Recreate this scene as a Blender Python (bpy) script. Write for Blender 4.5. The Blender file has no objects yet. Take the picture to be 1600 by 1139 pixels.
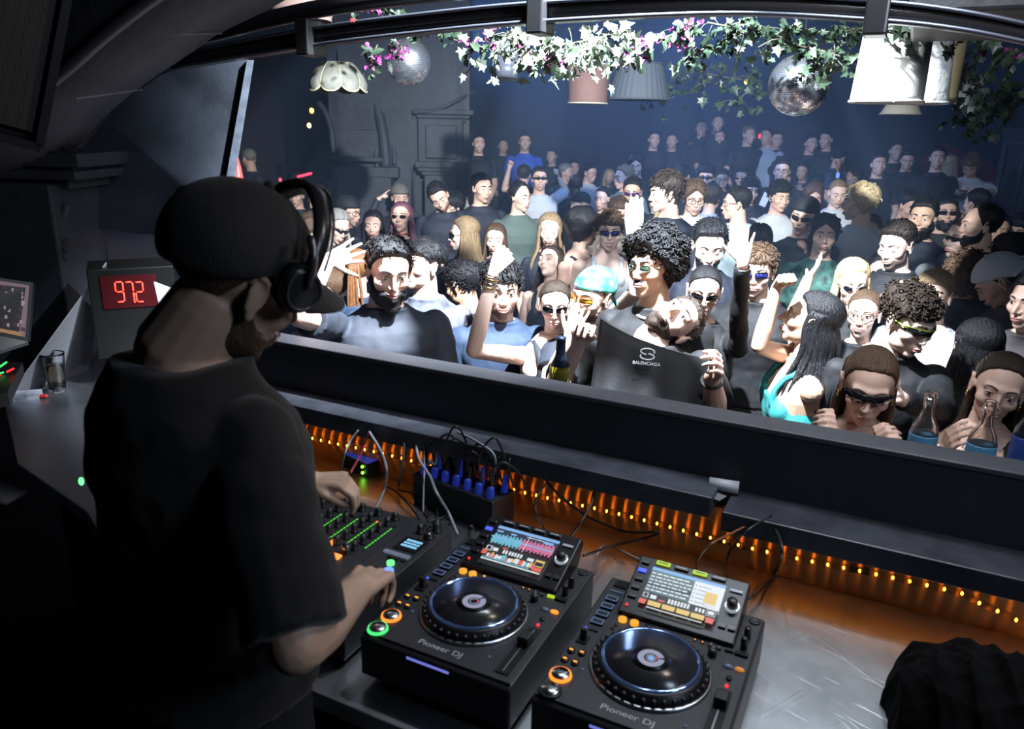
import bpy, math, random
import numpy as np
from mathutils import Vector, Matrix
random.seed(7); rng = np.random.default_rng(7)
sc = bpy.context.scene
COL = sc.collection
PI = math.pi
# ---------------------------------------------------------------- camera
YAW, PITCH, ROLL, FPX = math.radians(26.3), math.radians(16.9), math.radians(1.3), 1200.0
CAM = np.array([0.0, 0.0, 1.98])
_f = np.array([-math.sin(YAW)*math.cos(PITCH), math.cos(YAW)*math.cos(PITCH), -math.sin(PITCH)])
_r0 = np.array([math.cos(YAW), math.sin(YAW), 0.0]); _u0 = np.cross(_r0, _f)
CR = math.cos(ROLL)*_r0 + math.sin(ROLL)*_u0
CU = -math.sin(ROLL)*_r0 + math.cos(ROLL)*_u0
CF = _f
cam = bpy.data.cameras.new('camera'); camo = bpy.data.objects.new('camera', cam); COL.objects.link(camo)
cam.sensor_width = 36.0; cam.lens = FPX/1600*36.0; cam.clip_start = 0.05; cam.clip_end = 100
m = Matrix(((CR[0], CU[0], -CF[0], CAM[0]), (CR[1], CU[1], -CF[1], CAM[1]), (CR[2], CU[2], -CF[2], CAM[2]), (0, 0, 0, 1)))
camo.matrix_world = m
cam.dof.use_dof = True; cam.dof.focus_distance = 3.4; cam.dof.aperture_fstop = 5.6
sc.camera = camo
# where the line of sight of a photograph pixel meets a depth or a plane of the place
def ray(px, py): return CF + CR*(px-800)/FPX - CU*(py-569.5)/FPX
def Dp(px, py, d): return CAM + ray(px, py)*d
def Zp(px, py, z): v = ray(px, py); return CAM + v*(z-CAM[2])/v[2]
def Yp(px, py, y): v = ray(px, py); return CAM + v*y/v[1]
# ---------------------------------------------------------------- world, view
w = bpy.data.worlds.new('world'); sc.world = w; w.use_nodes = True
w.node_tree.nodes['Background'].inputs[0].default_value = (0.30, 0.42, 0.75, 1)
w.node_tree.nodes['Background'].inputs[1].default_value = 0.03
sc.view_settings.view_transform = 'Standard'; sc.view_settings.look = 'None'
sc.view_settings.gamma = 1; sc.view_settings.exposure = 0.0; sc.view_settings.use_curve_mapping = False
sc.cycles.use_denoising = True
sc.cycles.max_bounces = 6; sc.cycles.diffuse_bounces = 2; sc.cycles.glossy_bounces = 3
sc.cycles.transparent_max_bounces = 8; sc.cycles.transmission_bounces = 6; sc.cycles.volume_bounces = 0
sc.cycles.sample_clamp_indirect = 4.0; sc.cycles.caustics_reflective = False; sc.cycles.caustics_refractive = False
def lamp(name, typ, loc, tgt, energy, color, **kw):
    l = bpy.data.lights.new(name, typ); l.energy = energy; l.color = color
    for k, v in kw.items(): setattr(l, k, v)
    o = bpy.data.objects.new(name, l); COL.objects.link(o); o.location = loc
    o.rotation_euler = (Vector(tgt)-Vector(loc)).to_track_quat('-Z', 'Y').to_euler()
    return o
SPOT_AT = (-0.75, 2.20, 3.15)
lamp('stage_spot', 'SPOT', SPOT_AT, (-1.78, 3.95, 0.85), 2400, (0.84, 0.92, 1.0), spot_size=math.radians(106), spot_blend=0.6, shadow_soft_size=0.035)
lamp('haze_wash', 'SPOT', (-1.6, 6.5, 3.2), (-2.6, 9.6, 1.2), 420, (0.20, 0.40, 1.0), spot_size=math.radians(110), spot_blend=0.9, shadow_soft_size=0.15)
lamp('crowd_fill', 'AREA', (-0.1, 2.02, 2.88), (-0.2, 3.6, 1.2), 36, (0.85, 0.92, 1.0), shape='DISK', size=0.5)
lamp('haze_side', 'SPOT', tuple(Dp(650, 30, 9.3)), tuple(Dp(1150, 150, 8.0)), 650, (0.20, 0.40, 1.0), spot_size=math.radians(70), spot_blend=0.9, shadow_soft_size=0.1)  # unseen spot added behind the pier to light the haze
lamp('booth_fill', 'AREA', (1.5, 0.7, 2.6), (-0.5, 1.5, 0.95), 14.0, (0.62, 0.78, 1.0), shape='DISK', size=0.5)  # unseen bluish fill added to brighten the counter, players and dj
lamp('hall_spot_right', 'SPOT', (-0.3, 6.0, 3.2), (0.8, 9.0, 1.2), 55, (0.6, 0.75, 1.0), spot_size=math.radians(80), spot_blend=0.8, shadow_soft_size=0.1)  # unseen spot lighting the red panel and door, no fixture modelled
lamp('hall_spot_left', 'SPOT', (-3.6, 5.2, 3.2), (-4.6, 6.9, 1.5), 26, (0.5, 0.62, 1.0), spot_size=math.radians(100), spot_blend=0.9, shadow_soft_size=0.1)  # unseen spot lighting the left pier, no fixture modelled
lamp('booth_side_fill', 'AREA', (-1.9, 2.6, 2.7), (-2.9, 2.9, 1.6), 3.5, (0.6, 0.72, 1.0), shape='DISK', size=0.3)  # unseen fill added to brighten the side screen
lamp('counter_spill', 'SPOT', (0.22, 2.02, 2.85), (0.12, 1.45, 0.95), 36.0, (0.80, 0.92, 1.0), spot_size=math.radians(23), spot_blend=0.7, shadow_soft_size=0.03)
lamp('counter_spill_wide', 'SPOT', (-0.5, 1.84, 2.85), (-0.75, 1.45, 0.95), 34.0, (0.78, 0.88, 1.0), spot_size=math.radians(62), spot_blend=0.8, shadow_soft_size=0.03)
lamp('booth_front_fill', 'AREA', (0.5, 1.65, 2.5), (-0.8, 0.9, 1.4), 6.0, (1.0, 0.84, 0.74), shape='DISK', size=0.25)  # unseen warm fill added for the dj's neck, arms and the players
# ---------------------------------------------------------------- materials
MATS = {}
def mat(name, col, rough=0.6, metal=0.0, emit=None, es=0.0, bump=0.0, bscale=60.0, var=0.0, vscale=8.0, alpha=None, trans=0.0, aniso=0.0, sheen=0.0, stretch=None, spec=None, ior=None):
    if name in MATS: return MATS[name]
    mt = bpy.data.materials.new(name); mt.use_nodes = True; nt = mt.node_tree; b = nt.nodes['Principled BSDF']
    b.inputs['Base Color'].default_value = (*col, 1); b.inputs['Roughness'].default_value = rough; b.inputs['Metallic'].default_value = metal
    if spec is not None: b.inputs['Specular IOR Level'].default_value = spec
    if ior: b.inputs['IOR'].default_value = ior
    if trans: b.inputs['Transmission Weight'].default_value = trans
    if sheen: b.inputs['Sheen Weight'].default_value = sheen
    if alpha is not None: b.inputs['Alpha'].default_value = alpha
    if emit: b.inputs['Emission Color'].default_value = (*emit, 1); b.inputs['Emission Strength'].default_value = es
    tc = nt.nodes.new('ShaderNodeTexCoord')
    src = tc.outputs['Object']
    if stretch:
        mp = nt.nodes.new('ShaderNodeMapping'); mp.inputs['Scale'].default_value = stretch
        nt.links.new(src, mp.inputs['Vector']); src = mp.outputs['Vector']
    if var:
        n = nt.nodes.new('ShaderNodeTexNoise'); n.inputs['Scale'].default_value = vscale; n.inputs['Detail'].default_value = 6
        r = nt.nodes.new('ShaderNodeValToRGB'); nt.links.new(src, n.inputs['Vector']); nt.links.new(n.outputs['Fac'], r.inputs['Fac'])
        r.color_ramp.elements[0].position = .3; r.color_ramp.elements[1].position = .7
        r.color_ramp.elements[0].color = (*[max(0, c*(1-var)) for c in col], 1); r.color_ramp.elements[1].color = (*[min(1, c*(1+var)) for c in col], 1)
        nt.links.new(r.outputs['Color'], b.inputs['Base Color'])
    if bump:
        n2 = nt.nodes.new('ShaderNodeTexNoise'); n2.inputs['Scale'].default_value = bscale; n2.inputs['Detail'].default_value = 4
        bp = nt.nodes.new('ShaderNodeBump'); bp.inputs['Strength'].default_value = bump; bp.inputs['Distance'].default_value = 0.01
        nt.links.new(src, n2.inputs['Vector']); nt.links.new(n2.outputs['Fac'], bp.inputs['Height']); nt.links.new(bp.outputs['Normal'], b.inputs['Normal'])
    if aniso:
        b.inputs['Anisotropic'].default_value = aniso
        tg = nt.nodes.new('ShaderNodeTangent'); tg.direction_type = 'RADIAL'; tg.axis = 'Z'
        nt.links.new(tg.outputs[0], b.inputs['Tangent'])
    MATS[name] = mt; return mt
def emat(name, col, s): return mat(name, (0.02, 0.02, 0.02), .5, emit=col, es=s)
# ---------------------------------------------------------------- mesh builder
class MB:
    def __init__(s): s.v = []; s.f = []; s.m = []; s.n = 0; s.cur = 0
    def add(s, v, f):
        v = np.asarray(v, float).reshape(-1, 3); s.v.append(v)
        s.f += [tuple(int(i)+s.n for i in q) for q in f]; s.m += [s.cur]*len(f); s.n += len(v); return s
    def box(s, c, h, R=None):
        P = np.array([[x, y, z] for x in (-1, 1) for y in (-1, 1) for z in (-1, 1)], float)*np.array(h)
        if R is not None: P = P@np.asarray(R).T
        return s.add(P+np.array(c), [(0, 1, 3, 2), (4, 6, 7, 5), (0, 4, 5, 1), (2, 3, 7, 6), (0, 2, 6, 4), (1, 5, 7, 3)])
    def tube(s, pts, rad, n=8, closed=False, flat=False):
        pts = np.asarray(pts, float); N = len(pts); rad = np.broadcast_to(np.asarray(rad, float), (N,)) if np.ndim(rad) < 2 else np.asarray(rad)
        T = np.gradient(pts, axis=0) if N > 2 else np.tile(pts[-1]-pts[0], (N, 1))
        if closed: T = np.roll(pts, -1, 0)-np.roll(pts, 1, 0)
        T = T/(np.linalg.norm(T, axis=1, keepdims=True)+1e-12)
        up = np.array([0, 0, 1.0]) if abs(T[0][2]) < .9 else np.array([1.0, 0, 0])
        V = []; a = np.cross(T[0], up); a /= np.linalg.norm(a)
        for i in range(N):
            a = a-T[i]*(a@T[i]); a /= np.linalg.norm(a)+1e-12; b = np.cross(T[i], a)
            for k in range(n):
                t = 2*PI*k/n; V.append(pts[i]+rad[i]*(math.cos(t)*a+math.sin(t)*b))
        F = []; R_ = N if closed else N-1
        for i in range(R_):
            j = (i+1) % N
            for k in range(n): F.append((i*n+k, i*n+(k+1) % n, j*n+(k+1) % n, j*n+k))
        if not closed: F.append(tuple(range(n-1, -1, -1))); F.append(tuple((N-1)*n+k for k in range(n)))
        return s.add(V, F)
    def tcap(s, p0, p1, r0, r1, n=10, flat=False):
        p0 = np.asarray(p0, float); p1 = np.asarray(p1, float); d = p1-p0; L = np.linalg.norm(d)+1e-9; d = d/L
        if flat: return s.tube([p0, p1], [r0, r1], n)
        P = []; R = []
        for t in (-1, -.8, -.45, 0): P.append(p0+d*t*r0); R.append(max(r0*math.sqrt(max(0, 1-t*t)), 1e-4))
        for t in (0, .45, .8, 1): P.append(p1+d*t*r1); R.append(max(r1*math.sqrt(max(0, 1-t*t)), 1e-4))
        a = np.cross(d, [0, 0, 1.0] if abs(d[2]) < .9 else [1.0, 0, 0]); a /= np.linalg.norm(a); b = np.cross(d, a)
        V = [P[i]+R[i]*(math.cos(2*PI*k/n)*a+math.sin(2*PI*k/n)*b) for i in range(8) for k in range(n)]
        F = [(i*n+k, i*n+(k+1) % n, (i+1)*n+(k+1) % n, (i+1)*n+k) for i in range(7) for k in range(n)]
        F.append(tuple(range(n-1, -1, -1))); F.append(tuple(7*n+k for k in range(n)))
        return s.add(V, F)
    def ell(s, c, r, R=None, n=14, m=9):
        V = []
        for i in range(m+1):
            t = PI*i/m
            for k in range(n): V.append((max(math.sin(t), 1e-3)*math.cos(2*PI*k/n), max(math.sin(t), 1e-3)*math.sin(2*PI*k/n), math.cos(t)))
        V = np.array(V)*np.array(r)
        if R is not None: V = V@np.asarray(R).T
        F = [(i*n+k, (i+1)*n+k, (i+1)*n+(k+1) % n, i*n+(k+1) % n) for i in range(m) for k in range(n)]
        F.append(tuple(range(n))); F.append(tuple(m*n+k for k in range(n-1, -1, -1)))
        return s.add(V+np.array(c), F)
    def loft(s, rings, cap=True):
        n = len(rings[0]); V = np.concatenate([np.asarray(r, float) for r in rings])
        F = [(i*n+k, i*n+(k+1) % n, (i+1)*n+(k+1) % n, (i+1)*n+k) for i in range(len(rings)-1) for k in range(n)]
        if cap: F.append(tuple(range(n-1, -1, -1))); F.append(tuple((len(rings)-1)*n+k for k in range(n)))
        return s.add(V, F)
    def cyl(s, c, r, h, n=24, ax=2, r2=None):
        c = np.array(c, float); e = np.zeros(3); e[ax] = h
        return s.tube([c-e/2, c+e/2], [r, r if r2 is None else r2], n)
    def lathe(s, c, prof, n=24):
        c = np.array(c, float)
        return s.loft([[(c[0]+max(r, 1e-4)*math.cos(2*PI*k/n), c[1]+max(r, 1e-4)*math.sin(2*PI*k/n), c[2]+z) for k in range(n)] for r, z in prof])
    def prism(s, poly, h):
        poly = np.asarray(poly, float); n = len(poly); h = np.asarray(h, float)
        V = np.concatenate([poly, poly+h]); F = [tuple(range(n-1, -1, -1)), tuple(range(n, 2*n))]+[(i, (i+1) % n, n+(i+1) % n, n+i) for i in range(n)]
        return s.add(V, F)
    def obj(s, name, mt, parent=None, smooth=True, origin=None, bevel=0.0, **props):
        V = np.concatenate(s.v) if s.v else np.zeros((0, 3))
        me = bpy.data.meshes.new(name)
        off = np.array(origin if origin is not None else (parent['_o'] if parent is not None and '_o' in parent.keys() else (0, 0, 0)), float)
        me.from_pydata((V-off).tolist(), [], s.f)
        mts = mt if isinstance(mt, (list, tuple)) else [mt]
        for q in mts: me.materials.append(q)
        if len(mts) > 1: me.polygons.foreach_set('material_index', s.m)
        me.polygons.foreach_set('use_smooth', [smooth]*len(me.polygons))
        me.update(); o = bpy.data.objects.new(name, me); COL.objects.link(o)
        if parent is not None: o.parent = parent
        elif origin is not None: o.location = origin
        if off.any(): o['_o'] = [float(x) for x in off]
        if bevel:
            bv = o.modifiers.new('b', 'BEVEL'); bv.width = bevel; bv.segments = 2; bv.limit_method = 'ANGLE'
        for k, v in props.items(): o[k] = v
        return o
def thing(name, label, cat, loc=(0, 0, 0), rot=(0, 0, 0), group=None, world=True):
    o = bpy.data.objects.new(name, None); COL.objects.link(o); o.location = loc; o.rotation_euler = rot
    o.empty_display_size = .05
    if world: o['_o'] = [float(x) for x in loc]     # children are built in world coordinates and stored relative to the base
    o['label'] = label; o['category'] = cat
    if group: o['group'] = group
    return o
def tag(o, label, cat, group=None):
    o['label'] = label; o['category'] = cat
    if group: o['group'] = group
    return o
def struct(name, mb, mt, **kw):
    return mb.obj(name, mt, smooth=kw.pop('smooth', False), kind='structure', **kw)
def text(name, body, size, mt, parent, loc, rot=(0, 0, 0), ext=0.0003, align='CENTER', sx=1.0):
    c = bpy.data.curves.new(name, 'FONT'); c.body = body; c.size = size; c.extrude = ext; c.align_x = align; c.align_y = 'CENTER'
    t0 = bpy.data.objects.new('tmp_text', c); me = bpy.data.meshes.new_from_object(t0); bpy.data.objects.remove(t0); me.materials.clear(); me.materials.append(mt)
    o = bpy.data.objects.new(name, me); COL.objects.link(o); o.parent = parent; o.location = loc; o.rotation_euler = rot; o.scale = (sx, 1, 1)
    return o
def bez(pts, n=24):
    pts = np.asarray(pts, float); k = len(pts); out = []
    P = np.vstack([2*pts[0]-pts[1], pts, 2*pts[-1]-pts[-2]])
    for i in range(k-1):
        p0, p1, p2, p3 = P[i:i+4]
        for t in np.linspace(0, 1, max(2, n//(k-1)), endpoint=False):
            out.append(.5*((2*p1)+(-p0+p2)*t+(2*p0-5*p1+4*p2-p3)*t*t+(-p0+3*p1-3*p2+p3)*t**3))
    out.append(pts[-1]); return np.array(out)
# ================================================================ the room
FLOOR_Z = -0.30
m_dark = mat('black_paint', (0.012, 0.012, 0.015), .55, bump=.25, bscale=25, var=.4)
m_dark2 = mat('dark_plaster', (0.05, 0.05, 0.06), .7, bump=.5, bscale=14, var=.3, vscale=3)
m_booth = mat('black_board', (0.020, 0.021, 0.030), .6, bump=.15, bscale=40, var=.25, vscale=5)
m_floor = mat('dark_floor', (0.03, 0.03, 0.035), .35, bump=.2, var=.3)
m_wallfar = mat('blue_black_wall', (0.012, 0.016, 0.026), .8, bump=.3, bscale=6, var=.4, vscale=1.5)
m_stone = mat('dark_carved_plaster', (0.020, 0.024, 0.034), .65, bump=.5, bscale=18, var=.3, vscale=4)
m_steel = None
def steel():
    mt = mat('stainless', (0.62, 0.65, 0.69), .30, 1.0)
    nt = mt.node_tree; b = nt.nodes['Principled BSDF']; tc = nt.nodes.new('ShaderNodeTexCoord')
    mp = nt.nodes.new('ShaderNodeMapping'); mp.inputs['Scale'].default_value = (2, 2, 2)
    n = nt.nodes.new('ShaderNodeTexNoise'); n.inputs['Scale'].default_value = 2.2; n.inputs['Detail'].default_value = 9; n.inputs['Roughness'].default_value = .7
    r = nt.nodes.new('ShaderNodeMapRange'); r.inputs['To Min'].default_value = .26; r.inputs['To Max'].default_value = .46
    nt.links.new(tc.outputs['Object'], mp.inputs['Vector']); nt.links.new(mp.outputs['Vector'], n.inputs['Vector'])
    nt.links.new(n.outputs['Fac'], r.inputs['Value']); nt.links.new(r.outputs[0], b.inputs['Roughness'])
    # scratches: thin stretched noise lines in two directions
    prev = None
    for i, (rz, sx) in enumerate(((.5, 60), (-.9, 45), (1.9, 70))):
        m3 = nt.nodes.new('ShaderNodeMapping'); m3.inputs['Rotation'].default_value = (0, 0, rz); nt.links.new(tc.outputs['Object'], m3.inputs['Vector'])
        m2 = nt.nodes.new('ShaderNodeMapping'); m2.inputs['Scale'].default_value = (sx, 1.6, 1)
        n2 = nt.nodes.new('ShaderNodeTexNoise'); n2.inputs['Scale'].default_value = 3.0; n2.inputs['Detail'].default_value = 2; n2.inputs['Distortion'].default_value = .25
        cr = nt.nodes.new('ShaderNodeValToRGB'); cr.color_ramp.elements[0].position = .68; cr.color_ramp.elements[1].position = .72
        nt.links.new(m3.outputs['Vector'], m2.inputs['Vector']); nt.links.new(m2.outputs['Vector'], n2.inputs['Vector']); nt.links.new(n2.outputs['Fac'], cr.inputs['Fac'])
        if prev is None: prev = cr.outputs['Color']
        else:
            ad = nt.nodes.new('ShaderNodeMix'); ad.data_type = 'RGBA'; ad.blend_type = 'ADD'; ad.inputs[0].default_value = 1
            nt.links.new(prev, ad.inputs[6]); nt.links.new(cr.outputs['Color'], ad.inputs[7]); prev = ad.outputs[2]
    bp = nt.nodes.new('ShaderNodeBump'); bp.inputs['Strength'].default_value = .22; bp.inputs['Distance'].default_value = .001
    n3 = nt.nodes.new('ShaderNodeTexNoise'); n3.inputs['Scale'].default_value = 5; bp2 = nt.nodes.new('ShaderNodeBump'); bp2.inputs['Strength'].default_value = .25; bp2.inputs['Distance'].default_value = .01
    nt.links.new(tc.outputs['Object'], n3.inputs['Vector']); nt.links.new(n3.outputs['Fac'], bp2.inputs['Height']); nt.links.new(bp2.outputs['Normal'], bp.inputs['Normal'])
    nt.links.new(prev, bp.inputs['Height']); nt.links.new(bp.outputs['Normal'], b.inputs['Normal'])
    return mt
m_steel = steel()
struct('floor', MB().box((-1, 4, FLOOR_Z-.05), (9, 10, .05)), m_floor)
struct('trim_1', MB().box((-0.5, .1, -.1), (3.2, 1.78, .1)), m_floor)         # the raised floor of the booth
struct('ceiling', MB().box((-1, 7.6, 3.65), (9, 5.4, .05)), m_dark)
struct('trim_2', MB().box((-1, -.1, 2.95), (4.6, 1.9, .05)), m_dark)          # lowered ceiling over the booth
struct('wall_back', MB().box((-1, 12.6, 1.6), (9, .1, 2.1)), m_wallfar)
struct('wall_left', MB().box((-9.6, 6, 1.6), (.1, 6.2, 2.1)), mat('red_black_wall', (0.05, 0.03, 0.038), .8, bump=.3, bscale=6))
struct('wall_rear', MB().box((-1, -1.9, 1.4), (5, .1, 1.7)), m_dark)
# raised platform along the back of the hall
struct('trim_3', MB().box((-2, 10.6, -.1), (7.5, 3.3, .2)), m_floor)
# right hand wall of the hall with a recessed door and a dull red panel
A = Dp(1440, 300, 10.6); B = Dp(1640, 300, 9.0)
def wallseg(name, A, B, z0, z1, t, mt):
    d = np.array([B[0]-A[0], B[1]-A[1]]); L = np.linalg.norm(d); ang = math.atan2(d[1], d[0]); c = ((A[0]+B[0])/2, (A[1]+B[1])/2, (z0+z1)/2)
    R = np.array([[math.cos(ang), -math.sin(ang), 0], [math.sin(ang), math.cos(ang), 0], [0, 0, 1]])
    return struct(name, MB().box(c, (L/2, t, (z1-z0)/2), R), mt), R, L
def q(px, py, d): return Dp(px, py, d)
def nrm_(v): return v/np.linalg.norm(v)
wallseg('wall_right', q(1400, 300, 11.2), q(1720, 300, 9.4), -.3, 3.6, .05, m_wallfar)
# dull red curtain panel on that wall
pts = [q(1438, 330, 10.75), q(1438, 232, 10.75), q(1470, 205, 10.6), (q(1510, 208, 10.4)), q(1545, 240, 10.2), q(1562, 285, 10.1), q(1562, 330, 10.1)]
tag(MB().prism(pts, (0, .04, 0)).obj('wall_panel', mat('dull_red', (0.10, 0.012, 0.02), .8, var=.2), smooth=False), 'dull red arched wall panel behind the people by the right wall', 'panel')
def hall_door():
    p0, p1 = q(1552, 300, 9.75), q(1640, 300, 9.3)
    d = p1-p0; ang = math.atan2(d[1], d[0]); R = np.array([[math.cos(ang), -math.sin(ang), 0], [math.sin(ang), math.cos(ang), 0], [0, 0, 1]])
    L = math.hypot(d[0], d[1])
    o = MB().box(((p0[0]+p1[0])/2, (p0[1]+p1[1])/2, 1.0), (L/2, .03, 1.15), R).obj('door_1', mat('door_grey', (0.02, 0.022, 0.028), .6, bump=.2), smooth=False); o['kind'] = 'structure'
    for zc, hz in ((1.55, .42), (.5, .42)):
        for s in (-1, 1):
            mb = MB(); c = (p0+p1)/2; cx = c+R[:, 0]*s*L*.24; cz = zc
            for dx, dz, hx, hzz in ((0, hz, L*.18, .02), (0, -hz, L*.18, .02), (L*.18, 0, .02, hz), (-L*.18, 0, .02, hz)):
                mb.box(cx*[1, 1, 0]+R[:, 0]*dx+R[:, 1]*(-.04)+np.array([0, 0, cz+dz]), (hx, .015, hzz), R)
            mb.obj('door_moulding', mat('door_edge', (0.035, 0.04, 0.05), .5), o, smooth=False)
hall_door()
# ---------------------------------------------------------------- left pier, arch and pilaster in the hall
def pier():
    d = 7.6
    c = q(628, 300, d+.5)
    fr = CR*[1, 1, 0]; fr = fr/np.linalg.norm(fr); fb = np.array([-fr[1], fr[0], 0]); R = np.stack([fr, fb, [0, 0, 1.0]], 1)
    def b(x0, x1, y0, y1, dd, th):
        P0 = q(x0, y1, dd); P1 = q(x1, y0, dd); cc = (P0+P1)/2; hx = abs((P1-P0)@fr)/2; hz = abs(P1[2]-P0[2])/2
        return cc+fb*th/2, (hx, th/2, hz)
    mb = MB(); cc, h = b(512, 740, -60, 640, 7.9, .6); mb.box(cc, h, R); wl = mb.obj('wall_pier', m_stone, smooth=False, kind='structure')
    mb = MB(); cc, h = b(521, 604, 203, 262, 7.75, .3); mb.box(cc, h, R); cc, h = b(518, 622, 262, 276, 7.7, .4); mb.box(cc, h, R)
    cc, h = b(516, 606, 246, 252, 7.68, .3); mb.box(cc, h, R); cc, h = b(528, 615, 276, 470, 7.82, .3); mb.box(cc, h, R)
    mb.obj('corbel', m_stone, wl, smooth=False, bevel=.01)
    mb = MB(); arc = [(548, 96), (566, 118), (583, 150), (594, 185), (600, 220), (604, 262)]
    P = bez([q(x, y, 7.72) for x, y in arc], 30); mb.tube(P, .055, 8); P = bez([q(x-14, y+5, 7.78) for x, y in arc], 30); mb.tube(P, .03, 8)
    P = bez([q(x+13, y-4, 7.8) for x, y in arc], 30); mb.tube(P, .022, 8)
    mb.obj('arch_moulding', m_stone, wl)
    mb = MB(); arc = [(498, 160), (508, 175), (517, 200), (522, 240)]; mb.tube(bez([q(x, y, 7.7) for x, y in arc], 20), .03, 8)
    mb.tube([q(588, 190, 7.75), q(622, 160, 7.85)], .012, 6); mb.tube([q(642, 120, 7.85), q(646, 330, 7.85)], .012, 6)
    mb.obj('raised_line', m_stone, wl)
    mb = MB(); cc, h = b(652, 724, 186, 256, 7.7, .3); mb.box(cc, h, R); cc, h = b(664, 714, 196, 248, 7.67, .2); mb.box(cc, h, R)
    mb.obj('pilaster', m_stone, wl, smooth=False, bevel=.012)
    mb = MB()
    for x0, x1, y0, y1, t in ((644, 740, 172, 178, .5), (650, 734, 178, 184, .42), (655, 728, 184, 190, .36), (648, 732, 254, 262, .42), (652, 728, 262, 268, .38), (658, 722, 268, 274, .34), (662, 716, 274, 420, .25)):
        cc, h = b(x0, x1, y0, y1, 7.9-t*.6, t); mb.box(cc, h, R)
    mb.tube(bez([q(645, 176, 7.6), q(680, 172, 7.6), q(712, 158, 7.6), (q(742, 142, 7.7))], 16), .018, 6)
    mb.obj('capital', m_stone, wl, smooth=False, bevel=.012)
pier()
# ---------------------------------------------------------------- booth front: parapet, shelf, back board
PX0, PX1 = -2.02, 1.4
struct('wall_parapet', MB().box(((PX0+PX1)/2, 1.84, .509), ((PX1-PX0)/2, .04, .796)), m_booth)
struct('trim_4', MB().box(((PX0+PX1)/2, 1.84, 1.311), ((PX1-PX0)/2, .044, .007)), mat('parapet_cap', (0.045, 0.048, 0.058), .5, bump=.2, bscale=30), bevel=.003)
mb = MB().box(((PX0-.30)/2, 1.745, 1.135), ((-.30-PX0)/2, .058, .027))
tag(mb.obj('shelf_board', mat('shelf_paint', (0.042, 0.046, 0.06), .42, bump=.35, bscale=18, var=.4, vscale=12), smooth=False, bevel=.003), 'long dark painted shelf board under the parapet, ending mid-counter', 'shelf')
mb = MB().box(((PX1-.27)/2, 1.735, 1.118), ((PX1+.27)/2, .068, .025))
tag(mb.obj('shelf_board', mat('shelf_paint2', (0.026, 0.028, 0.038), .42, bump=.35, bscale=18, var=.4, vscale=12), smooth=False, bevel=.003), 'lower dark shelf board on the right carrying a small roll', 'shelf')
struct('trim_6', MB().box(((PX0+PX1)/2, 2.01, 1.125), ((PX1-PX0)/2, .13, .015)), m_booth)
m_amber = mat('copper_board', (0.95, 0.50, 0.18), .43, 1.0, aniso=.99)
m_amber.node_tree.nodes['Principled BSDF'].inputs['Anisotropic Rotation'].default_value = .25
struct('trim_5', MB().box(((PX0+PX1)/2, 1.79, 1.02), ((PX1-PX0)/2, .008, .075)), m_amber)
# counter
mb = MB(); poly = [(-3.05, 1.66), (-2.36, 1.29), (-1.89, 1.19), (-1.30, .93), (1.4, .93), (1.4, 1.782), (-2.02, 1.782), (-2.02, 2.5), (-3.3, 2.5)]
mb.prism([(x, y, .91) for x, y in poly], (0, 0, .04)); ct = mb.obj('countertop', m_steel, smooth=False, bevel=.003)
tag(ct, 'scratched stainless steel counter under the players and mixer', 'counter')
mb = MB(); poly2 = [(-2.9, 1.75), (-2.36, 1.40), (-1.85, 1.30), (-1.28, 1.03), (1.4, 1.03), (1.4, 1.76), (-2.9, 1.76)]
mb.prism([(x, y, 0.0) for x, y in poly2], (0, 0, .91)); mb.obj('cabinet_body', m_booth, ct, smooth=False)
# ---------------------------------------------------------------- arch soffit over the booth, pillar, speaker, rails
far = [(-40, 420), (40, 330), (108, 250), (150, 195), (215, 138), (298, 82), (345, 50), (430, 8), (520, -50), (620, -130), (760, -260), (900, -420)]
near = [(-190, 300), (-80, 180), (40, 145), (92, 122), (170, 55), (240, 0), (300, -40), (380, -110), (460, -190), (560, -300), (700, -460), (860, -700)]
Fp = bez([Yp(x, y, 2.25) for x, y in far], 60); Np = bez([Yp(x, y, 1.55) for x, y in near], 60)
mb = MB(); n = len(Fp); V = np.concatenate([Fp, Np, Fp+[0, 0, .25], Np+[0, 0, .25]]); F = []
for i in range(n-1):
    F += [(i, i+1, n+i+1, n+i), (2*n+i, 3*n+i, 3*n+i+1, 2*n+i+1), (i, 2*n+i, 2*n+i+1, i+1), (n+i, n+i+1, 3*n+i+1, 3*n+i)]
mb.add(V, F); soff = struct('ceiling_arch', mb, mat('soffit_paint', (0.055, 0.055, 0.066), .75, bump=.4, bscale=30, var=.2), smooth=True)
mb = MB()
for (a, b_) in (((118, 152), (222, 138)), ((175, 54), (346, 50))):
    P0 = Yp(*a, 1.63); P1 = Yp(*b_, 2.22); mb.tube([P0-[0, 0, .004], P1-[0, 0, .004]], .004, 5)
P = Fp-np.array([0, .01, 0]); mb.tube(P, .007, 5); mb.tube(Np+[0, -.01, 0], .018, 6)
mb.obj('panel_seam', mat('seam', (.12, .12, .14), .6), soff)
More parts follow.
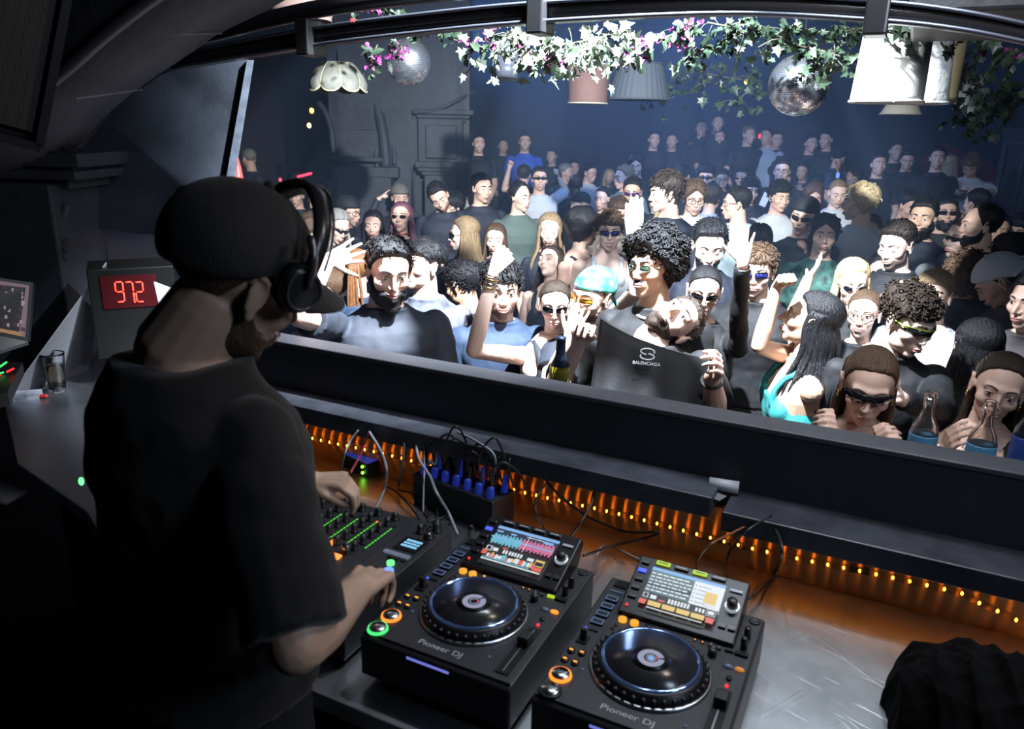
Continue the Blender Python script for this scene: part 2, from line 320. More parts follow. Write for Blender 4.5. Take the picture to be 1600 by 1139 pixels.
# pillar at the left edge
d = 3.3
def pill():
    fr = CR*[1, 1, 0]; fr = fr/np.linalg.norm(fr); fb = np.array([-fr[1], fr[0], 0]); R = np.stack([fr, fb, [0, 0, 1.0]], 1)
    def b(mb, x0, x1, y0, y1, dd, th):
        P0 = q(x0, y1, dd); P1 = q(x1, y0, dd); cc = (P0+P1)/2+fb*th/2; mb.box(cc, (abs((P1-P0)@fr)/2, th/2, abs(P1[2]-P0[2])/2), R)
    mb = MB(); b(mb, -160, 106, 285, 640, 3.25, .4); wl = mb.obj('wall_pillar', m_stone, smooth=False, kind='structure', bevel=.01)
    mb = MB(); b(mb, -170, 122, 240, 256, 3.1, .6); b(mb, -165, 114, 256, 268, 3.15, .5); b(mb, -168, 118, 268, 276, 3.12, .5); b(mb, -162, 108, 276, 290, 3.18, .4)
    mb.obj('capital', m_stone, wl, smooth=False, bevel=.006)
    mb = MB(); arc = [(6, 296), (8, 330), (20, 352), (50, 366), (80, 358), (98, 340), (104, 320)]
    mb.tube(bez([q(x, y, 3.23) for x, y in arc], 30), .022, 8)
    for k in range(3): mb.tube(bez([q(x, y+14+k*12, 3.23) for x, y in ((-30, 372), (20, 380), (60, 378), (108, 362))], 16), .012, 6)
    mb.obj('scroll_moulding', m_stone, wl)
pill()
# big dusty dark screen at the left of the booth opening
pts = [(104, 352), (112, 300), (130, 230), (180, 170), (250, 118), (300, 100), (388, 92), (381, 150), (368, 215), (356, 286), (340, 330), (300, 360), (256, 368), (200, 364), (150, 356)]
root = MB().prism([q(x, y, 3.5) for x, y in pts], q(300, 200, 3.56)-q(300, 200, 3.5)).obj('side_screen', mat('dusty_black', (0.03, 0.036, 0.048), .5, bump=.2, bscale=50, var=.5, vscale=4), smooth=False)
tag(root, 'large dusty black side screen panel left of the booth opening', 'screen')
MB().prism([q(x, y, 3.44) for x, y in ((386, 94), (397, 94), (366, 286), (352, 286))], q(300, 200, 3.54)-q(300, 200, 3.44)).obj('edge_strip', mat('brushed_edge', (0.25, 0.29, 0.36), .4, .7, var=.3, vscale=20), root, smooth=False)
for (x, y, r) in ((288, 222, .035), (312, 232, .03), (340, 270, .035), (330, 258, .025)):
    pass
# red lit signal tube beside it
mb = MB(); P = [q(372, 330, 4.2), q(373, 285, 4.2), q(371, 262, 4.2), q(370, 246, 4.2)]; mb.tube(P, [.03, .03, .02, .008], 12)
tag(mb.obj('signal_light', emat('red_glow', (1, .06, .05), 2.6)), 'glowing red cone shaped light beside the screen edge', 'light')
# speaker top left
def spk():
    c = q(20, 70, 1.55); fr = (q(105, 0, 1.5)-q(0, 12, 1.5)); fr /= np.linalg.norm(fr); dn = q(66, 206, 1.5)-q(105, 0, 1.5); bk = nrm_(ray(92, 90)); dn -= bk*(dn@bk); dn = nrm_(dn); fr = np.cross(bk, -dn)
    if fr@CR < 0: fr = -fr
    cor = q(84, 103, 1.5); c = cor-fr*.22; H = .30
    rt = thing('loudspeaker', 'black loudspeaker with perforated grille in the top left corner', 'speaker', tuple(c))
    R = np.stack([fr, bk, -dn], 1); c = c-dn*.14
    MB().box(c+bk*.17, (.225, .15, H), R).obj('cabinet', mat('speaker_black', (.012, .012, .013), .5), rt, smooth=False, bevel=.01)
    g = mat('grille', (.035, .03, .03), .6); nt = g.node_tree; b = nt.nodes['Principled BSDF']
    tc = nt.nodes.new('ShaderNodeTexCoord'); v = nt.nodes.new('ShaderNodeTexVoronoi'); v.inputs['Scale'].default_value = 190; v.inputs['Randomness'].default_value = 0
    nt.links.new(tc.outputs['Object'], v.inputs['Vector']); cr = nt.nodes.new('ShaderNodeValToRGB'); cr.color_ramp.elements[0].position = .2; cr.color_ramp.elements[1].position = .35
    cr.color_ramp.elements[0].color = (.004, .004, .004, 1); cr.color_ramp.elements[1].color = (.06, .05, .045, 1)
    nt.links.new(v.outputs['Distance'], cr.inputs['Fac']); nt.links.new(cr.outputs[0], b.inputs['Base Color'])
    MB().box(c+bk*.01, (.205, .012, H-.025), R).obj('grille', g, rt, smooth=False)
    mb = MB(); mb.box(c+fr*.222, (.008, .02, H), R); mb.box(c-fr*.222, (.008, .02, H), R); mb.box(c-dn*(-H), (.225, .02, .008), R); mb.box(c-dn*H, (.225, .02, .008), R)
    mb.obj('grille_frame', mat('frame_dark', (.03, .03, .034), .35), rt, smooth=False)
spk()
# curved lighting rail along the top of the opening
m_rail = mat('rail_black', (.03, .03, .034), .28, .4)
def rail():
    rt = thing('lighting_rail', 'long curved black rail along the top of the booth opening', 'rail', tuple(q(840, 40, 2.6)))
    lo = [(270, 106), (480, 72), (660, 50), (850, 33), (1130, 21), (1360, 31), (1500, 46), (1640, 74)]
    hi = [(290, 82), (480, 46), (660, 22), (850, 4), (1130, -8), (1360, 2), (1500, 18), (1640, 46)]
    L = bez([Yp(x, y, 2.30) for x, y in lo], 70); H = bez([Yp(x, y, 2.30) for x, y in hi], 70)
    n = len(L); V = np.concatenate([L, H, L+[0, .07, 0], H+[0, .07, 0]]); F = []
    for i in range(n-1): F += [(i, i+1, n+i+1, n+i), (2*n+i, 3*n+i, 3*n+i+1, 2*n+i+1), (i, 2*n+i, 2*n+i+1, i+1), (n+i, n+i+1, 3*n+i+1, 3*n+i)]
    F += [(0, n, 3*n, 2*n), (n-1, 3*n-1, 4*n-1, 2*n-1)]
    MB().add(V, F).obj('beam', m_rail, rt, smooth=True)
    mb = MB(); mb.tube(L+[0, -.006, 0], .006, 8); mb.tube(H+[0, -.006, 0], .006, 8); mb.obj('edge_lip', mat('rail_edge', (.10, .11, .14), .35, .8), rt)
    for (x, y) in ((485, 60), (845, 22), (1372, 18)):
        c = Yp(x, y, 2.31); MB().box(c, (.028, .05, .06)).obj('clamp', m_rail, rt, smooth=False, bevel=.006)
    mb = MB(); up = bez([Yp(x, y, 2.36) for x, y in ((300, 60), (520, 10), (850, -30))], 20); mb.tube(up, .03, 10); mb.obj('upper_tube', m_rail, rt)
    # addressable led glint under the beam
    o = text('display', '93', .018, emat('red_disp', (1, .05, .04), 4), rt, tuple(Yp(551, 32, 2.285)-np.array(rt['_o'])), (PI/2, 0, .1))
rail()
mb = MB(); c = q(1560, 10, 2.2); mb.box(c, (.22, .35, .055)); mb.box(c+[-.2, 0, .1], (.03, .3, .1)); tag(mb.obj('ceiling_box', m_dark, smooth=False, bevel=.01), 'dark equipment box hanging in the top right corner', 'box')
# ================================================================ the gear on the counter
TZ = 0.95
m_body = mat('player_body', (0.035, 0.036, 0.042), .40, .2, bump=.03, bscale=220)
m_side = mat('player_side', (0.02, 0.02, 0.023), .42)
m_gloss = mat('player_gloss', (0.008, 0.008, 0.010), .36, spec=.3)
m_knob = mat('knob_black', (0.012, 0.012, 0.013), .4)
m_chrome = mat('chrome_cap', (.7, .72, .75), .2, 1.0, aniso=.6)
m_silver = mat('silver_ring', (.5, .52, .56), .3, 1.0)
m_print = mat('pale_print', (.45, .46, .5), .5)
m_rubber = mat('rubber', (.015, .015, .016), .7)
E_or = emat('led_orange', (1, .25, .02), 1.7); E_or2 = emat('led_amber', (1, .34, .03), 1.6); E_gr = emat('led_green', (.06, .8, .18), 1.3); E_bl = emat('led_blue', (.06, .10, .9), 1.4)
E_lime = emat('led_lime', (.5, .75, .02), .9); E_red = emat('led_red', (1, .02, .03), 2); E_cy = emat('lcd_cyan', (.25, .62, .95), 1.0)
E_scr = [emat('screen_navy', (.02, .05, .12), 0.50), emat('screen_sky', (.25, .5, .9), 0.87), emat('screen_teal', (.20, .62, .80), 0.81), emat('screen_pink', (.85, .22, .42), 0.74), emat('screen_white', (.8, .85, .9), 0.93), emat('screen_gold', (.85, .6, .18), 0.87), emat('screen_red', (.9, .15, .1), 0.81), emat('screen_black', (.01, .012, .02), 0.31), emat('screen_slate', (.14, .26, .30), 0.62)]
m_blueb = mat('pad_blue', (.10, .13, .19), .35, emit=(.12, .2, .4), es=.12)
def screen_mesh(kind, w_, h_):
    """one flat display: rectangles of the interface, in a plane of width w_ and height h_, lower left at 0,0"""
    mb = MB(); k = [0]
    def r(x0, y0, x1, y1, ci):
        k[0] += 1; z = .0001*k[0]; mb.cur = ci
        mb.add([(x0*w_, y0*h_, z), (x1*w_, y0*h_, z), (x1*w_, y1*h_, z), (x0*w_, y1*h_, z)], [(0, 1, 2, 3)])
    r(0, 0, 1, 1, 7); rr = random.Random(3 if kind == 'wave' else 5)
    r(0, .93, 1, 1, 1)
    if kind == 'wave':
        r(0, .80, 1, .93, 0); r(.02, .84, .12, .88, 1); r(.25, .84, .34, .88, 1); r(.5, .88, .8, .895, 4); r(.78, .84, .93, .9, 1)
        N = 60
        for i in range(N):
            x = i/N; a = .07+.09*abs(math.sin(i*.9))*rr.uniform(.6, 1); ci = 2 if x < .47 else 3
            r(x, .66-a, x+.9/N, .66+a, ci)
        r(.0, .645, 1, .675, 4 if False else 1); r(.56, .46, .568, .9, 4)
        r(.03, .30, .12, .42, 4); r(.045, .315, .105, .405, 7); r(.14, .32, .22, .40, 4)
        for i in range(7): r(.30+.045*i+(0.01 if i > 1 else 0), .31, .33+.045*i+(0.01 if i > 1 else 0), .40, 4)
        r(.27, .42, .36, .45, 6); r(.70, .30, .80, .37, 4); r(.83, .22, .97, .38, 5); r(.84, .24, .96, .33, 7)
        r(0, .18, .08, .30, 6); cs = [4, 5, 3, 4, 2, 5, 4, 3, 6, 4]
        for i in range(22): r(.10+i*.034, .14+rr.uniform(-.01, .01), .132+i*.034, .24+rr.uniform(-.02, .03), rr.choice(cs))
        r(.84, .10, .98, .19, 6); r(.05, .05, .98, .08, 4); r(.05, .10, .8, .12, 2)
    else:
        r(0, .42, .60, .93, 8); r(.60, .36, 1, .93, 4)
        for i in range(6):
            y = .86-i*.082; r(0, y-.05, .6, y-.046, 0); x = .03
            if i == 3: r(0, y-.047, .60, y+.03, 0)
            r(.02, y-.012, .07, y+.018, 4)
            while x < .48: l = rr.uniform(.03, .09); r(x+.06, y-.012, x+.06+l, y+.018, 4); x += l+.015
        for i in range(5): r(.63, .80-i*.09, .645, .82-i*.09, 7); r(.67, .80-i*.09, .67+rr.uniform(.1, .2), .812-i*.09, 8)
        r(.78, .48, .94, .72, 5); r(.80, .50, .92, .70, 5)
        r(0, .16, 1, .38, 7); r(.02, .26, .09, .36, 4); r(.03, .27, .08, .35, 7); r(.12, .26, .2, .34, 4); r(.24, .25, .32, .28, 6)
        for i in range(7): r(.36+.042*i, .25, .388+.042*i, .35, 4)
        for i in range(3): r(.72+.045*i, .25, .748+.045*i, .33, 4)
        r(.86, .23, .98, .37, 4); r(.865, .24, .975, .36, 7); r(.88, .26, .96, .33, 4)
        r(0, .10, .09, .20, 6)
        for i in range(4): r(.12+i*.19, .10, .29+i*.19, .2, 5)
        r(.88, .08, .98, .19, 6); r(.12, .04, .85, .06, 4)
    return mb
def dj_player(x, y, label, second):
    rt = thing('media_player', label, 'dj player', (x, y, TZ), group='media players on the counter', world=False)
    P = {}
    def o(mb, name, mt, par=None, **k): return mb.obj(name, mt, par or rt, origin=(0, 0, 0), **k)
    W, D, H = .32, .405, .118
    # body with a side profile: feet, lower chassis, top plate
    mb = MB(); mb.prism([(0, 0, .022), (0, .0, .105), (0, .01, .112), (0, D, .118), (0, D, .022)], (W, 0, 0)); body = o(mb, 'chassis', m_side, smooth=False, bevel=.004)
    mb = MB(); mb.prism([(.004, .008, .1125), (W-.004, .008, .1125), (W-.004, D-.003, .1185), (.004, D-.003, .1185)], (0, 0, .0022)); o(mb, 'top_plate', m_body, smooth=False, bevel=.002)
    mb = MB(); mb.prism([(.049, .01, .1148), (.0505, .01, .1148), (.0505, D-.005, .1208), (.049, D-.005, .1208)], (0, 0, .0004)); mb.prism([(.272, .01, .1148), (.2735, .01, .1148), (.2735, D-.005, .1208), (.272, D-.005, .1208)], (0, 0, .0004)); o(mb, 'plate_seam', m_knob, smooth=False)
    for fx in (.03, W-.03):
        for fy in (.05, D-.04): o(MB().cyl((fx, fy, .011), .018, .022), 'foot', m_rubber)
    zt = .118
    def Z0(yy): return .1147+(yy)*.0148
    # jog wheel
    c = (.16, .158, Z0(.158)-.0015)
    j = o(MB().lathe(c, [(.108, 0), (.108, .004), (.105, .007), (.104, .0055), (.1035, .004)], 64), 'jog_ring', m_silver)
    jw = o(MB().lathe(c, [(.103, .0), (.1035, .006), (.1005, .014), (.094, .020), (.0925, .022), (.088, .0225)], 64), 'jog_wheel', m_gloss)
    mb = MB()
    for k in range(36):
        a = 2*PI*k/36; mb.ell((c[0]+.0985*math.cos(a), c[1]+.0985*math.sin(a), c[2]+.0145), (.0052, .0052, .004), n=8, m=5)
    o(mb, 'finger_dimples', m_knob, jw)
    o(MB().lathe(c, [(.0875, .0215), (.088, .0246), (.0855, .0262), (.0825, .0258), (.082, .0235)], 72), 'touch_rim', mat('rim_blue_glow', (.35, .5, .95), .12, 1.0, emit=(.2, .4, 1.0), es=.06), jw)  # blue tint and glow put the rim's bluish reflection into the material
    o(MB().lathe(c, [(.0, .0225), (.0815, .0225), (.0818, .0240), (.0, .0242)], 64), 'platter', mat('platter_black', (.022, .022, .026), .22), jw)
    o(MB().lathe(c, [(.0, .0242), (.035, .0242), (.0352, .0246), (.0, .0247)], 48), 'centre_plate', m_gloss, jw)
    em = emat('jog_display', (.50, .52, .74), .55)
    mb = MB(); ring = []
    a0, gap = (1.05, .22) if not second else (.35, .22)
    N = 40; V = []
    for i in range(N+1):
        a = a0+gap/2+(2*PI-gap)*i/N; V += [(c[0]+.0125*math.cos(a), c[1]+.0125*math.sin(a), c[2]+.0252), (c[0]+.0235*math.cos(a), c[1]+.0235*math.sin(a), c[2]+.0252)]
    mb.add(V, [(2*i, 2*i+1, 2*i+3, 2*i+2) for i in range(N)]); o(mb, 'jog_display', em, jw, smooth=False)
    o(MB().tube([(c[0]+.0085*math.cos(t), c[1]+.0085*math.sin(t), c[2]+.0252) for t in np.linspace(0, 2*PI, 32, endpoint=False)], .0008, 6, closed=True), 'display_ring', em, jw)
    if second: o(MB().cyl((c[0], c[1], c[2]+.0252), .006, .0006), 'artwork_dot', emat('dot_blue', (.25, .45, .8), .9), jw)
    o(MB().box((c[0]+.009, c[1]+.003, c[2]+.0256), (.0015, .001, .0003)), 'cue_mark', E_red, jw, smooth=False)
    # play / cue
    for nm, yy, em, lit in (('cue_button', .068, E_or, True), ('play_button', .024, E_gr, not second)):
        pz = Z0(yy)
        b = o(MB().lathe((.025, yy, pz), [(.0, .007), (.0155, .007), (.0165, .005), (.0165, 0)], 32), nm, m_chrome)
        o(MB().lathe((.025, yy, pz), [(.0165, .0), (.0175, .0045), (.0195, .0045), (.0205, .0)], 32), nm+'_ring', em if lit else m_knob, b)
    for i, (xx, yy) in enumerate(((.017, .137), (.037, .139), (.016, .109), (.036, .109))):
        o(MB().cyl((xx, yy, Z0(yy)+.002), .0075, .005, 20), 'search_button', m_knob)
        o(MB().box((xx, yy, Z0(yy)+.005), (.0035, .0016, .0006)), 'button_light', E_or2, smooth=False)
    o(MB().box((.024, .178, Z0(.18)+.001), (.010, .013, .002)), 'direction_plate', m_gloss, smooth=False)
    o(MB().box((.024, .180, Z0(.18)+.012), (.006, .004, .012)), 'direction_lever', m_knob, smooth=False, bevel=.001)
    o(MB().cyl((.016, .213, Z0(.21)+.001), .0025, .003, 12), 'memory_light', E_bl)
    for xx in (.027, .037): o(MB().box((xx, .213, Z0(.21)+.0015), (.004, .0035, .002)), 'memory_button', m_knob, smooth=False)
    for i in range(4):
        yy = .238+i*.028
        b = o(MB().box((.030, yy, Z0(yy)+.002), (.0125, .0080, .003)), 'hot_cue_pad', m_knob, smooth=False, bevel=.001)
        mb = MB()
        for dx, dy, hx, hy in ((0, .0072, .0115, .0006), (0, -.0072, .0115, .0006), (.0112, 0, .0006, .0072), (-.0112, 0, .0006, .0072)): mb.box((.030+dx, yy+dy, Z0(yy)+.0052), (hx, hy, .0003))
        o(mb, 'pad_light', mat('pad_light', (.1, .14, .22), .4, emit=(.14, .26, .62), es=.5), b, smooth=False)
    o(MB().box((.030, .352, Z0(.35)+.001), (.014, .002, .002)), 'call_button', m_blueb, smooth=False)
    o(MB().box((.030, .382, Z0(.38)+.001), (.014, .012, .002)), 'usb_slot', m_gloss, smooth=False)
    for i, xx in enumerate((.071, .095)): o(MB().cyl((xx, .268, Z0(.268)+.003), .0085, .006, 24), 'quick_button', emat('led_amber_round', (1, .42, .03), 1.0))
    o(MB().cyl((.122, .270, Z0(.27)+.002), .006, .005, 20), 'loop_button', m_knob)
    if not second: o(MB().cyl((.122, .270, Z0(.27)+.005), .0028, .001, 12), 'loop_light', E_or2)
    for xx, yy in ((.065, .247), (.062, .235)): o(MB().cyl((xx, yy, Z0(yy)+.001), .0035, .003, 12), 'small_button', m_knob)
    for xx in (.212, .226):
        o(MB().cyl((xx, .274, Z0(.27)+.001), .0035, .003, 12), 'grid_button', m_knob); o(MB().cyl((xx, .274, Z0(.27)+.003), .0015, .001, 8), 'grid_light', E_or2)
    for xx, yy, r in ((.243, .272, .006), (.258, .270, .0038)): o(MB().lathe((xx, yy, Z0(yy)), [(0, .003), (r*.6, .003), (r, .005), (r, 0)], 18), 'jog_mode_button', m_knob)
    kb = o(MB().lathe((.250, .248, Z0(.25)), [(.0, .014), (.007, .014), (.008, .012), (.0085, 0)], 20), 'jog_adjust_knob', m_knob)
    o(MB().box((.250, .253, Z0(.25)+.0142), (.0006, .003, .0004)), 'knob_mark', m_print, kb, smooth=False)
    for xx, yy in ((.298, .327), (.298, .294)): o(MB().lathe((xx, yy, Z0(yy)), [(0, .024), (.0055, .024), (.0062, .022), (.0065, 0)], 18), 'speed_knob', m_knob)
    o(MB().box((.298, .272, Z0(.27)+.002), (.012, .005, .003)), 'sync_button', m_gloss, smooth=False)
    o(MB().box((.276, .272, Z0(.27)+.003), (.0075, .0032, .002)), 'sync_light', E_lime if not second else m_knob, smooth=False)
    o(MB().ell((.283, .228, Z0(.23)+.002), (.009, .005, .004)), 'tempo_range_button', m_blueb)
    o(MB().ell((.303, .229, Z0(.23)+.002), (.009, .005, .004)), 'master_tempo_button', E_or if not second else mat('dull_orange', (.4, .15, .04), .5, emit=(1, .35, .05), es=.4))
    o(MB().cyl((.291, .197, Z0(.2)+.002), .005, .004, 16), 'reset_button', m_knob)
    o(MB().cyl((.291, .177, Z0(.18)+.001), .003, .003, 12), 'reset_light', E_red)
    mb = MB(); mb.box((.291, .095, Z0(.09)+.0006), (.013, .072, .0008)); sl = o(mb, 'tempo_slot', m_gloss, smooth=False)
    o(MB().box((.291, .095, Z0(.09)+.0018), (.0012, .066, .0003)), 'slot_line', m_silver, sl, smooth=False)
    o(MB().box((.291, .131 if second else .118, Z0(.12)+.010), (.011, .012, .009)), 'tempo_fader', m_knob, smooth=False, bevel=.002)
    o(MB().lathe((.302, .385, Z0(.385)), [(.004, .002), (.006, .002), (.010, .004), (.011, 0)], 24), 'vinyl_knob', m_knob)
    # tilted display block
    A = np.array([.055, .285, .122]); W2 = .226; ang = math.radians(20); L2 = .150
    e1 = np.array([0, math.cos(ang), math.sin(ang)])*L2; nn = np.array([0, -math.sin(ang), math.cos(ang)])
    mb = MB(); mb.prism([A+[0, 0, -.004], A+nn*.006, A+e1+nn*.006, A+e1+[0, .012, -.012], A+[0, .125, -.004]], (W2, 0, 0)); blk = o(mb, 'display_block', m_gloss, smooth=False, bevel=.003)
    sm = screen_mesh('wave' if not second else 'list', .150, .112)
    o2 = sm.obj('screen', E_scr, blk, smooth=False, origin=(0, 0, 0))
    o2.location = tuple(A+np.array([.034, 0, 0])+e1*.10+nn*.0068); o2.rotation_euler = (ang, 0, 0)
    def onb(u, v, h=.0085): return A+np.array([u, 0, 0])+e1*v+nn*h
    R = np.stack([[1, 0, 0], e1/L2, nn], 1)
    for i in range(5):
        c2 = onb(.016, .28+.15*i); bt = o(MB().box(c2, (.0085, .0042, .002), R), 'source_button', (E_bl if i == 3 else m_knob), blk, smooth=False, bevel=.001)
    o(MB().cyl(tuple(onb(.013, .12)), .0025, .003, 10), 'sd_light', E_red, blk)
    for i in range(4):
        lit = second and i in (0, 2); c2 = onb(.052+.038*i, .93)
        b = o(MB().box(c2, (.0145, .0048, .002), R), 'menu_button', E_lime if lit else m_knob, blk, smooth=False, bevel=.001)
        o(MB().box(c2+nn*.0022, (.010, .0012, .0003), R), 'menu_print', m_knob if lit else m_print, b, smooth=False)
    kc = onb(.205, .55, .006)
    def lat(prof, name, mt, par):
        V = []
        for r, h in prof:
            for k in range(32): V.append(kc+R[:, 0]*r*math.cos(2*PI*k/32)+R[:, 1]*r*math.sin(2*PI*k/32)+nn*h)
        return o(MB().loft([V[i*32:(i+1)*32] for i in range(len(prof))]), name, mt, par)
    sk = lat([(.0001, .020), (.009, .020), (.010, .018), (.0105, .004)], 'selector_knob', m_knob, blk)
    lat([(.0108, .001), (.0112, .004), (.0138, .0045), (.0150, .002), (.0150, .0)], 'selector_ring', mat('ring_white', (.6, .65, .7), .2, 1.0, emit=(.8, .9, 1), es=.35), sk)
    o(MB().box(onb(.205, .80), (.012, .003, .001), R), 'back_button', m_print, blk, smooth=False)
    for i in range(2): o(MB().box(onb(.197+.018*i, .22), (.007, .0045, .002), R), 'tag_button', m_knob, blk, smooth=False)
    text('brand_lettering', 'Pioneer DJ', .0185, m_print, rt, (.160, .031, Z0(.03)+.0006), (math.radians(.85), 0, 0), sx=1.15)
    o(MB().box((.152, -.0008, .098), (.045, .001, .0022)), 'front_strip', emat('strip_blue', (.2, .22, .8), .8), smooth=False)
    for xx, yy in ((.045, .10), (.243, .052)): o(MB().cyl((xx+.008, yy, Z0(yy)+.001), .003, .002, 12), 'mode_light', m_blueb)
    for pt in ((.09, .048), (.23, .048)): pass
    return rt
dj_player(-.80, .992, 'dj media player with waveform screen and green lit ring, beside the mixer', False)
dj_player(-.44, .992, 'dj media player with track list screen and lime buttons, at the right', True)
# ---------------------------------------------------------------- mixer
def mixer():
    x0, y0 = -1.255, 1.01; W, D, H = .40, .415, .108
    rt = thing('dj_mixer', 'black four channel dj mixer in front of the dj', 'mixer', (x0, y0, TZ), world=False)
    def o(mb, name, mt, par=None, **k): return mb.obj(name, mt, par or rt, origin=(0, 0, 0), **k)
    mb = MB(); mb.box((W/2, D/2, H/2+.008), (W/2, D/2, H/2-.008)); o(mb, 'chassis', m_side, smooth=False, bevel=.004)
    z = H+.0005; o(MB().box((W/2, D/2, z), (W/2-.004, D/2-.004, .0015)), 'top_plate', m_body, smooth=False)
    for fx in (.03, W-.03):
        for fy in (.04, D-.04): o(MB().cyl((fx, fy, .005), .015, .01), 'foot', m_rubber)
    z += .0015
    chx = [.105, .155, .205, .255]
    def knob(x, y, r=.0075, h=.018, par=None, cap=m_knob, nm='knob'):
        k = o(MB().lathe((x, y, z), [(0, h), (r*.85, h), (r, h-.002), (r*1.05, .004), (r*1.25, .003), (r*1.25, 0)], 16), nm, m_knob, par)
        o(MB().box((x, y+r*.55, z+h+.0002), (.0007, r*.45, .0003)), 'knob_mark', m_print, k, smooth=False); return k
    for cx in chx:
        for i in range(6): knob(cx, .385-.032*i, .0075 if i else .0085)
    for cx in chx:
        mb = MB()
        o(MB().box((cx+.019, .30, z+.0003), (.0022, .065, .0005)), 'level_meter_slot', m_gloss, smooth=False)
        mb = MB()
        for i in range(9): mb.box((cx+.019, .243+i*.012, z+.0012), (.0016, .0042, .0004))
        o(mb, 'level_meter', emat('meter_green', (.12, .9, .05), .8), smooth=False)
    o(MB().box((.205+.019, .352, z+.0014), (.002, .004, .0005)), 'meter_peak', E_or, smooth=False)
    # filter knobs and their lit caps
    for i, cx in enumerate(chx):
        k = knob(cx-.008, .205, .009, .022, nm='filter_knob')
        o(MB().lathe((cx-.008, .205, z), [(.0095, .004), (.0098, .018), (.0086, .0205)], 16), 'lit_skirt', emat('skirt_orange', (1, .3, .06), 1.6) if i < 3 else m_silver, k)
    for i, cx in enumerate((.092, .142, .190, .238)):
        o(MB().box((cx, .178, z+.003), (.0135, .008, .003)), 'channel_button', E_or if i == 1 else emat('led_orange_dim', (1, .28, .05), 1.8), smooth=False, bevel=.0015)
    for i in range(3):
        for j in range(2): o(MB().box((.028+.020*i, .236+j*.016, z+.002), (.0075, .0055, .002)), 'effect_pad', emat('pad_white', (.55, .8, 1), 2.2), smooth=False)
    for i in range(2): o(MB().box((.022, .21-.018*i, z+.002), (.008, .005, .002)), 'mic_button', E_bl if i == 0 else m_knob, smooth=False)
    for xx in (.028, .06):
        for yy in (.385, .35, .315, .285): knob(xx, yy, .007)
    for i, cx in enumerate(chx):
        s = o(MB().box((cx-.008, .10, z+.0003), (.0022, .055, .0006)), 'fader_slot', m_gloss, smooth=False)
        o(MB().box((cx-.008, .10+.028*(-1)**i, z+.010), (.010, .0065, .008)), 'channel_fader', m_knob, s, smooth=False, bevel=.0015)
        mb = MB()
        for t in range(9): mb.box((cx-.008, .05+.0125*t, z+.0002), (.010, .0004, .0002))
        o(mb, 'scale_print', m_print, s, smooth=False)
        o(MB().box((cx-.008, .10+.028*(-1)**i, z+.0182), (.009, .0007, .0004)), 'fader_line', m_print, s, smooth=False)
    s = o(MB().box((.18, .028, z+.0003), (.05, .0022, .0006)), 'crossfader_slot', m_gloss, smooth=False); o(MB().box((.195, .028, z+.009), (.006, .010, .008)), 'crossfader', m_knob, s, smooth=False, bevel=.001)
    # right column
    o(MB().box((.357, .302, z+.001), (.030, .028, .0015)), 'display_window', m_gloss, smooth=False)
    mb = MB()
    for i in range(5):
        for j in range(3): mb.box((.341+i*.0085, .316-j*.012, z+.0028), (.0036, .0042-.001*(j % 2), .0003))
    o(mb, 'display', E_cy, smooth=False)
    knob(.375, .385, .010, .024); knob(.345, .36, .0075, .02); k = knob(.375, .350, .011, .012, nm='level_knob')
    o(MB().lathe((.375, .350, z), [(0, .0135), (.010, .013)], 20), 'cap', m_silver, k)
    for i, xx in enumerate((.338, .352, .366)):
        for j in range(2): o(MB().cyl((xx, .395-.014*j, z+.002), .0035, .004, 12), 'cue_dot', m_knob, smooth=True)
    o(MB().box((.352, .252, z+.002), (.034, .0055, .002)), 'touch_strip', mat('strip_silver', (.55, .58, .65), .25, 1.0, emit=(.5, .6, .9), es=.2), smooth=False)
    for i in range(3): o(MB().box((.345+.018*i, .236, z+.002), (.006, .004, .002)), 'beat_button', m_knob, smooth=False)
    o(MB().cyl((.363, .213, z+.003), .009, .007, 24), 'cue_select_button', emat('btn_green', (.15, .95, .25), 1.6)); o(MB().cyl((.378, .184, z+.003), .0115, .007, 24), 'effect_on_button', emat('btn_blue', (.12, .22, 1), 2.2))
    knob(.352, .15, .012, .02); knob(.352, .11, .012, .02)
    mb = MB(); mb.box((.30, D/2, z+.0002), (.0006, D/2-.02, .0003)); mb.box((.080, D/2, z+.0002), (.0006, D/2-.02, .0003)); o(mb, 'plate_seam', m_knob, smooth=False)
mixer()
# ---------------------------------------------------------------- amber light rope on the back board
rope = thing('light_rope', 'clear rope of amber bulbs lying along the back of the counter', 'light rope', (-.6, 1.765, 1.03))
xs = np.linspace(-1.98, .72, 80); ropez = lambda x: 1.028+.006*math.sin(x*3.1)+.004*math.sin(x*9) if x < .25 else 1.028-.055*min(1, ((x-.25)/.3)**1.3)
ropey = lambda x: 1.757 if x < .25 else 1.757-.10*min(1, (x-.25)/.45)
P = np.array([(x, ropey(x), ropez(x)) for x in xs])
MB().tube(P, .0075, 8).obj('rope_tube', mat('clear_tube', (.9, .75, .5), .15, trans=1.0, ior=1.2), rope)
bm = emat('bulb_amber', (1, .36, .03), 13)
proto = MB().ell(P[0], (.0038, .0038, .0042), n=8, m=6)
me0 = None
for i, p in enumerate(P):
    if me0 is None: b0 = MB().ell((0, 0, 0), (.0028, .0028, .0038), n=8, m=6).obj('bulb', bm, rope, origin=(0, 0, 0)); me0 = b0.data; b = b0
    else: b = b0.copy(); COL.objects.link(b); b.parent = rope
    b.location = tuple(p-np.array(rope['_o'])+[0, -.002, 0])
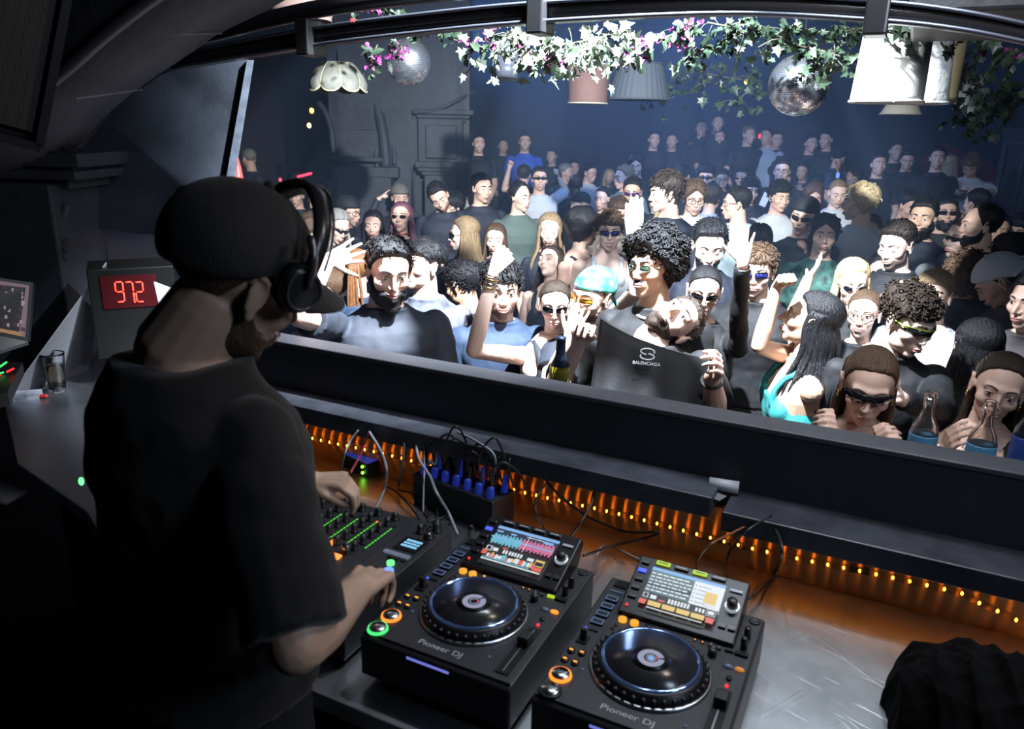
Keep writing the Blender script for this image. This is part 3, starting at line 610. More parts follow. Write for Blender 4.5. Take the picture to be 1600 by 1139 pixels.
# second short strand going round the right end
# ---------------------------------------------------------------- small gear and cables
def jackbox():
    c = np.array([-.985, 1.70, TZ]); rt = thing('patch_box', 'black patch box crowded with blue plugs and cables', 'patch box', tuple(c))
    R = np.array([[.985, .17, 0], [-.17, .985, 0], [0, 0, 1.0]])
    MB().box(c+[0, 0, .045], (.145, .05, .045), R).obj('case', m_side, rt, smooth=False, bevel=.004)
    bl = mat('plug_blue', (.02, .045, .30), .3, emit=(.04, .08, .9), es=.12)
    for i in range(7):
        p = c+R@np.array([-.12+.04*i, -.03, .092]); k = MB().tcap(p, p+[0, .004, .02], .011, .010, 12).obj('plug', bl, rt)
        MB().tcap(p+[0, .004, .02], p+[.002*(i % 3), .012, .055], .007, .0045, 10).obj('plug_boot', m_rubber, k)
        p2 = c+R@np.array([-.11+.04*i, .02, .092]); MB().tcap(p2, p2+[0, .006, .04], .010, .006, 12).obj('plug', m_rubber if i % 2 else bl, rt)
    return c, R
JC, JR = jackbox()
bx = thing('effects_box', 'small blue box with two green lights behind the mixer', 'effects box', tuple(Zp(566, 735, TZ)))
c = Zp(566, 735, TZ)+[0, .02, 0]; R = np.array([[.97, .24, 0], [-.24, .97, 0], [0, 0, 1.0]])
MB().box(c+[0, 0, .022], (.060, .045, .022), R).obj('case', m_side, bx, smooth=False, bevel=.003)
MB().box(c+[0, 0, .045], (.057, .040, .002), R).obj('lid', mat('lid_blue', (.03, .06, .35), .25, emit=(.04, .08, .6), es=.35), bx, smooth=False)
for i in range(2): MB().ell(c+R@np.array([.045, -.05, .035-.02*i]), (.005, .005, .005)).obj('status_light', emat('status_green', (.25, 1, .05), 3), bx)
c_cable = mat('black_cable', (.012, .012, .013), .45); g_cable = mat('grey_cable', (.28, .29, .33), .4); r_cable = mat('red_cable', (.45, .04, .06), .4); o_cable = mat('tan_cable', (.20, .07, .03), .45)
def cable(pts, mt, r, label, grp=None):
    P = bez(pts, 40); o = MB().tube(P, r, 7).obj('cable', mt, origin=tuple(P[0])); tag(o, label, 'cable', grp)
S = lambda x, y, z: Zp(x, y, z)
Yy = lambda x, y, yy=1.70: Yp(x, y, yy)
cable([Yy(442, 628, 1.70), Yy(425, 660, 1.69), Yy(408, 682, 1.68), S(398, 696, .96)], g_cable, .003, 'thin grey cable hanging over the lights beside the dj shoulder')
cable([Yy(488, 655), Yy(478, 675), Yy(462, 693, 1.66), Yy(440, 694, 1.62), S(404, 683, .96)], c_cable, .0028, 'thin black cable looping in front of the lights left of the raised hand')
cable([Yy(577, 675, 1.67), Yy(595, 705, 1.62), Yy(604, 735, 1.56), S(600, 765, .99), S(585, 800, 1.02)], g_cable, .0042, 'grey cable arcing down from the shelf to the mixer back')
cable([Yy(577, 675, 1.67), Yy(566, 705, 1.60), Dp(548, 738, 1.52)], r_cable, .0025, 'thin red cable pinched in the raised hand')
cable([Yy(560, 672, 1.68), Yy(547, 690, 1.66), Yy(538, 712, 1.63), S(532, 740, .97)], g_cable, .003, 'grey cable hanging beside the small blue box')
cable([Yy(632, 690, 1.69), Yy(630, 712, 1.68), Yy(627, 735, 1.68), S(622, 760, .96)], g_cable, .0036, 'straight grey plug cable left of the patch box, upper one')
cable([Yy(650, 695, 1.69), Yy(655, 718, 1.65), Yy(672, 745, 1.6), Yy(682, 770, 1.5), S(700, 800, 1.03), S(715, 835, 1.0)], g_cable, .0042, 'long grey cable sweeping from the shelf past the mixer corner')
cable([Yy(662, 698, 1.69), Yy(663, 730, 1.66), Yy(662, 760, 1.6), S(661, 800, 1.0)], g_cable, .003, 'vertical grey cable beside the long sweeping one')
cable([Yy(692, 690, 1.70), Yy(684, 705, 1.69), Yy(680, 725, 1.68), JC+[-.10, -.02, .14]], g_cable, .004, 'short grey cable plugged at the left end of the patch box')
cable([Yy(715, 675, 1.71), Yy(745, 690, 1.66), Yy(770, 708, 1.64), Yy(774, 730, 1.65), JC+[.10, -.02, .13]], g_cable, .0036, 'grey cable curling over the top of the patch box')
for i in range(7):
    a = JC+JR@np.array([-.12+.04*i, -.03, .14]); hgt = .06+.03*(i % 3)
    cable([a, a+[.01, -.01, hgt*.6], a+[.04+.01*(i % 2), .0, hgt], a+[.075, .03, .02], a+[.08, .05, -.03]], c_cable, .0032, 'black patch cable looping above the blue plugs, '+('first', 'second', 'third', 'fourth', 'fifth', 'sixth', 'seventh')[i]+' from the left', 'patch cables above the blue plugs')
for i in range(6):
    a = S(600+22*i, 758+7*i, .958); b_ = S(655+14*i, 812-3*i, .958); mid = (a+b_)/2+[0.02*(i % 3-1), .02, .01+.004*i]
    cable([a, mid, b_, b_+[.02*(-1)**i, -.06, 0]], c_cable, .003, 'black cable tangled on the counter behind the mixer, '+('first', 'second', 'third', 'fourth', 'fifth', 'sixth')[i]+' from the left', 'tangled cables behind the mixer')
cable([Yy(856, 752), Yy(840, 775, 1.66), Yy(837, 800, 1.60), S(853, 830, 1.0), S(864, 852, 1.05)], c_cable, .003, 'black cable running into the back of the waveform player, left one')
cable([Yy(928, 768), Yy(923, 790, 1.66), Yy(905, 820, 1.60), S(888, 842, 1.0), S(873, 857, 1.05)], c_cable, .003, 'black cable running into the back of the waveform player, right one')
cable([S(912, 868, 1.07), S(960, 852, .99), S(1002, 842, .975), Yp(1028, 832, 1.73), Yp(975, 830, 1.73), Yp(915, 805, 1.72), Yp(870, 770, 1.71), Yp(850, 745, 1.71)], c_cable, .0034, 'black cable crossing the bare counter towards the amber lights')
cable([S(932, 868, 1.0), S(948, 852, .96), Yp(1012, 880, 1.60)-[0, 0, .0], S(1022, 882, .96), S(1020, 910, .99)], g_cable, .0022, 'thin pale cable lying between the two players')
cable([Yy(1180, 815), Yy(1140, 835, 1.62), Yy(1105, 855, 1.55), S(1088, 885, .97), S(1095, 910, 1.02)], o_cable, .0026, 'thin brown cable arching to the back of the right player')
cable([Yy(1205, 805), Yy(1160, 835, 1.62), S(1140, 862, .99), S(1133, 895, 1.0), S(1137, 925, 1.05)], c_cable, .0032, 'black cable dropping to the back of the right player')
cable([Yy(1195, 812), Yy(1214, 832, 1.66), Yy(1222, 865, 1.60), S(1210, 895, .97), S(1190, 920, .97), S(1170, 935, 1.03)], c_cable, .0034, 'black cable in a wide loop right of the right player')
cable([S(1225, 880, .965), S(1200, 905, .965), S(1175, 925, .97), S(1165, 945, 1.03)], o_cable, .0028, 'short brown cable below the wide black loop')
cable([Yp(1090, 838, 1.765), Yp(1130, 848, 1.765), Yp(1168, 858, 1.765)], c_cable, .004, 'short black lead on the amber board above the right player')
cable([Yp(1328, 888, 1.775), Yp(1344, 891, 1.775), Yp(1358, 893, 1.775)], c_cable, .005, 'short black tie on the amber lights far right')
for i in range(9):
    a = JC+JR@np.array([-.13+.034*i, .02, .12]); b_ = a+np.array([(-1)**i*(.05+.012*(i % 4)), -.03-.01*(i % 3), .02]); c_ = JC+JR@np.array([-.15+.036*i, .045, .20])
    cable([a, (a+c_)/2+[.01, -.03, .03], c_], c_cable if i % 3 else g_cable, .0030, ('black' if i % 3 else 'grey')+' lead rising behind the patch box to the shelf, '+('first', 'second', 'third', 'fourth', 'fifth', 'sixth', 'seventh', 'eighth', 'ninth')[i]+' from the left', 'leads rising behind the patch box')
# aux lead at the mixer corner
tag(MB().tcap(S(736, 838, .985), S(736, 824, 1.08), .010, .007).obj('plug', m_rubber), 'black plug standing at the rear corner between mixer and player', 'plug')
c = Zp(1130, 768, 1.143); rl = thing('tape_roll', 'small pale roll lying on the right shelf board', 'roll', tuple(c))
MB().tube([c+[-.035, -.005, .016], c+[.035, .005, .016]], .016, 20).obj('roll', mat('roll_grey', (.35, .37, .4), .5), rl)
MB().box(c+[-.02, -.035, .002], (.03, .018, .001), np.array([[.95, .3, 0], [-.3, .95, 0], [0, 0, 1]])).obj('loose_end', mat('roll_grey2', (.13, .13, .15), .5), rl, smooth=False)
tag(MB().ell(Yp(441, 626, 1.688), (.006, .006, .005)).obj('indicator_light', E_red), 'tiny red light on the edge of the shelf', 'light')
# black cloth bundle at the lower right
def cloth():
    c = np.array([.34, 1.42, TZ]); N, M = 220, 110; V = []; F = []
    r_ = np.random.default_rng(4); ks = [(r_.uniform(3, 22), r_.uniform(-18, 18), r_.uniform(0, 6.3), r_.uniform(.6, 1.3)) for _ in range(12)]
    for i in range(M+1):
        t = (PI/2)*i/M
        for j in range(N):
            a = 2*PI*j/N
            R0 = .165*(1+.16*math.sin(2*a+1.0)+.10*math.sin(3*a+.3)+.06*math.sin(5*a+2)); x = R0*1.25*math.cos(t)*math.cos(a); y = R0*math.cos(t)*math.sin(a)
            h = .135*math.sin(t)**.9*(1+.22*math.sin(2.2*a+.5)*math.cos(t))
            d_ = sum(k3*.0062*(1-abs(math.sin((k0*x+k1*y)*1.6+k2+2.4*math.sin(9*x+7*y+k2)+1.2*math.sin(17*y-13*x+k0))))**1.5 for k0, k1, k2, k3 in ks)
            nx, ny, nz = math.cos(t)*math.cos(a), math.cos(t)*math.sin(a), math.sin(t)
            V.append((c[0]+x+nx*d_, c[1]+y+ny*d_, max(c[2]+.001, c[2]+h*1.0+nz*d_*1.2)))
    F = [(i*N+k, i*N+(k+1) % N, (i+1)*N+(k+1) % N, (i+1)*N+k) for i in range(M) for k in range(N)]+[tuple(range(N-1, -1, -1))]
    o = MB().add(V, F).obj('jacket', mat('black_cloth', (.0025, .0025, .003), 1.0, bump=.3, bscale=60, spec=.1), origin=tuple(c)); tag(o, 'crumpled black jacket heaped on the steel counter at the lower right', 'jacket')
cloth()
# level clock with red digits, its cabinet
ck = thing('level_display', 'black box with red digital reading 97.2', 'display', tuple(Dp(205, 560, 3.1)))
d_ = 3.1; n_ = -ray(205, 470)*[1, 1, 0]; n_ = n_/np.linalg.norm(n_); fr = np.array([-n_[1], n_[0], 0]); R = np.stack([fr, -n_, [0, 0, 1.0]], 1)
base = Dp(212, 560, d_); top = Dp(212, 415, d_); cc = (base+top)/2; hz = (top[2]-base[2])/2
MB().box(cc-n_*.12, (.155, .12, hz), R).obj('case', mat('clock_case', (.006, .006, .006), .35), ck, smooth=False, bevel=.004)
PLP = cc
def PL(x, y): v = ray(x, y); return CAM+v*(((PLP-CAM)@n_)/(v@n_))
p = PL(203, 455); MB().box(p+n_*.003, (.10, .003, .065), R).obj('window', mat('window_red', (.05, .006, .008), .2), ck, smooth=False)
E_dig = emat('digit_red', (1, .045, .02), 3.5)
def seg7(ch, c, w_, h_, par):
    on = {'9': 'abcdfg', '7': 'abc', '2': 'abged'}[ch]; L = dict(a=((-1, 1), (1, 1)), b=((1, 1), (1, 0)), c=((1, 0), (1, -1)), d=((-1, -1), (1, -1)), e=((-1, 0), (-1, -1)), f=((-1, 1), (-1, 0)), g=((-1, 0), (1, 0)))
    mb = MB()
    for s_ in on:
        (x0, y0), (x1, y1) = L[s_]; a = np.array([x0*w_, 0, y0*h_]); b = np.array([x1*w_, 0, y1*h_]); dd = (b-a)/np.linalg.norm(b-a); a = a+dd*.003; b = b-dd*.003
        mb.tube([c+R@a, c+R@b], .0033, 6)
    mb.obj('digit', E_dig, par)
for i, ch in enumerate('972'): seg7(ch, PL(187+i*15.5, 455.5)+n_*.008, .0135, .040, ck)
MB().ell(PL(210.5, 471)+n_*.008, (.004, .004, .004)).obj('decimal_point', E_dig, ck)
# acrylic guard panes
m_acr = mat('acrylic', (.75, .78, .85), .12, alpha=.32)
A_, B_, T_ = Zp(8, 625, .951), Zp(138, 578, .951), Dp(165, 410, 3.05)
ac = MB().prism([A_, B_, T_], (.004, .003, 0)).obj('acrylic_guard', m_acr, smooth=False); tag(ac, 'clear triangular plastic guard standing on the counter beside the glass', 'guard')
P0 = Dp(240, 440, 2.9); ac2 = MB().prism([P0, Dp(272, 452, 2.95), Dp(254, 503, 2.9)], (.004, .003, 0)).obj('acrylic_guard', m_acr, smooth=False); tag(ac2, 'small pointed plastic guard piece between red display and dj neck', 'guard')
# pint glass
c = Zp(91, 612, TZ); gl = thing('pint_glass', 'clear half full beer glass on the counter at the left', 'glass', tuple(c))
m_glass = mat('clear_glass', (.95, .97, 1), .02, trans=1.0, ior=1.3)
MB().lathe(c, [(.0, .002), (.028, .002), (.030, .012), (.033, .06), (.041, .150), (.0425, .160), (.040, .160), (.0385, .150), (.030, .06), (.026, .014), (.0, .012)], 32).obj('glass', m_glass, gl)
MB().lathe(c, [(.0, .014), (.0255, .014), (.0295, .06), (.034, .112), (.0, .112)], 28).obj('drink', mat('pale_drink', (.6, .45, .3), .05, trans=.7, ior=1.2), gl)
# chain
A2, B2 = Zp(58, 612, TZ+.008), Zp(128, 572, TZ+.008); N = 14; mb = MB()
for i in range(N):
    p = A2+(B2-A2)*(i+.5)/N; dd = (B2-A2)/np.linalg.norm(B2-A2); sd = np.array([-dd[1], dd[0], 0]) if i % 2 else np.array([0, 0, 1.0])
    mb.tube([p+dd*.017*math.cos(t)+sd*.0075*math.sin(t) for t in np.linspace(0, 2*PI, 16, endpoint=False)], .0022, 5, closed=True)
tag(mb.obj('chain', m_silver), 'short steel chain lying on the counter behind the glass', 'chain')
c = Zp(44, 622, TZ); bxx = MB().box(c+[0, 0, .012], (.045, .028, .012), np.array([[.7, -.7, 0], [.7, .7, 0], [0, 0, 1]])).obj('cigarette_box', mat('pale_card', (.4, .42, .5), .5, var=.5, vscale=30), smooth=False); tag(bxx, 'small pale box on the left end of the counter', 'box')
c = Zp(58, 623, TZ); tag(MB().tcap(c+[-.02, -.02, .009], c+[.025, .02, .009], .008, .008).obj('lighter', mat('lighter_red', (.5, .03, .03), .3)), 'red lighter beside the small pale box', 'lighter')
tag(MB().ell(Dp(127, 752, 1.75), (.006, .006, .010)).obj('indicator_light', emat('green_dot', (.1, 1, .2), 3)), 'tiny green light near the dj hip', 'light')
# laptop and controller at the far left
lp = thing('laptop', 'laptop with dim reddish grid screen at the left edge', 'laptop', tuple(Dp(20, 545, 2.8)))
a, b, c, d = (Dp(-60, 425, 2.8), Dp(52, 442, 2.95), Dp(44, 534, 2.95), Dp(-60, 512, 2.8))
def quadbox(P, off): return MB().prism(P, off)
off = np.array([-.004, .012, 0]); quadbox([a, b, c, d], off).obj('lid', m_side, lp, smooth=False)
def lerp(u, v): return (a*(1-u)+b*u)*(1-v)+(d*(1-u)+c*u)*v-off*.15
mb = MB(); mb.cur = 0; mb.add([lerp(.0, .05), lerp(.95, .05), lerp(.95, .93), lerp(.0, .93)], [(0, 1, 2, 3)])
r_ = random.Random(2)
for i in range(30):
    u = r_.uniform(.45, .9); v = r_.uniform(.1, .8); mb.cur = r_.choice((1, 1, 2)); e = -off*.05*(i % 5+1); s_ = r_.uniform(.02, .06)
    mb.add([lerp(u, v)+e, lerp(u+s_, v)+e, lerp(u+s_, v+.06)+e, lerp(u, v+.06)+e], [(0, 1, 2, 3)])
mb.cur = 3; mb.add([lerp(.3, .86)-off*.3, lerp(.9, .86)-off*.3, lerp(.9, .92)-off*.3, lerp(.3, .92)-off*.3], [(0, 1, 2, 3)])
mb.obj('screen', [emat('lap_grey', (.35, .22, .25), .45), emat('lap_dark', (.12, .03, .05), .3), emat('lap_pale', (.5, .38, .42), .5), emat('lap_gold', (.6, .3, .1), .5)], lp, smooth=False)
MB().prism([d, c, c+[-.02, -.16, -.02], d+[-.02, -.16, -.02]], (0, 0, -.012)).obj('keyboard_base', m_side, lp, smooth=False)
ct2 = thing('controller', 'black controller with green and red lit buttons at the left edge', 'controller', tuple(Dp(0, 590, 2.2)))
MB().prism([Dp(-80, 560, 2.5), Dp(35, 566, 2.5), Dp(12, 612, 2.2), Dp(-80, 640, 2.1)], (0, 0, -.04)).obj('case', m_side, ct2, smooth=False)
for (x0, y0, x1, y1, e) in ((0, 573, 10, 566, E_gr), (11, 581, 21, 576, E_red), (-3, 584, 5, 582, E_gr), (-6, 589, 3, 587, E_red)):
    MB().tcap(Dp(x0, y0, 2.35), Dp(x1, y1, 2.38), .003, .003, 6).obj('button_light', e, ct2)
# ================================================================ hanging things
def cord(p, par, top=3.6): MB().tube([p, [p[0], p[1], top]], .004, 6).obj('cord', c_cable, par)
def shade(name, label, c, r0, r1, h, mt, pleats=0, waist=0.0, trim=None, tilt=0.0, hang=True):
    """open drum: r0 top radius, r1 bottom radius, c = centre of the top rim"""
    rt = thing(name, label, 'lamp shade', tuple(c)); n = 96; V = []; M = 14
    for side in (0, 1):
        for i in range(M+1):
            t = i/M; r = r0+(r1-r0)*t-waist*math.sin(PI*t)-(.004 if side else 0)
            for k in range(n):
                a = 2*PI*k/n; rr = r+(.004*math.cos(a*pleats) if pleats else 0); V.append((c[0]+rr*math.cos(a)+tilt*t*h, c[1]+rr*math.sin(a), c[2]-h*t))
    S_ = (M+1)*n; F = []
    for i in range(M):
        for k in range(n):
            F.append((i*n+k, i*n+(k+1) % n, (i+1)*n+(k+1) % n, (i+1)*n+k)); F.append((S_+i*n+k, S_+(i+1)*n+k, S_+(i+1)*n+(k+1) % n, S_+i*n+(k+1) % n))
    for k in range(n): F.append((M*n+k, M*n+(k+1) % n, S_+M*n+(k+1) % n, S_+M*n+k)); F.append((k, S_+k, S_+(k+1) % n, (k+1) % n))
    MB().add(V, F).obj('fabric', mt, rt)
    tm = trim or mt
    for t, r in ((0, r0), (1, r1)):
        MB().tube([(c[0]+(r)*math.cos(a)+tilt*t*h, c[1]+(r)*math.sin(a), c[2]-h*t) for a in np.linspace(0, 2*PI, 64, endpoint=False)], .006, 6, closed=True).obj('rim', tm, rt)
    if hang: cord(np.array([c[0], c[1], c[2]]), rt)
    mb = MB()
    for a in (0, PI*2/3, PI*4/3): mb.tube([c, c+np.array([r0*math.cos(a), r0*math.sin(a), 0])], .003, 5)
    mb.obj('spider_wire', m_rail, rt)
    return rt
def shade_px(name, label, xc, ytop, ybot, wt, wb, d, mt, **k):
    c = Dp(xc, ytop, d); s = d/FPX; h = abs(Dp(xc, ytop, d)[2]-Dp(xc, ybot, d)[2])
    return shade(name, label, c, wt*s/2, wb*s/2, h, mt, **k)
m_pink = mat('pink_fabric', (.085, .042, .034), .8, bump=.15, bscale=120, var=.12, vscale=10)
m_pleat = mat('grey_pleated', (.034, .042, .054), .8, bump=.1)
m_white = mat('white_fabric', (.80, .78, .72), .8, bump=.15, bscale=150)
m_white2 = mat('embossed_fabric', (.62, .62, .62), .8, bump=1.0, bscale=26)
m_trim = mat('cream_trim', (.25, .22, .19), .7)
shade_px('lamp_shade', 'pink waisted fabric lamp shade hanging left of the pleated one', 921, 102, 161, 76, 62, 5.0, m_pink, waist=.012, trim=m_trim)
shade_px('lamp_shade', 'grey blue pleated cone lamp shade hanging right of the pink one', 1001, 100, 155, 68, 96, 5.4, m_pleat, pleats=30)
shade_px('lamp_shade', 'large bright white drum lamp shade, the biggest hanging shade', 1405, 46, 158, 100, 108, 2.75, m_white, tilt=-.03)
shade_px('lamp_shade', 'white embossed drum lamp shade just behind the biggest white one', 1452, 58, 160, 72, 86, 3.2, m_white2)
shade_px('lamp_shade', 'tan drum lamp shade half hidden behind the embossed white shade', 1486, 66, 158, 46, 46, 3.7, mat('tan_fabric', (.30, .24, .13), .8))
shade_px('lamp_shade', 'small cream cone lamp shade low behind the biggest white shade', 1412, 150, 178, 34, 60, 5.2, mat('cream_fabric', (.42, .40, .33), .8))
shade_px('lamp_shade', 'small ribbed white lamp shade hanging near the ivy at the right', 1521, 120, 170, 26, 40, 4.4, mat('ribbed_white', (.42, .43, .42), .8), pleats=14)
shade_px('lamp_shade', 'pinkish lamp shade above the rail at the upper left', 470, 2, 30, 110, 90, 4.0, mat('pinkish_fabric', (.30, .20, .17), .8))
m1 = MB().box(Dp(1400, 148, 2.62), (.012, .001, .022), np.array([[.8, 0, .6], [0, 1, 0], [-.6, 0, .8]])); tag(m1.obj('paper_tag', mat('paper_blue', (.55, .62, .75), .4), smooth=False), 'small bluish paper tag on the biggest white lamp shade', 'tag')
def scallop():
    c = Dp(527, 97, 4.7); s = 4.7/FPX; rt = thing('scalloped_shade', 'cream scalloped dome lamp shade hanging near the left', 'lamp shade', tuple(c)); R = 46*s; H = 44*s; n = 96; M = 16
    mt = mat('cream_scallop', (.14, .14, .115), .7, var=.35, vscale=14, bump=.2)
    V = []
    for side in (0, 1):
        for i in range(M+1):
            t = i/M
            for k in range(n):
                a = 2*PI*k/n; lob = abs(math.sin(a*4)); r = R*(1-.05*side)*(math.sin(min(1, .25+t*.85)*PI/2)**.8)*(1-.12*max(0, t-.75)*4*.3)*(1-.035*(1-lob)**2*3*t)
                z = -H*t*(1-.20*(1-lob)**1.5*t*t)
                V.append((c[0]+r*math.cos(a), c[1]+r*math.sin(a), c[2]+z))
    S_ = (M+1)*n; F = []
    for i in range(M):
        for k in range(n): F.append((i*n+k, (i+1)*n+k, (i+1)*n+(k+1) % n, i*n+(k+1) % n)); F.append((S_+i*n+k, S_+i*n+(k+1) % n, S_+(i+1)*n+(k+1) % n, S_+(i+1)*n+k))
    for k in range(n): F.append((M*n+k, S_+M*n+k, S_+M*n+(k+1) % n, M*n+(k+1) % n))
    F.append(tuple(range(n)))
    MB().add(V, F).obj('dome', mt, rt)
    MB().tube([V[M*n+k] for k in range(n)], .006, 6, closed=True).obj('piping', mat('piping_yellow', (.30, .29, .17), .6), rt)
    mb = MB()
    for k in range(8):
        a = k*PI/4; kk = int(round(a/(2*PI)*n)) % n; mb.tube([V[i*n+kk] for i in range(M+1)], .004, 5)
    mb.obj('seam', mat('piping_yellow', (.55, .52, .30)), rt); cord(c, rt)
scallop()
def disco(px, py, rpx, d, label):
    c = Dp(px, py, d); R = rpx*d/FPX*math.cos(math.atan(math.hypot(px-800, py-569)/FPX))*1.02; rt = thing('mirror_ball', label, 'disco ball', tuple(c))
    MB().ell(c, (R*.985,)*3, n=40, m=24).obj('core', mat('ball_core', (.03, .03, .035), .5), rt)
    mb = MB(); nl = 44; rr = np.random.default_rng(3)
    for i in range(nl):
        t0 = PI*i/nl; t1 = PI*(i+1)/nl; tm = (t0+t1)/2; nk = max(4, int(2*nl*math.sin(tm)))
        for k in range(nk):
            a0, a1 = 2*PI*k/nk, 2*PI*(k+1)/nk; g = .06; am = (a0+a1)/2
            nrm = np.array([math.sin(tm)*math.cos(am), math.sin(tm)*math.sin(am), math.cos(tm)]); jit = rr.normal(0, .03, 3)
            Q = []
            for (t, a) in ((t0+(t1-t0)*g, a0+(a1-a0)*g), (t1-(t1-t0)*g, a0+(a1-a0)*g), (t1-(t1-t0)*g, a1-(a1-a0)*g), (t0+(t1-t0)*g, a1-(a1-a0)*g)):
                v = np.array([math.sin(t)*math.cos(a), math.sin(t)*math.sin(a), math.cos(t)]); v = v*R; dv = v-nrm*R; v = v+nrm*(dv@jit)*1.0; Q.append(c+v)
            mb.add(Q, [(0, 1, 2, 3)])
    mb.obj('mirror_tiles', mat('mirror', (.90, .94, 1.0), .24, .96), rt, smooth=False)
    MB().cyl(c+[0, 0, R+.01], .02, .04, 16).obj('hanger', m_chrome, rt); cord(c+[0, 0, R], rt)
disco(638, 97, 37, 4.6, 'smaller mirror ball hanging beside the cream scalloped shade')
disco(1248, 133, 51, 3.6, 'larger mirror ball hanging beside the biggest white shade')
# moving light and little lamps
def fixture(px, py, d, label):
    c = Dp(px, py, d); rt = thing('stage_light', label, 'stage light', tuple(c)); f = np.array([.1, -.25, -.96]); f /= np.linalg.norm(f)
    MB().tcap(c-f*.06, c+f*.06, .075, .07, 20).obj('head', mat('fixture_grey', (.05, .055, .07), .35), rt)
    MB().tube([c+f*.05, c+f*.125], [.07, .062], 24).obj('lens_barrel', mat('fixture_grey', (.05, .055, .07)), rt)
    mb = MB(); mb.tube(bez([c+[-.09, 0, 0], c+[-.1, 0, .1], c+[-.05, 0, .16], c+[.05, 0, .16], c+[.1, 0, .1], c+[.09, 0, 0]], 24), .012, 8); mb.obj('yoke', m_rail, rt)
    MB().box(c+[0, 0, .20], (.07, .05, .04)).obj('base', m_rail, rt, smooth=False, bevel=.01); cord(c+[0, 0, .23], rt)
    return rt, c, f
fixture(793, 88, 4.4, 'dark moving stage light hanging left of the bright leaves')
rt, c, f = None, None, None
def spotbody():
    c = np.array(SPOT_AT); f = np.array([-1.75, 4.9, 1.2])-c; f /= np.linalg.norm(f); rt = thing('stage_light', 'bright stage light above the rail aimed at the crowd', 'stage light', tuple(c)); c = c-f*.12
    mb = MB(); V = []; e1 = np.cross(f, [0, 0, 1.0]); e1 /= np.linalg.norm(e1); e2 = np.cross(e1, f)
    for r, h in ((.06, -.1), (.08, 0), (.08, .09), (.076, .09), (.076, 0), (.0, -.01)):
        V.append([c+f*h+max(r, 1e-4)*(math.cos(2*PI*k/24)*e1+math.sin(2*PI*k/24)*e2) for k in range(24)])
    mb.loft(V); mb.obj('housing', m_rail, rt)
spotbody()
for i, (x, y, d, s, col, lb) in enumerate(((487, 173, 9.5, .028, (1, .42, .08), 'orange wall lamp at the far left, upper of two'), (483, 196, 9.5, .026, (1, .6, .22), 'pale orange wall lamp at the far left, lower of two'), (1188, 213, 11, .03, (1, .03, .06), 'small red light behind the back row'), (1081, 10, 5, .03, (1, .25, .1), 'small round orange red lamp above the rail'), (438, 281, 8.5, .018, (1, .05, .1), 'tiny red light behind the dj cap'), (1166, 128, 8, .022, (1, .75, .1), 'small yellow light in the dark foliage'), (1078, 89, 6, .010, (.2, .3, 1), 'tiny blue light between pleated shade and mirror ball'))):
    o = MB().ell(Dp(x, y, d), (s, s, s*1.2), n=12, m=8).obj('wall_lamp' if i < 2 else 'indicator_light', emat('glow_%d' % i, col, 7 if i < 2 else 3), origin=tuple(Dp(x, y, d))); tag(o, lb, 'lamp')
tag(MB().tcap(Dp(1081, 28, 3.2), Dp(1081, 29, 3.2), .022, .022, 16).obj('indicator_light', emat('glow_r', (1, .2, .12), 2)), 'round orange red lamp just under the rail', 'lamp') if False else None
tag(MB().tcap(Dp(466, 276, 8.7), Dp(486, 271, 8.7), .014, .014, 8).obj('neon_tube', emat('neon_red', (1, .03, .08), 3.5)), 'short red neon tube glowing at the far left', 'neon tube')
# ---------------------------------------------------------------- ivy and bougainvillea garlands
m_ivy = [mat('ivy_leaf', (.024, .044, .025), .5, var=.35, vscale=12), mat('ivy_leaf_lit', (.14, .18, .13), .5, var=.3, vscale=12), mat('ivy_leaf_shaded', (.015, .032, .018), .5, var=.3)]  # one ivy in three tones: bright light and shade put into leaf colour
m_flower = mat('bract_pink', (.16, .02, .11), .6, var=.3, vscale=20); m_stem = mat('vine_stem', (.05, .05, .03), .7)
ivy_poly = [(0, 0), (.22, .12), (.52, .10), (.38, .38), (.60, .62), (.28, .62), (0, 1.15), (-.28, .62), (-.60, .62), (-.38, .38), (-.52, .10), (-.22, .12)]
oval_poly = [(0, 0), (.25, .2), (.38, .5), (.28, .8), (0, 1.1), (-.28, .8), (-.38, .5), (-.25, .2)]
def leafmb(mb, p, dirv, nrm, s, poly, fold=.18):
    d = dirv/np.linalg.norm(dirv); n_ = nrm-d*(nrm@d); n_ /= np.linalg.norm(n_)+1e-9; x = np.cross(d, n_); P = []
    for (u, v) in poly: P.append(p+x*u*s+d*v*s+n_*(abs(u)*fold*s-.18*v*v*s))
    c = p+d*.55*s-n_*.05*s; k = len(P)
    mb.add([c]+P, [(0, i+1, (i+1) % k+1) for i in range(k)])
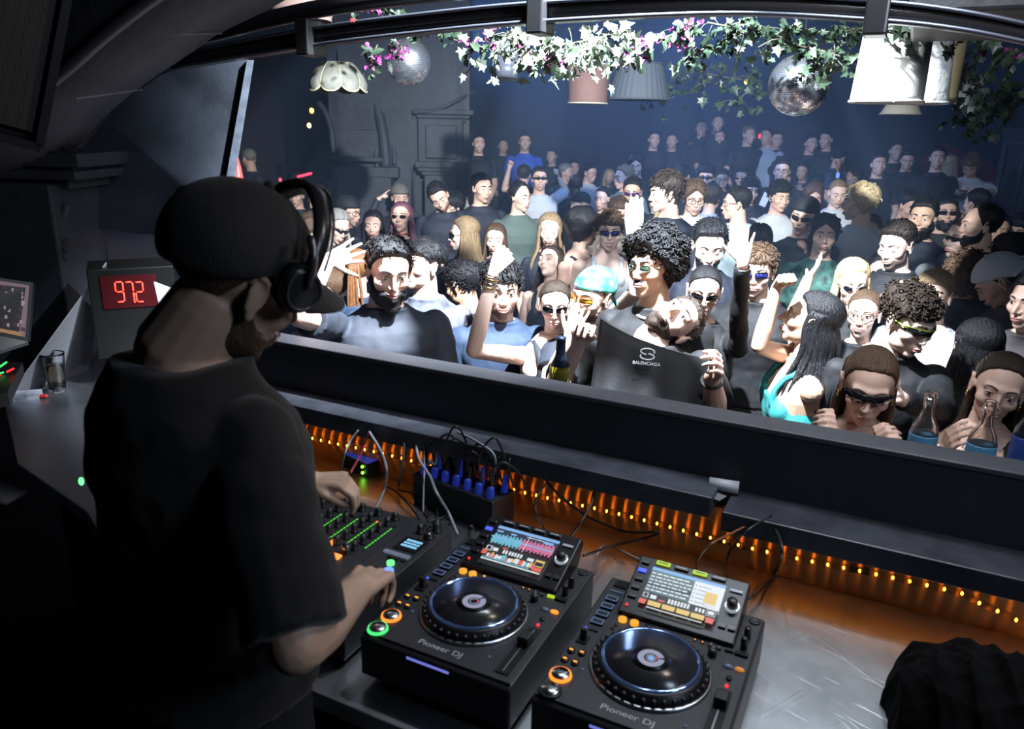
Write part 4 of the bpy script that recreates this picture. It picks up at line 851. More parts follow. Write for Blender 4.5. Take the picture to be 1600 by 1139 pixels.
def garland(pts, n, spread, leaf=.028, kind=0, flowers=0, label='', poly=ivy_poly, seed=1, drop=.0):
    rr = np.random.default_rng(seed); P = bez([Dp(*p) for p in pts], 40); rt = thing('ivy_garland' if not flowers else 'flower_garland', label, 'garland', tuple(P[0]), group=None)
    mb = MB(); mb.tube(P, .004, 5); lf = MB(); fl = MB()
    for i in range(int(n*.72)):
        k = rr.integers(0, len(P)); off = rr.normal(0, 1, 3)*spread*[1, 1, .75]; off[2] -= abs(rr.normal(0, drop)) if drop else 0; p = P[k]+off
        if rr.random() < .35: mb.tube([P[k], P[k]+off*.5+[0, 0, .01], p], .002, 4)
        dv = rr.normal(0, 1, 3)+[0, 0, -.7]; nv = rr.normal(0, .8, 3)+[0.1, -.9, .5]
        lf.cur = 0; leafmb(lf, p, dv, nv, leaf*rr.uniform(.9, 1.7), poly)
    mb.obj('vine', m_stem, rt); lf.obj('leaves', m_ivy[kind], rt, smooth=False)
    if flowers:
        for i in range(flowers):
            k = rr.integers(0, len(P)); p = P[k]+rr.normal(0, 1, 3)*spread*.8
            for j in range(4): leafmb(fl, p+rr.normal(0, .008, 3), rr.normal(0, 1, 3)+[0, 0, .2], rr.normal(0, 1, 3)+[0, -1, 0], leaf*.75, oval_poly, .3)
        fl.obj('blossoms', m_flower, rt, smooth=False)
    return rt
G = garland
G([(760, 60, 3.3), (815, 55, 3.2), (870, 70, 3.1), (930, 60, 3.1), (985, 48, 3.1)], 260, .06, .034, 1, 0, 'dense brightly lit ivy mass under the middle of the rail', seed=1, drop=.05)
G([(815, 75, 3.2), (850, 95, 3.15), (880, 88, 3.15)], 60, .045, .03, 1, 18, 'hanging sprig with pink flowers below the bright ivy mass', seed=2)
G([(700, 60, 3.6), (748, 72, 3.5), (762, 80, 3.5)], 34, .04, .034, 0, 9, 'green sprig with a pink flower left of the moving light', oval_poly, seed=3)
G([(690, 46, 3.6), (650, 50, 3.6), (600, 62, 3.6)], 26, .03, .030, 0, 4, 'sparse leafy sprig just under the rail above the small mirror ball', oval_poly, seed=4)
G([(615, 62, 3.7), (628, 75, 3.7), (622, 84, 3.7)], 10, .03, .036, 0, 6, 'short sprig with pink flowers in front of the small mirror ball', oval_poly, seed=5)
G([(590, 70, 3.7), (580, 88, 3.7), (577, 100, 3.7)], 14, .03, .036, 0, 6, 'short sprig with pink flowers beside the scalloped shade', oval_poly, seed=6)
G([(940, 70, 3.3), (980, 76, 3.3), (1030, 62, 3.2), (1060, 50, 3.2), (1095, 38, 3.2)], 70, .035, .030, 0, 22, 'flowering vine with pink bracts rising from the pink shade to the rail', oval_poly, seed=7)
G([(960, 84, 3.35), (985, 92, 3.35), (1010, 78, 3.35)], 26, .03, .030, 0, 10, 'pink flowering sprig hanging above the pleated shade', oval_poly, seed=8)
G([(1105, 35, 3.2), (1135, 40, 3.2), (1160, 36, 3.2), (1190, 50, 3.2), (1225, 55, 3.2)], 120, .045, .030, 0, 0, 'ivy vine along the rail left of the large mirror ball', seed=9, drop=.03)
G([(1060, 98, 3.3), (1090, 80, 3.3), (1120, 72, 3.3), (1150, 66, 3.3)], 62, .03, .028, 0, 0, 'ivy branch drooping between the pleated shade and large mirror ball', seed=10)
G([(1215, 55, 3.1), (1245, 70, 3.1), (1275, 78, 3.1), (1320, 90, 3.1), (1352, 100, 3.1)], 110, .04, .029, 0, 0, 'ivy vine crossing above the large mirror ball', seed=11, drop=.03)
G([(1230, 45, 3.1), (1290, 50, 3.1), (1350, 44, 3.1)], 80, .04, .029, 0, 0, 'ivy along the rail between mirror ball and biggest white shade', seed=12)
G([(1260, 92, 3.15), (1278, 102, 3.15), (1282, 112, 3.15)], 26, .025, .028, 0, 0, 'small ivy tip hanging in front of the large mirror ball', seed=13)
G([(1300, 40, 3.1), (1304, 80, 3.1), (1298, 112, 3.1)], 16, .015, .022, 0, 0, 'thin trailing ivy strand right of the large mirror ball', seed=14)
G([(1370, 44, 2.6), (1395, 52, 2.6), (1420, 48, 2.6)], 22, .03, .034, 0, 0, 'ivy leaves over the top of the biggest white shade', seed=15)
G([(1470, 66, 2.7), (1480, 80, 2.7), (1486, 78, 2.7)], 10, .02, .034, 0, 0, 'few leaves at the right rim of the biggest white shade', seed=16)
G([(1540, 60, 3.2), (1560, 80, 3.2), (1575, 88, 3.2), (1598, 80, 3.2)], 50, .04, .034, 0, 7, 'leafy branch with pink flowers at the top right edge', oval_poly, seed=17)
G([(1500, 100, 3.9), (1530, 130, 3.9), (1560, 160, 3.8), (1555, 180, 3.8), (1530, 198, 3.8)], 170, .06, .034, 0, 0, 'ivy cascade at the right with a lit lower tip', seed=18)
G([(1600, 130, 3.9), (1570, 160, 3.9), (1500, 175, 3.9)], 110, .05, .034, 2, 0, 'shaded dark ivy behind the lit cascade at the right', seed=19)
G([(1430, 30, 3.0), (1480, 34, 3.0), (1530, 50, 3.0)], 60, .04, .03, 2, 0, 'dark ivy above the white shades', seed=20)
G([(1080, 110, 5.2), (1130, 120, 5.2), (1170, 130, 5.2), (1150, 165, 5.2)], 120, .10, .04, 2, 0, 'dark foliage hanging far behind the mirror ball', seed=21)
G([(555, 8, 3.9), (590, 6, 3.9), (640, -2, 3.9)], 46, .05, .034, 0, 8, 'leafy sprig with pink flowers above the rail at the left', oval_poly, seed=22)
G([(1100, -4, 2.9), (1200, -12, 2.9), (1330, 0, 2.9)], 90, .04, .03, 1, 0, 'ivy lying over the top of the rail', seed=23)
G([(1010, 160, 5.6), (1060, 130, 5.6), (1080, 105, 5.6)], 60, .07, .035, 2, 0, 'thin dark vine behind the pleated shade', seed=24)
# ================================================================ people
def nrm(v): v = np.asarray(v, float); return v/(np.linalg.norm(v)+1e-12)
def sd_ell(P, c, r): 
    q_ = (P-np.array(c))/np.array(r); k0 = np.linalg.norm(q_, axis=-1); k1 = np.linalg.norm(q_/np.array(r), axis=-1)+1e-9; return k0*(k0-1)/k1
def sd_cap(P, a, b, ra, rb):
    a = np.array(a, float); b = np.array(b, float); pa = P-a; ba = b-a; h = np.clip((pa@ba)/(ba@ba), 0, 1); return np.linalg.norm(pa-h[..., None]*ba, axis=-1)-(ra+(rb-ra)*h)
def smin(a, b, k): h = np.clip(.5+.5*(b-a)/k, 0, 1); return b*(1-h)+a*h-k*h*(1-h)
def smax(a, b, k): return -smin(-a, -b, k)
HC = np.array([0, -.004, -.010])       # centre used for the star-shaped search
def head_sdf(P, fem=False, jaw=1.0, nose=1.0, mouth=0.0, full=0.0):
    f = .93 if fem else 1.0
    d = sd_ell(P, (0, -.020, .036), (.075, .094, .080))
    d = smin(d, sd_ell(P, (0, .026, -.012), (.060*f, .060, .084)), .03)
    d = smin(d, sd_ell(P, (0, .018, -.070), (.053*jaw*f+full*.008, .052, .038)), .03)
    d = smin(d, sd_ell(P, (0, .066, -.099*(.98 if fem else 1)), (.021*jaw*f, .018, .017)), .022)
    for s in (-1, 1):
        d = smin(d, sd_ell(P, (s*.043*f, .058, -.026), (.022+full*.006, .022, .020)), .02)
        d = smin(d, sd_cap(P, (s*.008, .084, .022), (s*.044, .070, .022), .011 if not fem else .008, .009), .014)
        d = smax(d, -sd_ell(P, (s*.031, .101, .003), (.019, .018, .0125)), .010)
        d = smin(d, sd_ell(P, (s*.031, .0735, .001), (.0135, .0135, .0125)), .003)
    d = smin(d, sd_cap(P, (0, .084, .010), (0, .104*(.5+.5*nose), -.030), .0075, .0105), .008)
    d = smin(d, sd_ell(P, (0, .103*(.6+.4*nose), -.034), (.0095, .0105, .0085)), .005)
    for s in (-1, 1): d = smin(d, sd_ell(P, (s*.0115, .093, -.038), (.0075, .009, .0065)), .005)
    d = smin(d, sd_ell(P, (0, .080, -.066), (.026, .018, .016)), .012)
    d = smin(d, sd_ell(P, (0, .0935, -.0600), (.020, .0075, .0052)), .004)
    d = smin(d, sd_ell(P, (0, .0920, -.0715-.008*mouth), (.018, .0080, .0062)), .004)
    if mouth: d = smax(d, -sd_ell(P, (0, .100, -.0665-.004*mouth), (.012, .022, .0075*mouth)), .003)
    else: d = smax(d, -sd_ell(P, (0, .104, -.0655), (.022, .013, .0012)), .002)
    return d
def star(sdf, dirs):
    lo = np.zeros(len(dirs)); hi = np.full(len(dirs), .20)
    # outermost crossing by marching from outside
    t = hi.copy(); 
    for _ in range(60):
        d = sdf(HC+dirs*t[:, None]); t = np.maximum(t-np.maximum(d*.8, 0), .01)
        if (d < .0003).all(): break
    return t
def dirgrid(n, m):
    V = []
    for i in range(m+1):
        th = PI*i/m
        for k in range(n): a = 2*PI*k/n; V.append((max(math.sin(th), 1e-3)*math.sin(a), max(math.sin(th), 1e-3)*math.cos(a), math.cos(th)))
    F = [(i*n+k, i*n+(k+1) % n, (i+1)*n+(k+1) % n, (i+1)*n+k) for i in range(m) for k in range(n)]
    F.append(tuple(range(n-1, -1, -1))); F.append(tuple(m*n+k for k in range(n)))
    return np.array(V), F
GRID = {'hi': dirgrid(120, 90), 'lo': dirgrid(64, 48)}
_hc = {}
def head_mesh(kind, fem, jaw, nose, mouth, full):
    key = (kind, fem, jaw, nose, mouth, full)
    if key not in _hc:
        D_, F = GRID[kind]; r = star(lambda P: head_sdf(P, fem, jaw, nose, mouth, full), D_); _hc[key] = r
    return _hc[key]
def surf_y(sd, x, z):
    x = np.asarray(x, float); y = np.full(x.shape, .16)
    for _ in range(40):
        d = sd(np.stack([x, y, np.broadcast_to(z, x.shape)], -1)); y = y-np.maximum(d, 0)*.8
    return y
class Noise:
    def __init__(s, seed, n=7): r = np.random.default_rng(seed); s.k = r.normal(0, 1, (n, 3)); s.k /= np.linalg.norm(s.k, axis=1, keepdims=True); s.p = r.uniform(0, 6.28, n)
    def __call__(s, P, f): return np.mean(np.sin(P@s.k.T*f+s.p), axis=1)*1.6
def ss(a, b, x): t = np.clip((x-a)/(b-a), 0, 1); return t*t*(3-2*t)
def hair_cover(style, hl, az, z):
    """hairline height for each azimuth (0 = front, pi = back)"""
    a = np.degrees(np.abs(az))
    xs, zs = {'std': ([0, 22, 40, 58, 72, 82, 95, 110, 130, 180], [.072, .070, .060, .030, -.012, -.028, .004, -.030, -.062, -.072]),
              'fem': ([0, 22, 42, 60, 72, 85, 100, 120, 140, 180], [.078, .074, .060, .028, -.005, .006, -.002, -.040, -.060, -.070]),
              'curtain': ([0, 18, 35, 50, 65, 80, 100, 120, 140, 180], [.074, .055, .030, .0, -.035, -.055, -.060, -.070, -.08, -.09]),
              'fringe': ([0, 22, 40, 58, 72, 82, 95, 110, 130, 180], [.045, .045, .040, .020, -.012, -.028, .004, -.030, -.062, -.072]),
              'full': ([0, 22, 40, 58, 72, 85, 100, 120, 150, 180], [.058, .055, .040, .010, -.030, -.050, -.060, -.075, -.085, -.09]),
              'cap': ([0, 40, 80, 120, 180], [.045, .040, .025, .000, -.015]),
              'receding': ([0, 22, 40, 58, 72, 82, 95, 110, 130, 180], [.094, .096, .080, .040, -.012, -.028, .004, -.030, -.062, -.072])}[hl]
    return np.interp(a, xs, zs)
HAIR = {  # style: (hairline, thickness fn parameters: top, side, lump amp, lump freq, strand amp)
 'buzz': ('std', .004, .002, 0, 0, .0006), 'short': ('std', .013, .005, .002, 60, .002), 'quiff': ('std', .017, .006, .003, 55, .003),
 'messy': ('fringe', .020, .010, .006, 60, .003), 'curly': ('fringe', .024, .012, .008, 110, .001), 'bigcurly': ('full', .050, .040, .013, 95, .001),
 'slick': ('fem', .006, .005, .001, 40, .0014), 'back': ('receding', .014, .010, .003, 40, .002), 'long': ('fem', .014, .012, .002, 40, .0016), 'bob': ('curtain', .018, .020, .004, 45, .002),
 'curtain': ('curtain', .022, .020, .006, 45, .003), 'bangs': ('fringe', .018, .014, .003, 40, .002), 'receding': ('receding', .009, .005, .001, 40, .001), 'fade': ('fringe', .020, .001, .007, 110, .001)}
def hair_shell(rh, D_, style, seed, hi):
    hl, top, side, la, lf, sa = HAIR[style]; P = HC+D_*rh[:, None]; az = np.arctan2(P[:, 0], P[:, 1]-.0+.02); z = P[:, 2]; zl = hair_cover(style, hl, az, z)
    N = Noise(seed); zj = zl+.004*N(P, 70)
    mask = ss(-.004, .012, z-zj); topw = ss(.0, .085, z)
    t = side+(top-side)*topw
    if style == 'fade': t = t*ss(-.0, .05, z)+.0015
    if style == 'quiff': t = t+.008*ss(.2, .9, D_[:, 1])*topw
    if style in ('long', 'bob', 'curtain'): t = t-.0075*np.exp(-(P[:, 0]/.0055)**2)*(z > .04)*(P[:, 1] > -.06)
    if style == 'long' and not hi: t = t+.0022*np.sin(az*26+4*N(P, 18))
    lum = la*np.maximum(-.4, N(P, lf))
    strand = sa*np.sin(az*(70 if hi else 36)+6*N(P, 20)) if style not in ('curly', 'bigcurly', 'fade') else sa*N(P, 400)
    if style in ('slick', 'back'): strand = sa*np.sin(P[:, 0]*900+4*N(P, 25))
    tt = (t+lum+strand*(.3+.7*topw))
    off = mask*tt-(1-mask)*.012
    return HC+D_*(rh+off)[:, None]
def strands(mb, rh_at, az0, az1, n, length, seed, r0=.011, wave=.006, bodydrop=True, side=1.0, fwd=0.0):
    rr = np.random.default_rng(seed)
    for i in range(n):
        a = az0+(az1-az0)*(i+rr.uniform(-.3, .3))/max(1, n-1); L = length*rr.uniform(.85, 1.08); ph = rr.uniform(0, 6.28); P = []; R_ = []
        sx, cy = math.sin(a), math.cos(a); M = 14
        for j in range(M):
            t = j/(M-1); z = .055-t*(L+.055); rad = .074 if z > 0 else .074+.010*min(1, -z/.1)
            if z < -.14: rad += .055*min(1, (-z-.14)/.12)*abs(cy if cy < 0 else .2)+.03*min(1, (-z-.14)/.12)*abs(sx)
            x = sx*rad*(1.0+.05*side); y = cy*rad*1.15-.022+(fwd*max(0, -z-.1) if cy > 0 else 0)
            P.append((x+wave*math.sin(t*9+ph)*t, y+wave*math.cos(t*8+ph)*t, z)); R_.append(r0*(.7+.5*math.sin(PI*min(1, t*1.1+.1)))*(1 if t < .85 else .65))
        mb.tube(P, R_, 7)
def hair_sheet(mb, a0, a1, length, th=.010):
    rings = []; M = 12
    for j in range(M):
        t = j/(M-1); z = .05-t*(length+.03); out = []
        for side in (0, 1):
            seq = np.linspace(a0, a1, 22) if side == 0 else np.linspace(a1, a0, 22)
            for a in seq:
                sx, cy = math.sin(a), math.cos(a); rad = (.070 if z > 0 else .070+.010*min(1, -z/.1))-(th if side else 0)*(1-.5*t)
                if z < -.14: rad += .055*min(1, (-z-.14)/.12)*abs(cy if cy < 0 else .2)+.03*min(1, (-z-.14)/.12)*abs(sx)
                out.append((sx*rad*1.05, cy*rad*1.15-.022, z+.006*math.sin(a*23)*(t > .9)))
        rings.append(out)
    mb.loft(rings)
def curls(mb, n, seed, rbase, lo, hi_, rt_=.0032):
    rr = np.random.default_rng(seed)
    for i in range(n):
        while True:
            d = nrm(rr.normal(0, 1, 3)); 
            if d[2] > lo and not (d[1] > .35 and d[2] < hi_): break
        R0 = rbase(d)*rr.uniform(.93, 1.06); c = HC+d*R0; e1 = nrm(np.cross(d, rr.normal(0, 1, 3))); e2 = np.cross(d, e1); rc = rr.uniform(.006, .0105); T = rr.uniform(5, 9)
        P = [c+e1*rc*math.cos(t)+e2*rc*math.sin(t)+d*(t/T-.5)*.016 for t in np.linspace(0, T, 12)]; mb.tube(P, rt_, 5)
SKIN = {k: mat('skin_'+k, c, .48, bump=.05, bscale=300, spec=.35) for k, c in dict(fair=(.66, .43, .34), pale=(.72, .52, .43), tan=(.46, .27, .18), olive=(.54, .35, .25), dark=(.10, .052, .032)).items()}
def hmat(name, c): 
    return mat('hair_'+name, c, .42, spec=.3, bump=.6, bscale=90, stretch=(3, 3, .6), var=.3, vscale=40)
HC_ = {k: hmat(k, c) for k, c in dict(bk=(.010, .010, .012), db=(.028, .018, .013), br=(.085, .050, .030), lb=(.22, .15, .085), bl=(.48, .38, .22), gy=(.22, .21, .20), pu=(.12, .05, .075), rd=(.20, .09, .04)).items()}
CL = {k: (c,) for k, c in dict(K=(.006, .0065, .009), N=(.010, .014, .028), W=(.46, .49, .53), G=(.09, .13, .12), B=(.022, .042, .085), R=(.06, .052, .056), T=(.02, .20, .20), D=(.016, .021, .034), Y=(.35, .42, .55), S=(.12, .11, .10), U=(.02, .07, .40), L=(.42, .62, .78), F=(.14, .12, .10), P=(.02, .09, .07)).items()}
def cmat(k):
    if k == 'L': return mat('cloth_L', (.55, .72, .82), .8, bump=.3, bscale=12, var=.35, vscale=9)
    if k == 'F': return mat('cloth_F', (.16, .13, .11), .9, bump=1, bscale=60, var=.8, vscale=14)
    if k == 'P': return mat('cloth_P', (.03, .10, .08), .7, bump=.3, bscale=12, var=.9, vscale=22)
    if k == 'X': return mat('cloth_X', (.12, .13, .17), .7, bump=.3, bscale=12, var=1.0, vscale=7)
    if k == 'J': return mat('cloth_J', (.008, .008, .009), .9, bump=.25, bscale=24, sheen=.15)
    if k == 'C': return mat('cloth_C', (.010, .010, .012), .8, bump=.3, bscale=300, sheen=.1)
    return mat('cloth_'+k, CL[k][0], .75, bump=.35, bscale=16)
m_eye = [mat('eye_white', (.75, .73, .70), .2), mat('iris_dark', (.02, .012, .008), .1)]
m_lip = mat('lip', (.42, .17, .15), .45); m_lipd = mat('lip_dark_skin', (.12, .05, .04), .45); m_lipr = mat('lip_red', (.5, .05, .06), .35)
m_mouth = mat('mouth_inner', (.05, .01, .01), .5); m_teeth = mat('teeth', (.75, .74, .70), .3)
m_lens = mat('lens_black', (.008, .008, .012), .05); m_lensb = mat('lens_blue', (.03, .04, .25), .08, .6); m_lensy = mat('lens_amber', (.75, .33, .02), .1); m_frame = mat('frame_black', (.01, .01, .012), .2)
m_lensv = mat('lens_violet', (.16, .05, .35), .08, .6); m_lensg = mat('lens_green', (.05, .09, .06), .1, .3); m_goldm = mat('gold', (.7, .5, .2), .25, 1.0)
m_jewel = mat('jewel_silver', (.75, .77, .8), .15, 1.0)
BAKE = []
def remesh(o, vox, smooth=3, disp=0.0):
    r = o.modifiers.new('r', 'REMESH'); r.mode = 'VOXEL'; r.voxel_size = vox; r.use_smooth_shade = True
    s = o.modifiers.new('s', 'SMOOTH'); s.factor = .5; s.iterations = smooth
    if disp:
        tx = bpy.data.textures.get('folds') or bpy.data.textures.new('folds', 'CLOUDS'); tx.noise_scale = .085; tx.noise_depth = 1
        dm = o.modifiers.new('d', 'DISPLACE'); dm.texture = tx; dm.strength = disp; dm.mid_level = .5; dm.texture_coords = 'GLOBAL'
    BAKE.append(o)
HP = dict(open=dict(curl=(.12, .12, .10), spread=.16, th=(.75, .25)), fist=dict(curl=(1.35, 1.5, 1.0), spread=.02, th=(.25, .9)), relaxed=dict(curl=(.45, .5, .35), spread=.08, th=(.55, .45)),
          point=dict(curl=(1.2, 1.3, .9), spread=.03, th=(.4, .6), index=(.05, .08, .05)), flat=dict(curl=(.03, .05, .03), spread=.015, th=(.22, .15)), pinch=dict(curl=(.75, .75, .5), spread=.05, th=(.55, .9), index=(.7, .8, .4)),
          hold=dict(curl=(.95, .95, .6), spread=.05, th=(.7, .8)), droop=dict(curl=(.85, .55, .35), spread=.12, th=(.45, .5)), wide=dict(curl=(.18, .14, .10), spread=.24, th=(.95, .15)))
def hand(mb, w, d, n, side, pose='open', s=1.0, r=1.0):
    """w wrist, d finger direction, n palm normal; side +1 right hand, -1 left hand"""
    hp = HP[pose]; d = nrm(d); n = nrm(np.asarray(n)-d*(np.asarray(n)@d)); x = np.cross(d, n)*side     # x points to the thumb side
    L = .092*s; W_ = .030*s; kn = []
    offs = (1.0, .33, -.35, -1.0); base = []
    for k, o_ in enumerate(offs):
        b = w+d*(L*(1.0-.03*abs(o_-.2)-(.06 if k == 3 else 0)))+x*W_*o_; base.append(b)
        mb.tcap(w+x*W_*.55*o_+d*.008, b, .0135*s*r, .0105*s*r, 9)
    mb.ell(w+d*L*.52, (.036*s, .046*s, .0135*s), np.stack([x, d, n], 1)); mb.ell(w+d*L*.38+x*.020*s+n*.006*s, (.019*s, .030*s, .014*s), np.stack([x, nrm(d+x*.5), n], 1))
    lens = (.073, .081, .075, .059)
    for k in range(4):
        cu = hp.get('index', hp['curl']) if k == 0 else hp['curl']; cu = [c*(1+.08*k) for c in cu]; sp = hp['spread']*(1.0, .3, -.35, -1.0)[k]*1.2; dd = nrm(d+x*math.tan(sp)); ax = np.cross(dd, n)
        p = base[k]; a = 0; rr_ = [.0092, .0084, .0077, .0066]
        for j, fr in enumerate((.46, .30, .24)):
            a += cu[j]; v = dd*math.cos(a)+n*math.sin(a); p2 = p+v*lens[k]*s*fr; mb.tcap(p, p2, rr_[j]*s*r*(.92 if k == 3 else 1), rr_[j+1]*s*r*(.92 if k == 3 else 1), 8); p = p2
    out, inn = hp['th']; p = w+d*.022*s+x*.020*s+n*.004; v = nrm(d*math.cos(out)+x*math.sin(out)+n*.18); p2 = p+v*.040*s; mb.tcap(p, p2, .0145*s*r, .0110*s*r, 9)
    v2 = nrm(v*math.cos(inn)+nrm(n*.6-x*.5+d*.5)*math.sin(inn)); p3 = p2+v2*.030*s; mb.tcap(p2, p3, .0108*s*r, .0092*s*r, 8); v3 = nrm(v2*math.cos(inn*.6)+nrm(n*.5-x*.6+d*.3)*math.sin(inn*.6)); mb.tcap(p3, p3+v3*.024*s, .0092*s*r, .0074*s*r, 8)
    return base
def solve_px(prev, px, py, L, sign):
    v = ray(px, py); o = CAM-prev; a = v@v; b = 2*(o@v); c = o@o-L*L; disc = b*b-4*a*c
    if disc <= 0:
        t = -b/(2*a); P = CAM+v*t; return prev+nrm(P-prev)*L
    t = (-b+(1 if sign > 0 else -1)*math.sqrt(disc))/(2*a); return CAM+v*t
def ring(c, ax, ay, n=24, sq=2.4):
    out = []
    for k in range(n):
        t = 2*PI*k/n; cc, s_ = math.cos(t), math.sin(t); out.append(c+ax*math.copysign(abs(cc)**(2/sq), cc)+ay*math.copysign(abs(s_)**(2/sq), s_))
    return out
GROUP = 'people in the dancing crowd'
def glasses(kind, sd, H, R, s, par, hi):
    T = lambda p: H+R@(np.array(p)*s)
    fr = MB(); ln = MB(); yv = lambda x: .103-9.5*x*x*(1.0 if kind != 'round' else .6)
    lm, fm = {'mirror': (m_lensv, m_frame), 'blue': (m_lensb, m_frame), 'amber': (m_lensy, m_goldm), 'roundm': (m_lensg, m_jewel), 'sport': (mat('sport_dark', (.01, .012, .01), .05), mat('sport_green', (.16, .20, .03), .2)), 'clear': (None, m_frame)}.get(kind, (m_lens, m_frame))
    def band(poly, t=.003):
        V = [T((x, yv(x), z)) for x, z in poly]+[T((x, yv(x)-t, z)) for x, z in poly]; n = len(poly); l1 = MB(); l1.add(V, [tuple(range(n)), tuple(range(2*n-1, n-1, -1))]+[(i, n+i, n+(i+1) % n, (i+1) % n) for i in range(n)]); l1.obj('lens', lm, par)
    if kind in ('shield', 'sport', 'wrap'):
        h0, h1 = {'shield': (.013, -.016), 'sport': (.014, -.020), 'wrap': (.016, -.022)}[kind]
        N = 14; xs = np.linspace(-.071, .071, N)
        up = [T((x, yv(x), h0-.006*(abs(x)/.07)**2+.004)) for x in xs]; lo_ = [T((x, yv(x)-.002, (h1+.012*(abs(x)/.071)**2 if abs(x) > .010 else h1*.35)+.004)) for x in xs]; ub = [T((x, yv(x)-.004, h0-.006*(abs(x)/.07)**2+.004)) for x in xs]; lb = [T((x, yv(x)-.006, (h1+.012*(abs(x)/.071)**2 if abs(x) > .010 else h1*.35)+.004)) for x in xs]
        V = up+lo_+ub+lb; F = []
        for i in range(N-1): F += [(i, N+i, N+i+1, i+1), (2*N+i, 2*N+i+1, 3*N+i+1, 3*N+i), (i, i+1, 2*N+i+1, 2*N+i), (N+i, 3*N+i, 3*N+i+1, N+i+1)]
        ln.add(V, F); fr.tube(up, .0016*s, 6)
    else:
        sh = {'oval': (.020, .0115, 2.0), 'round': (.018, .015, 2.0), 'roundm': (.017, .0125, 2.0), 'rect': (.026, .0135, 4.5), 'blue': (.027, .015, 4), 'mirror': (.026, .014, 4), 'amber': (.024, .012, 3), 'cat': (.027, .013, 3), 'clear': (.025, .017, 3)}[kind]
        for sg in (-1, 1):
            poly = []
            for k in range(20):
                t = 2*PI*k/20; c_, s_ = math.cos(t), math.sin(t); poly.append((sg*.034+sh[0]*math.copysign(abs(c_)**(2/sh[2]), c_), .001+sh[1]*math.copysign(abs(s_)**(2/sh[2]), s_)))
            if lm: band(poly if sg > 0 else poly)
            fr.tube([T((x, yv(x)+.0005, z)) for x, z in poly], (.0017 if kind != 'rect' else .0024)*s, 5, closed=True)
        fr.tube([T((x, yv(x)+.001, .005+.002*math.cos(x*90))) for x in np.linspace(-.012, .012, 5)], .0016*s, 5)
    for sg in (-1, 1): fr.tube([T((sg*.066, yv(.066)+.002, .006)), T((sg*.076, .045, .008)), T((sg*.079, .0, .006)), T((sg*.079, -.02, -.006))], .0018*s if kind not in ('shield', 'sport', 'wrap') else .0035*s, 5)
    g = fr.obj('glasses_frame', fm, par)
    if lm and ln.n: ln.obj('visor_lens', lm, par, smooth=True)
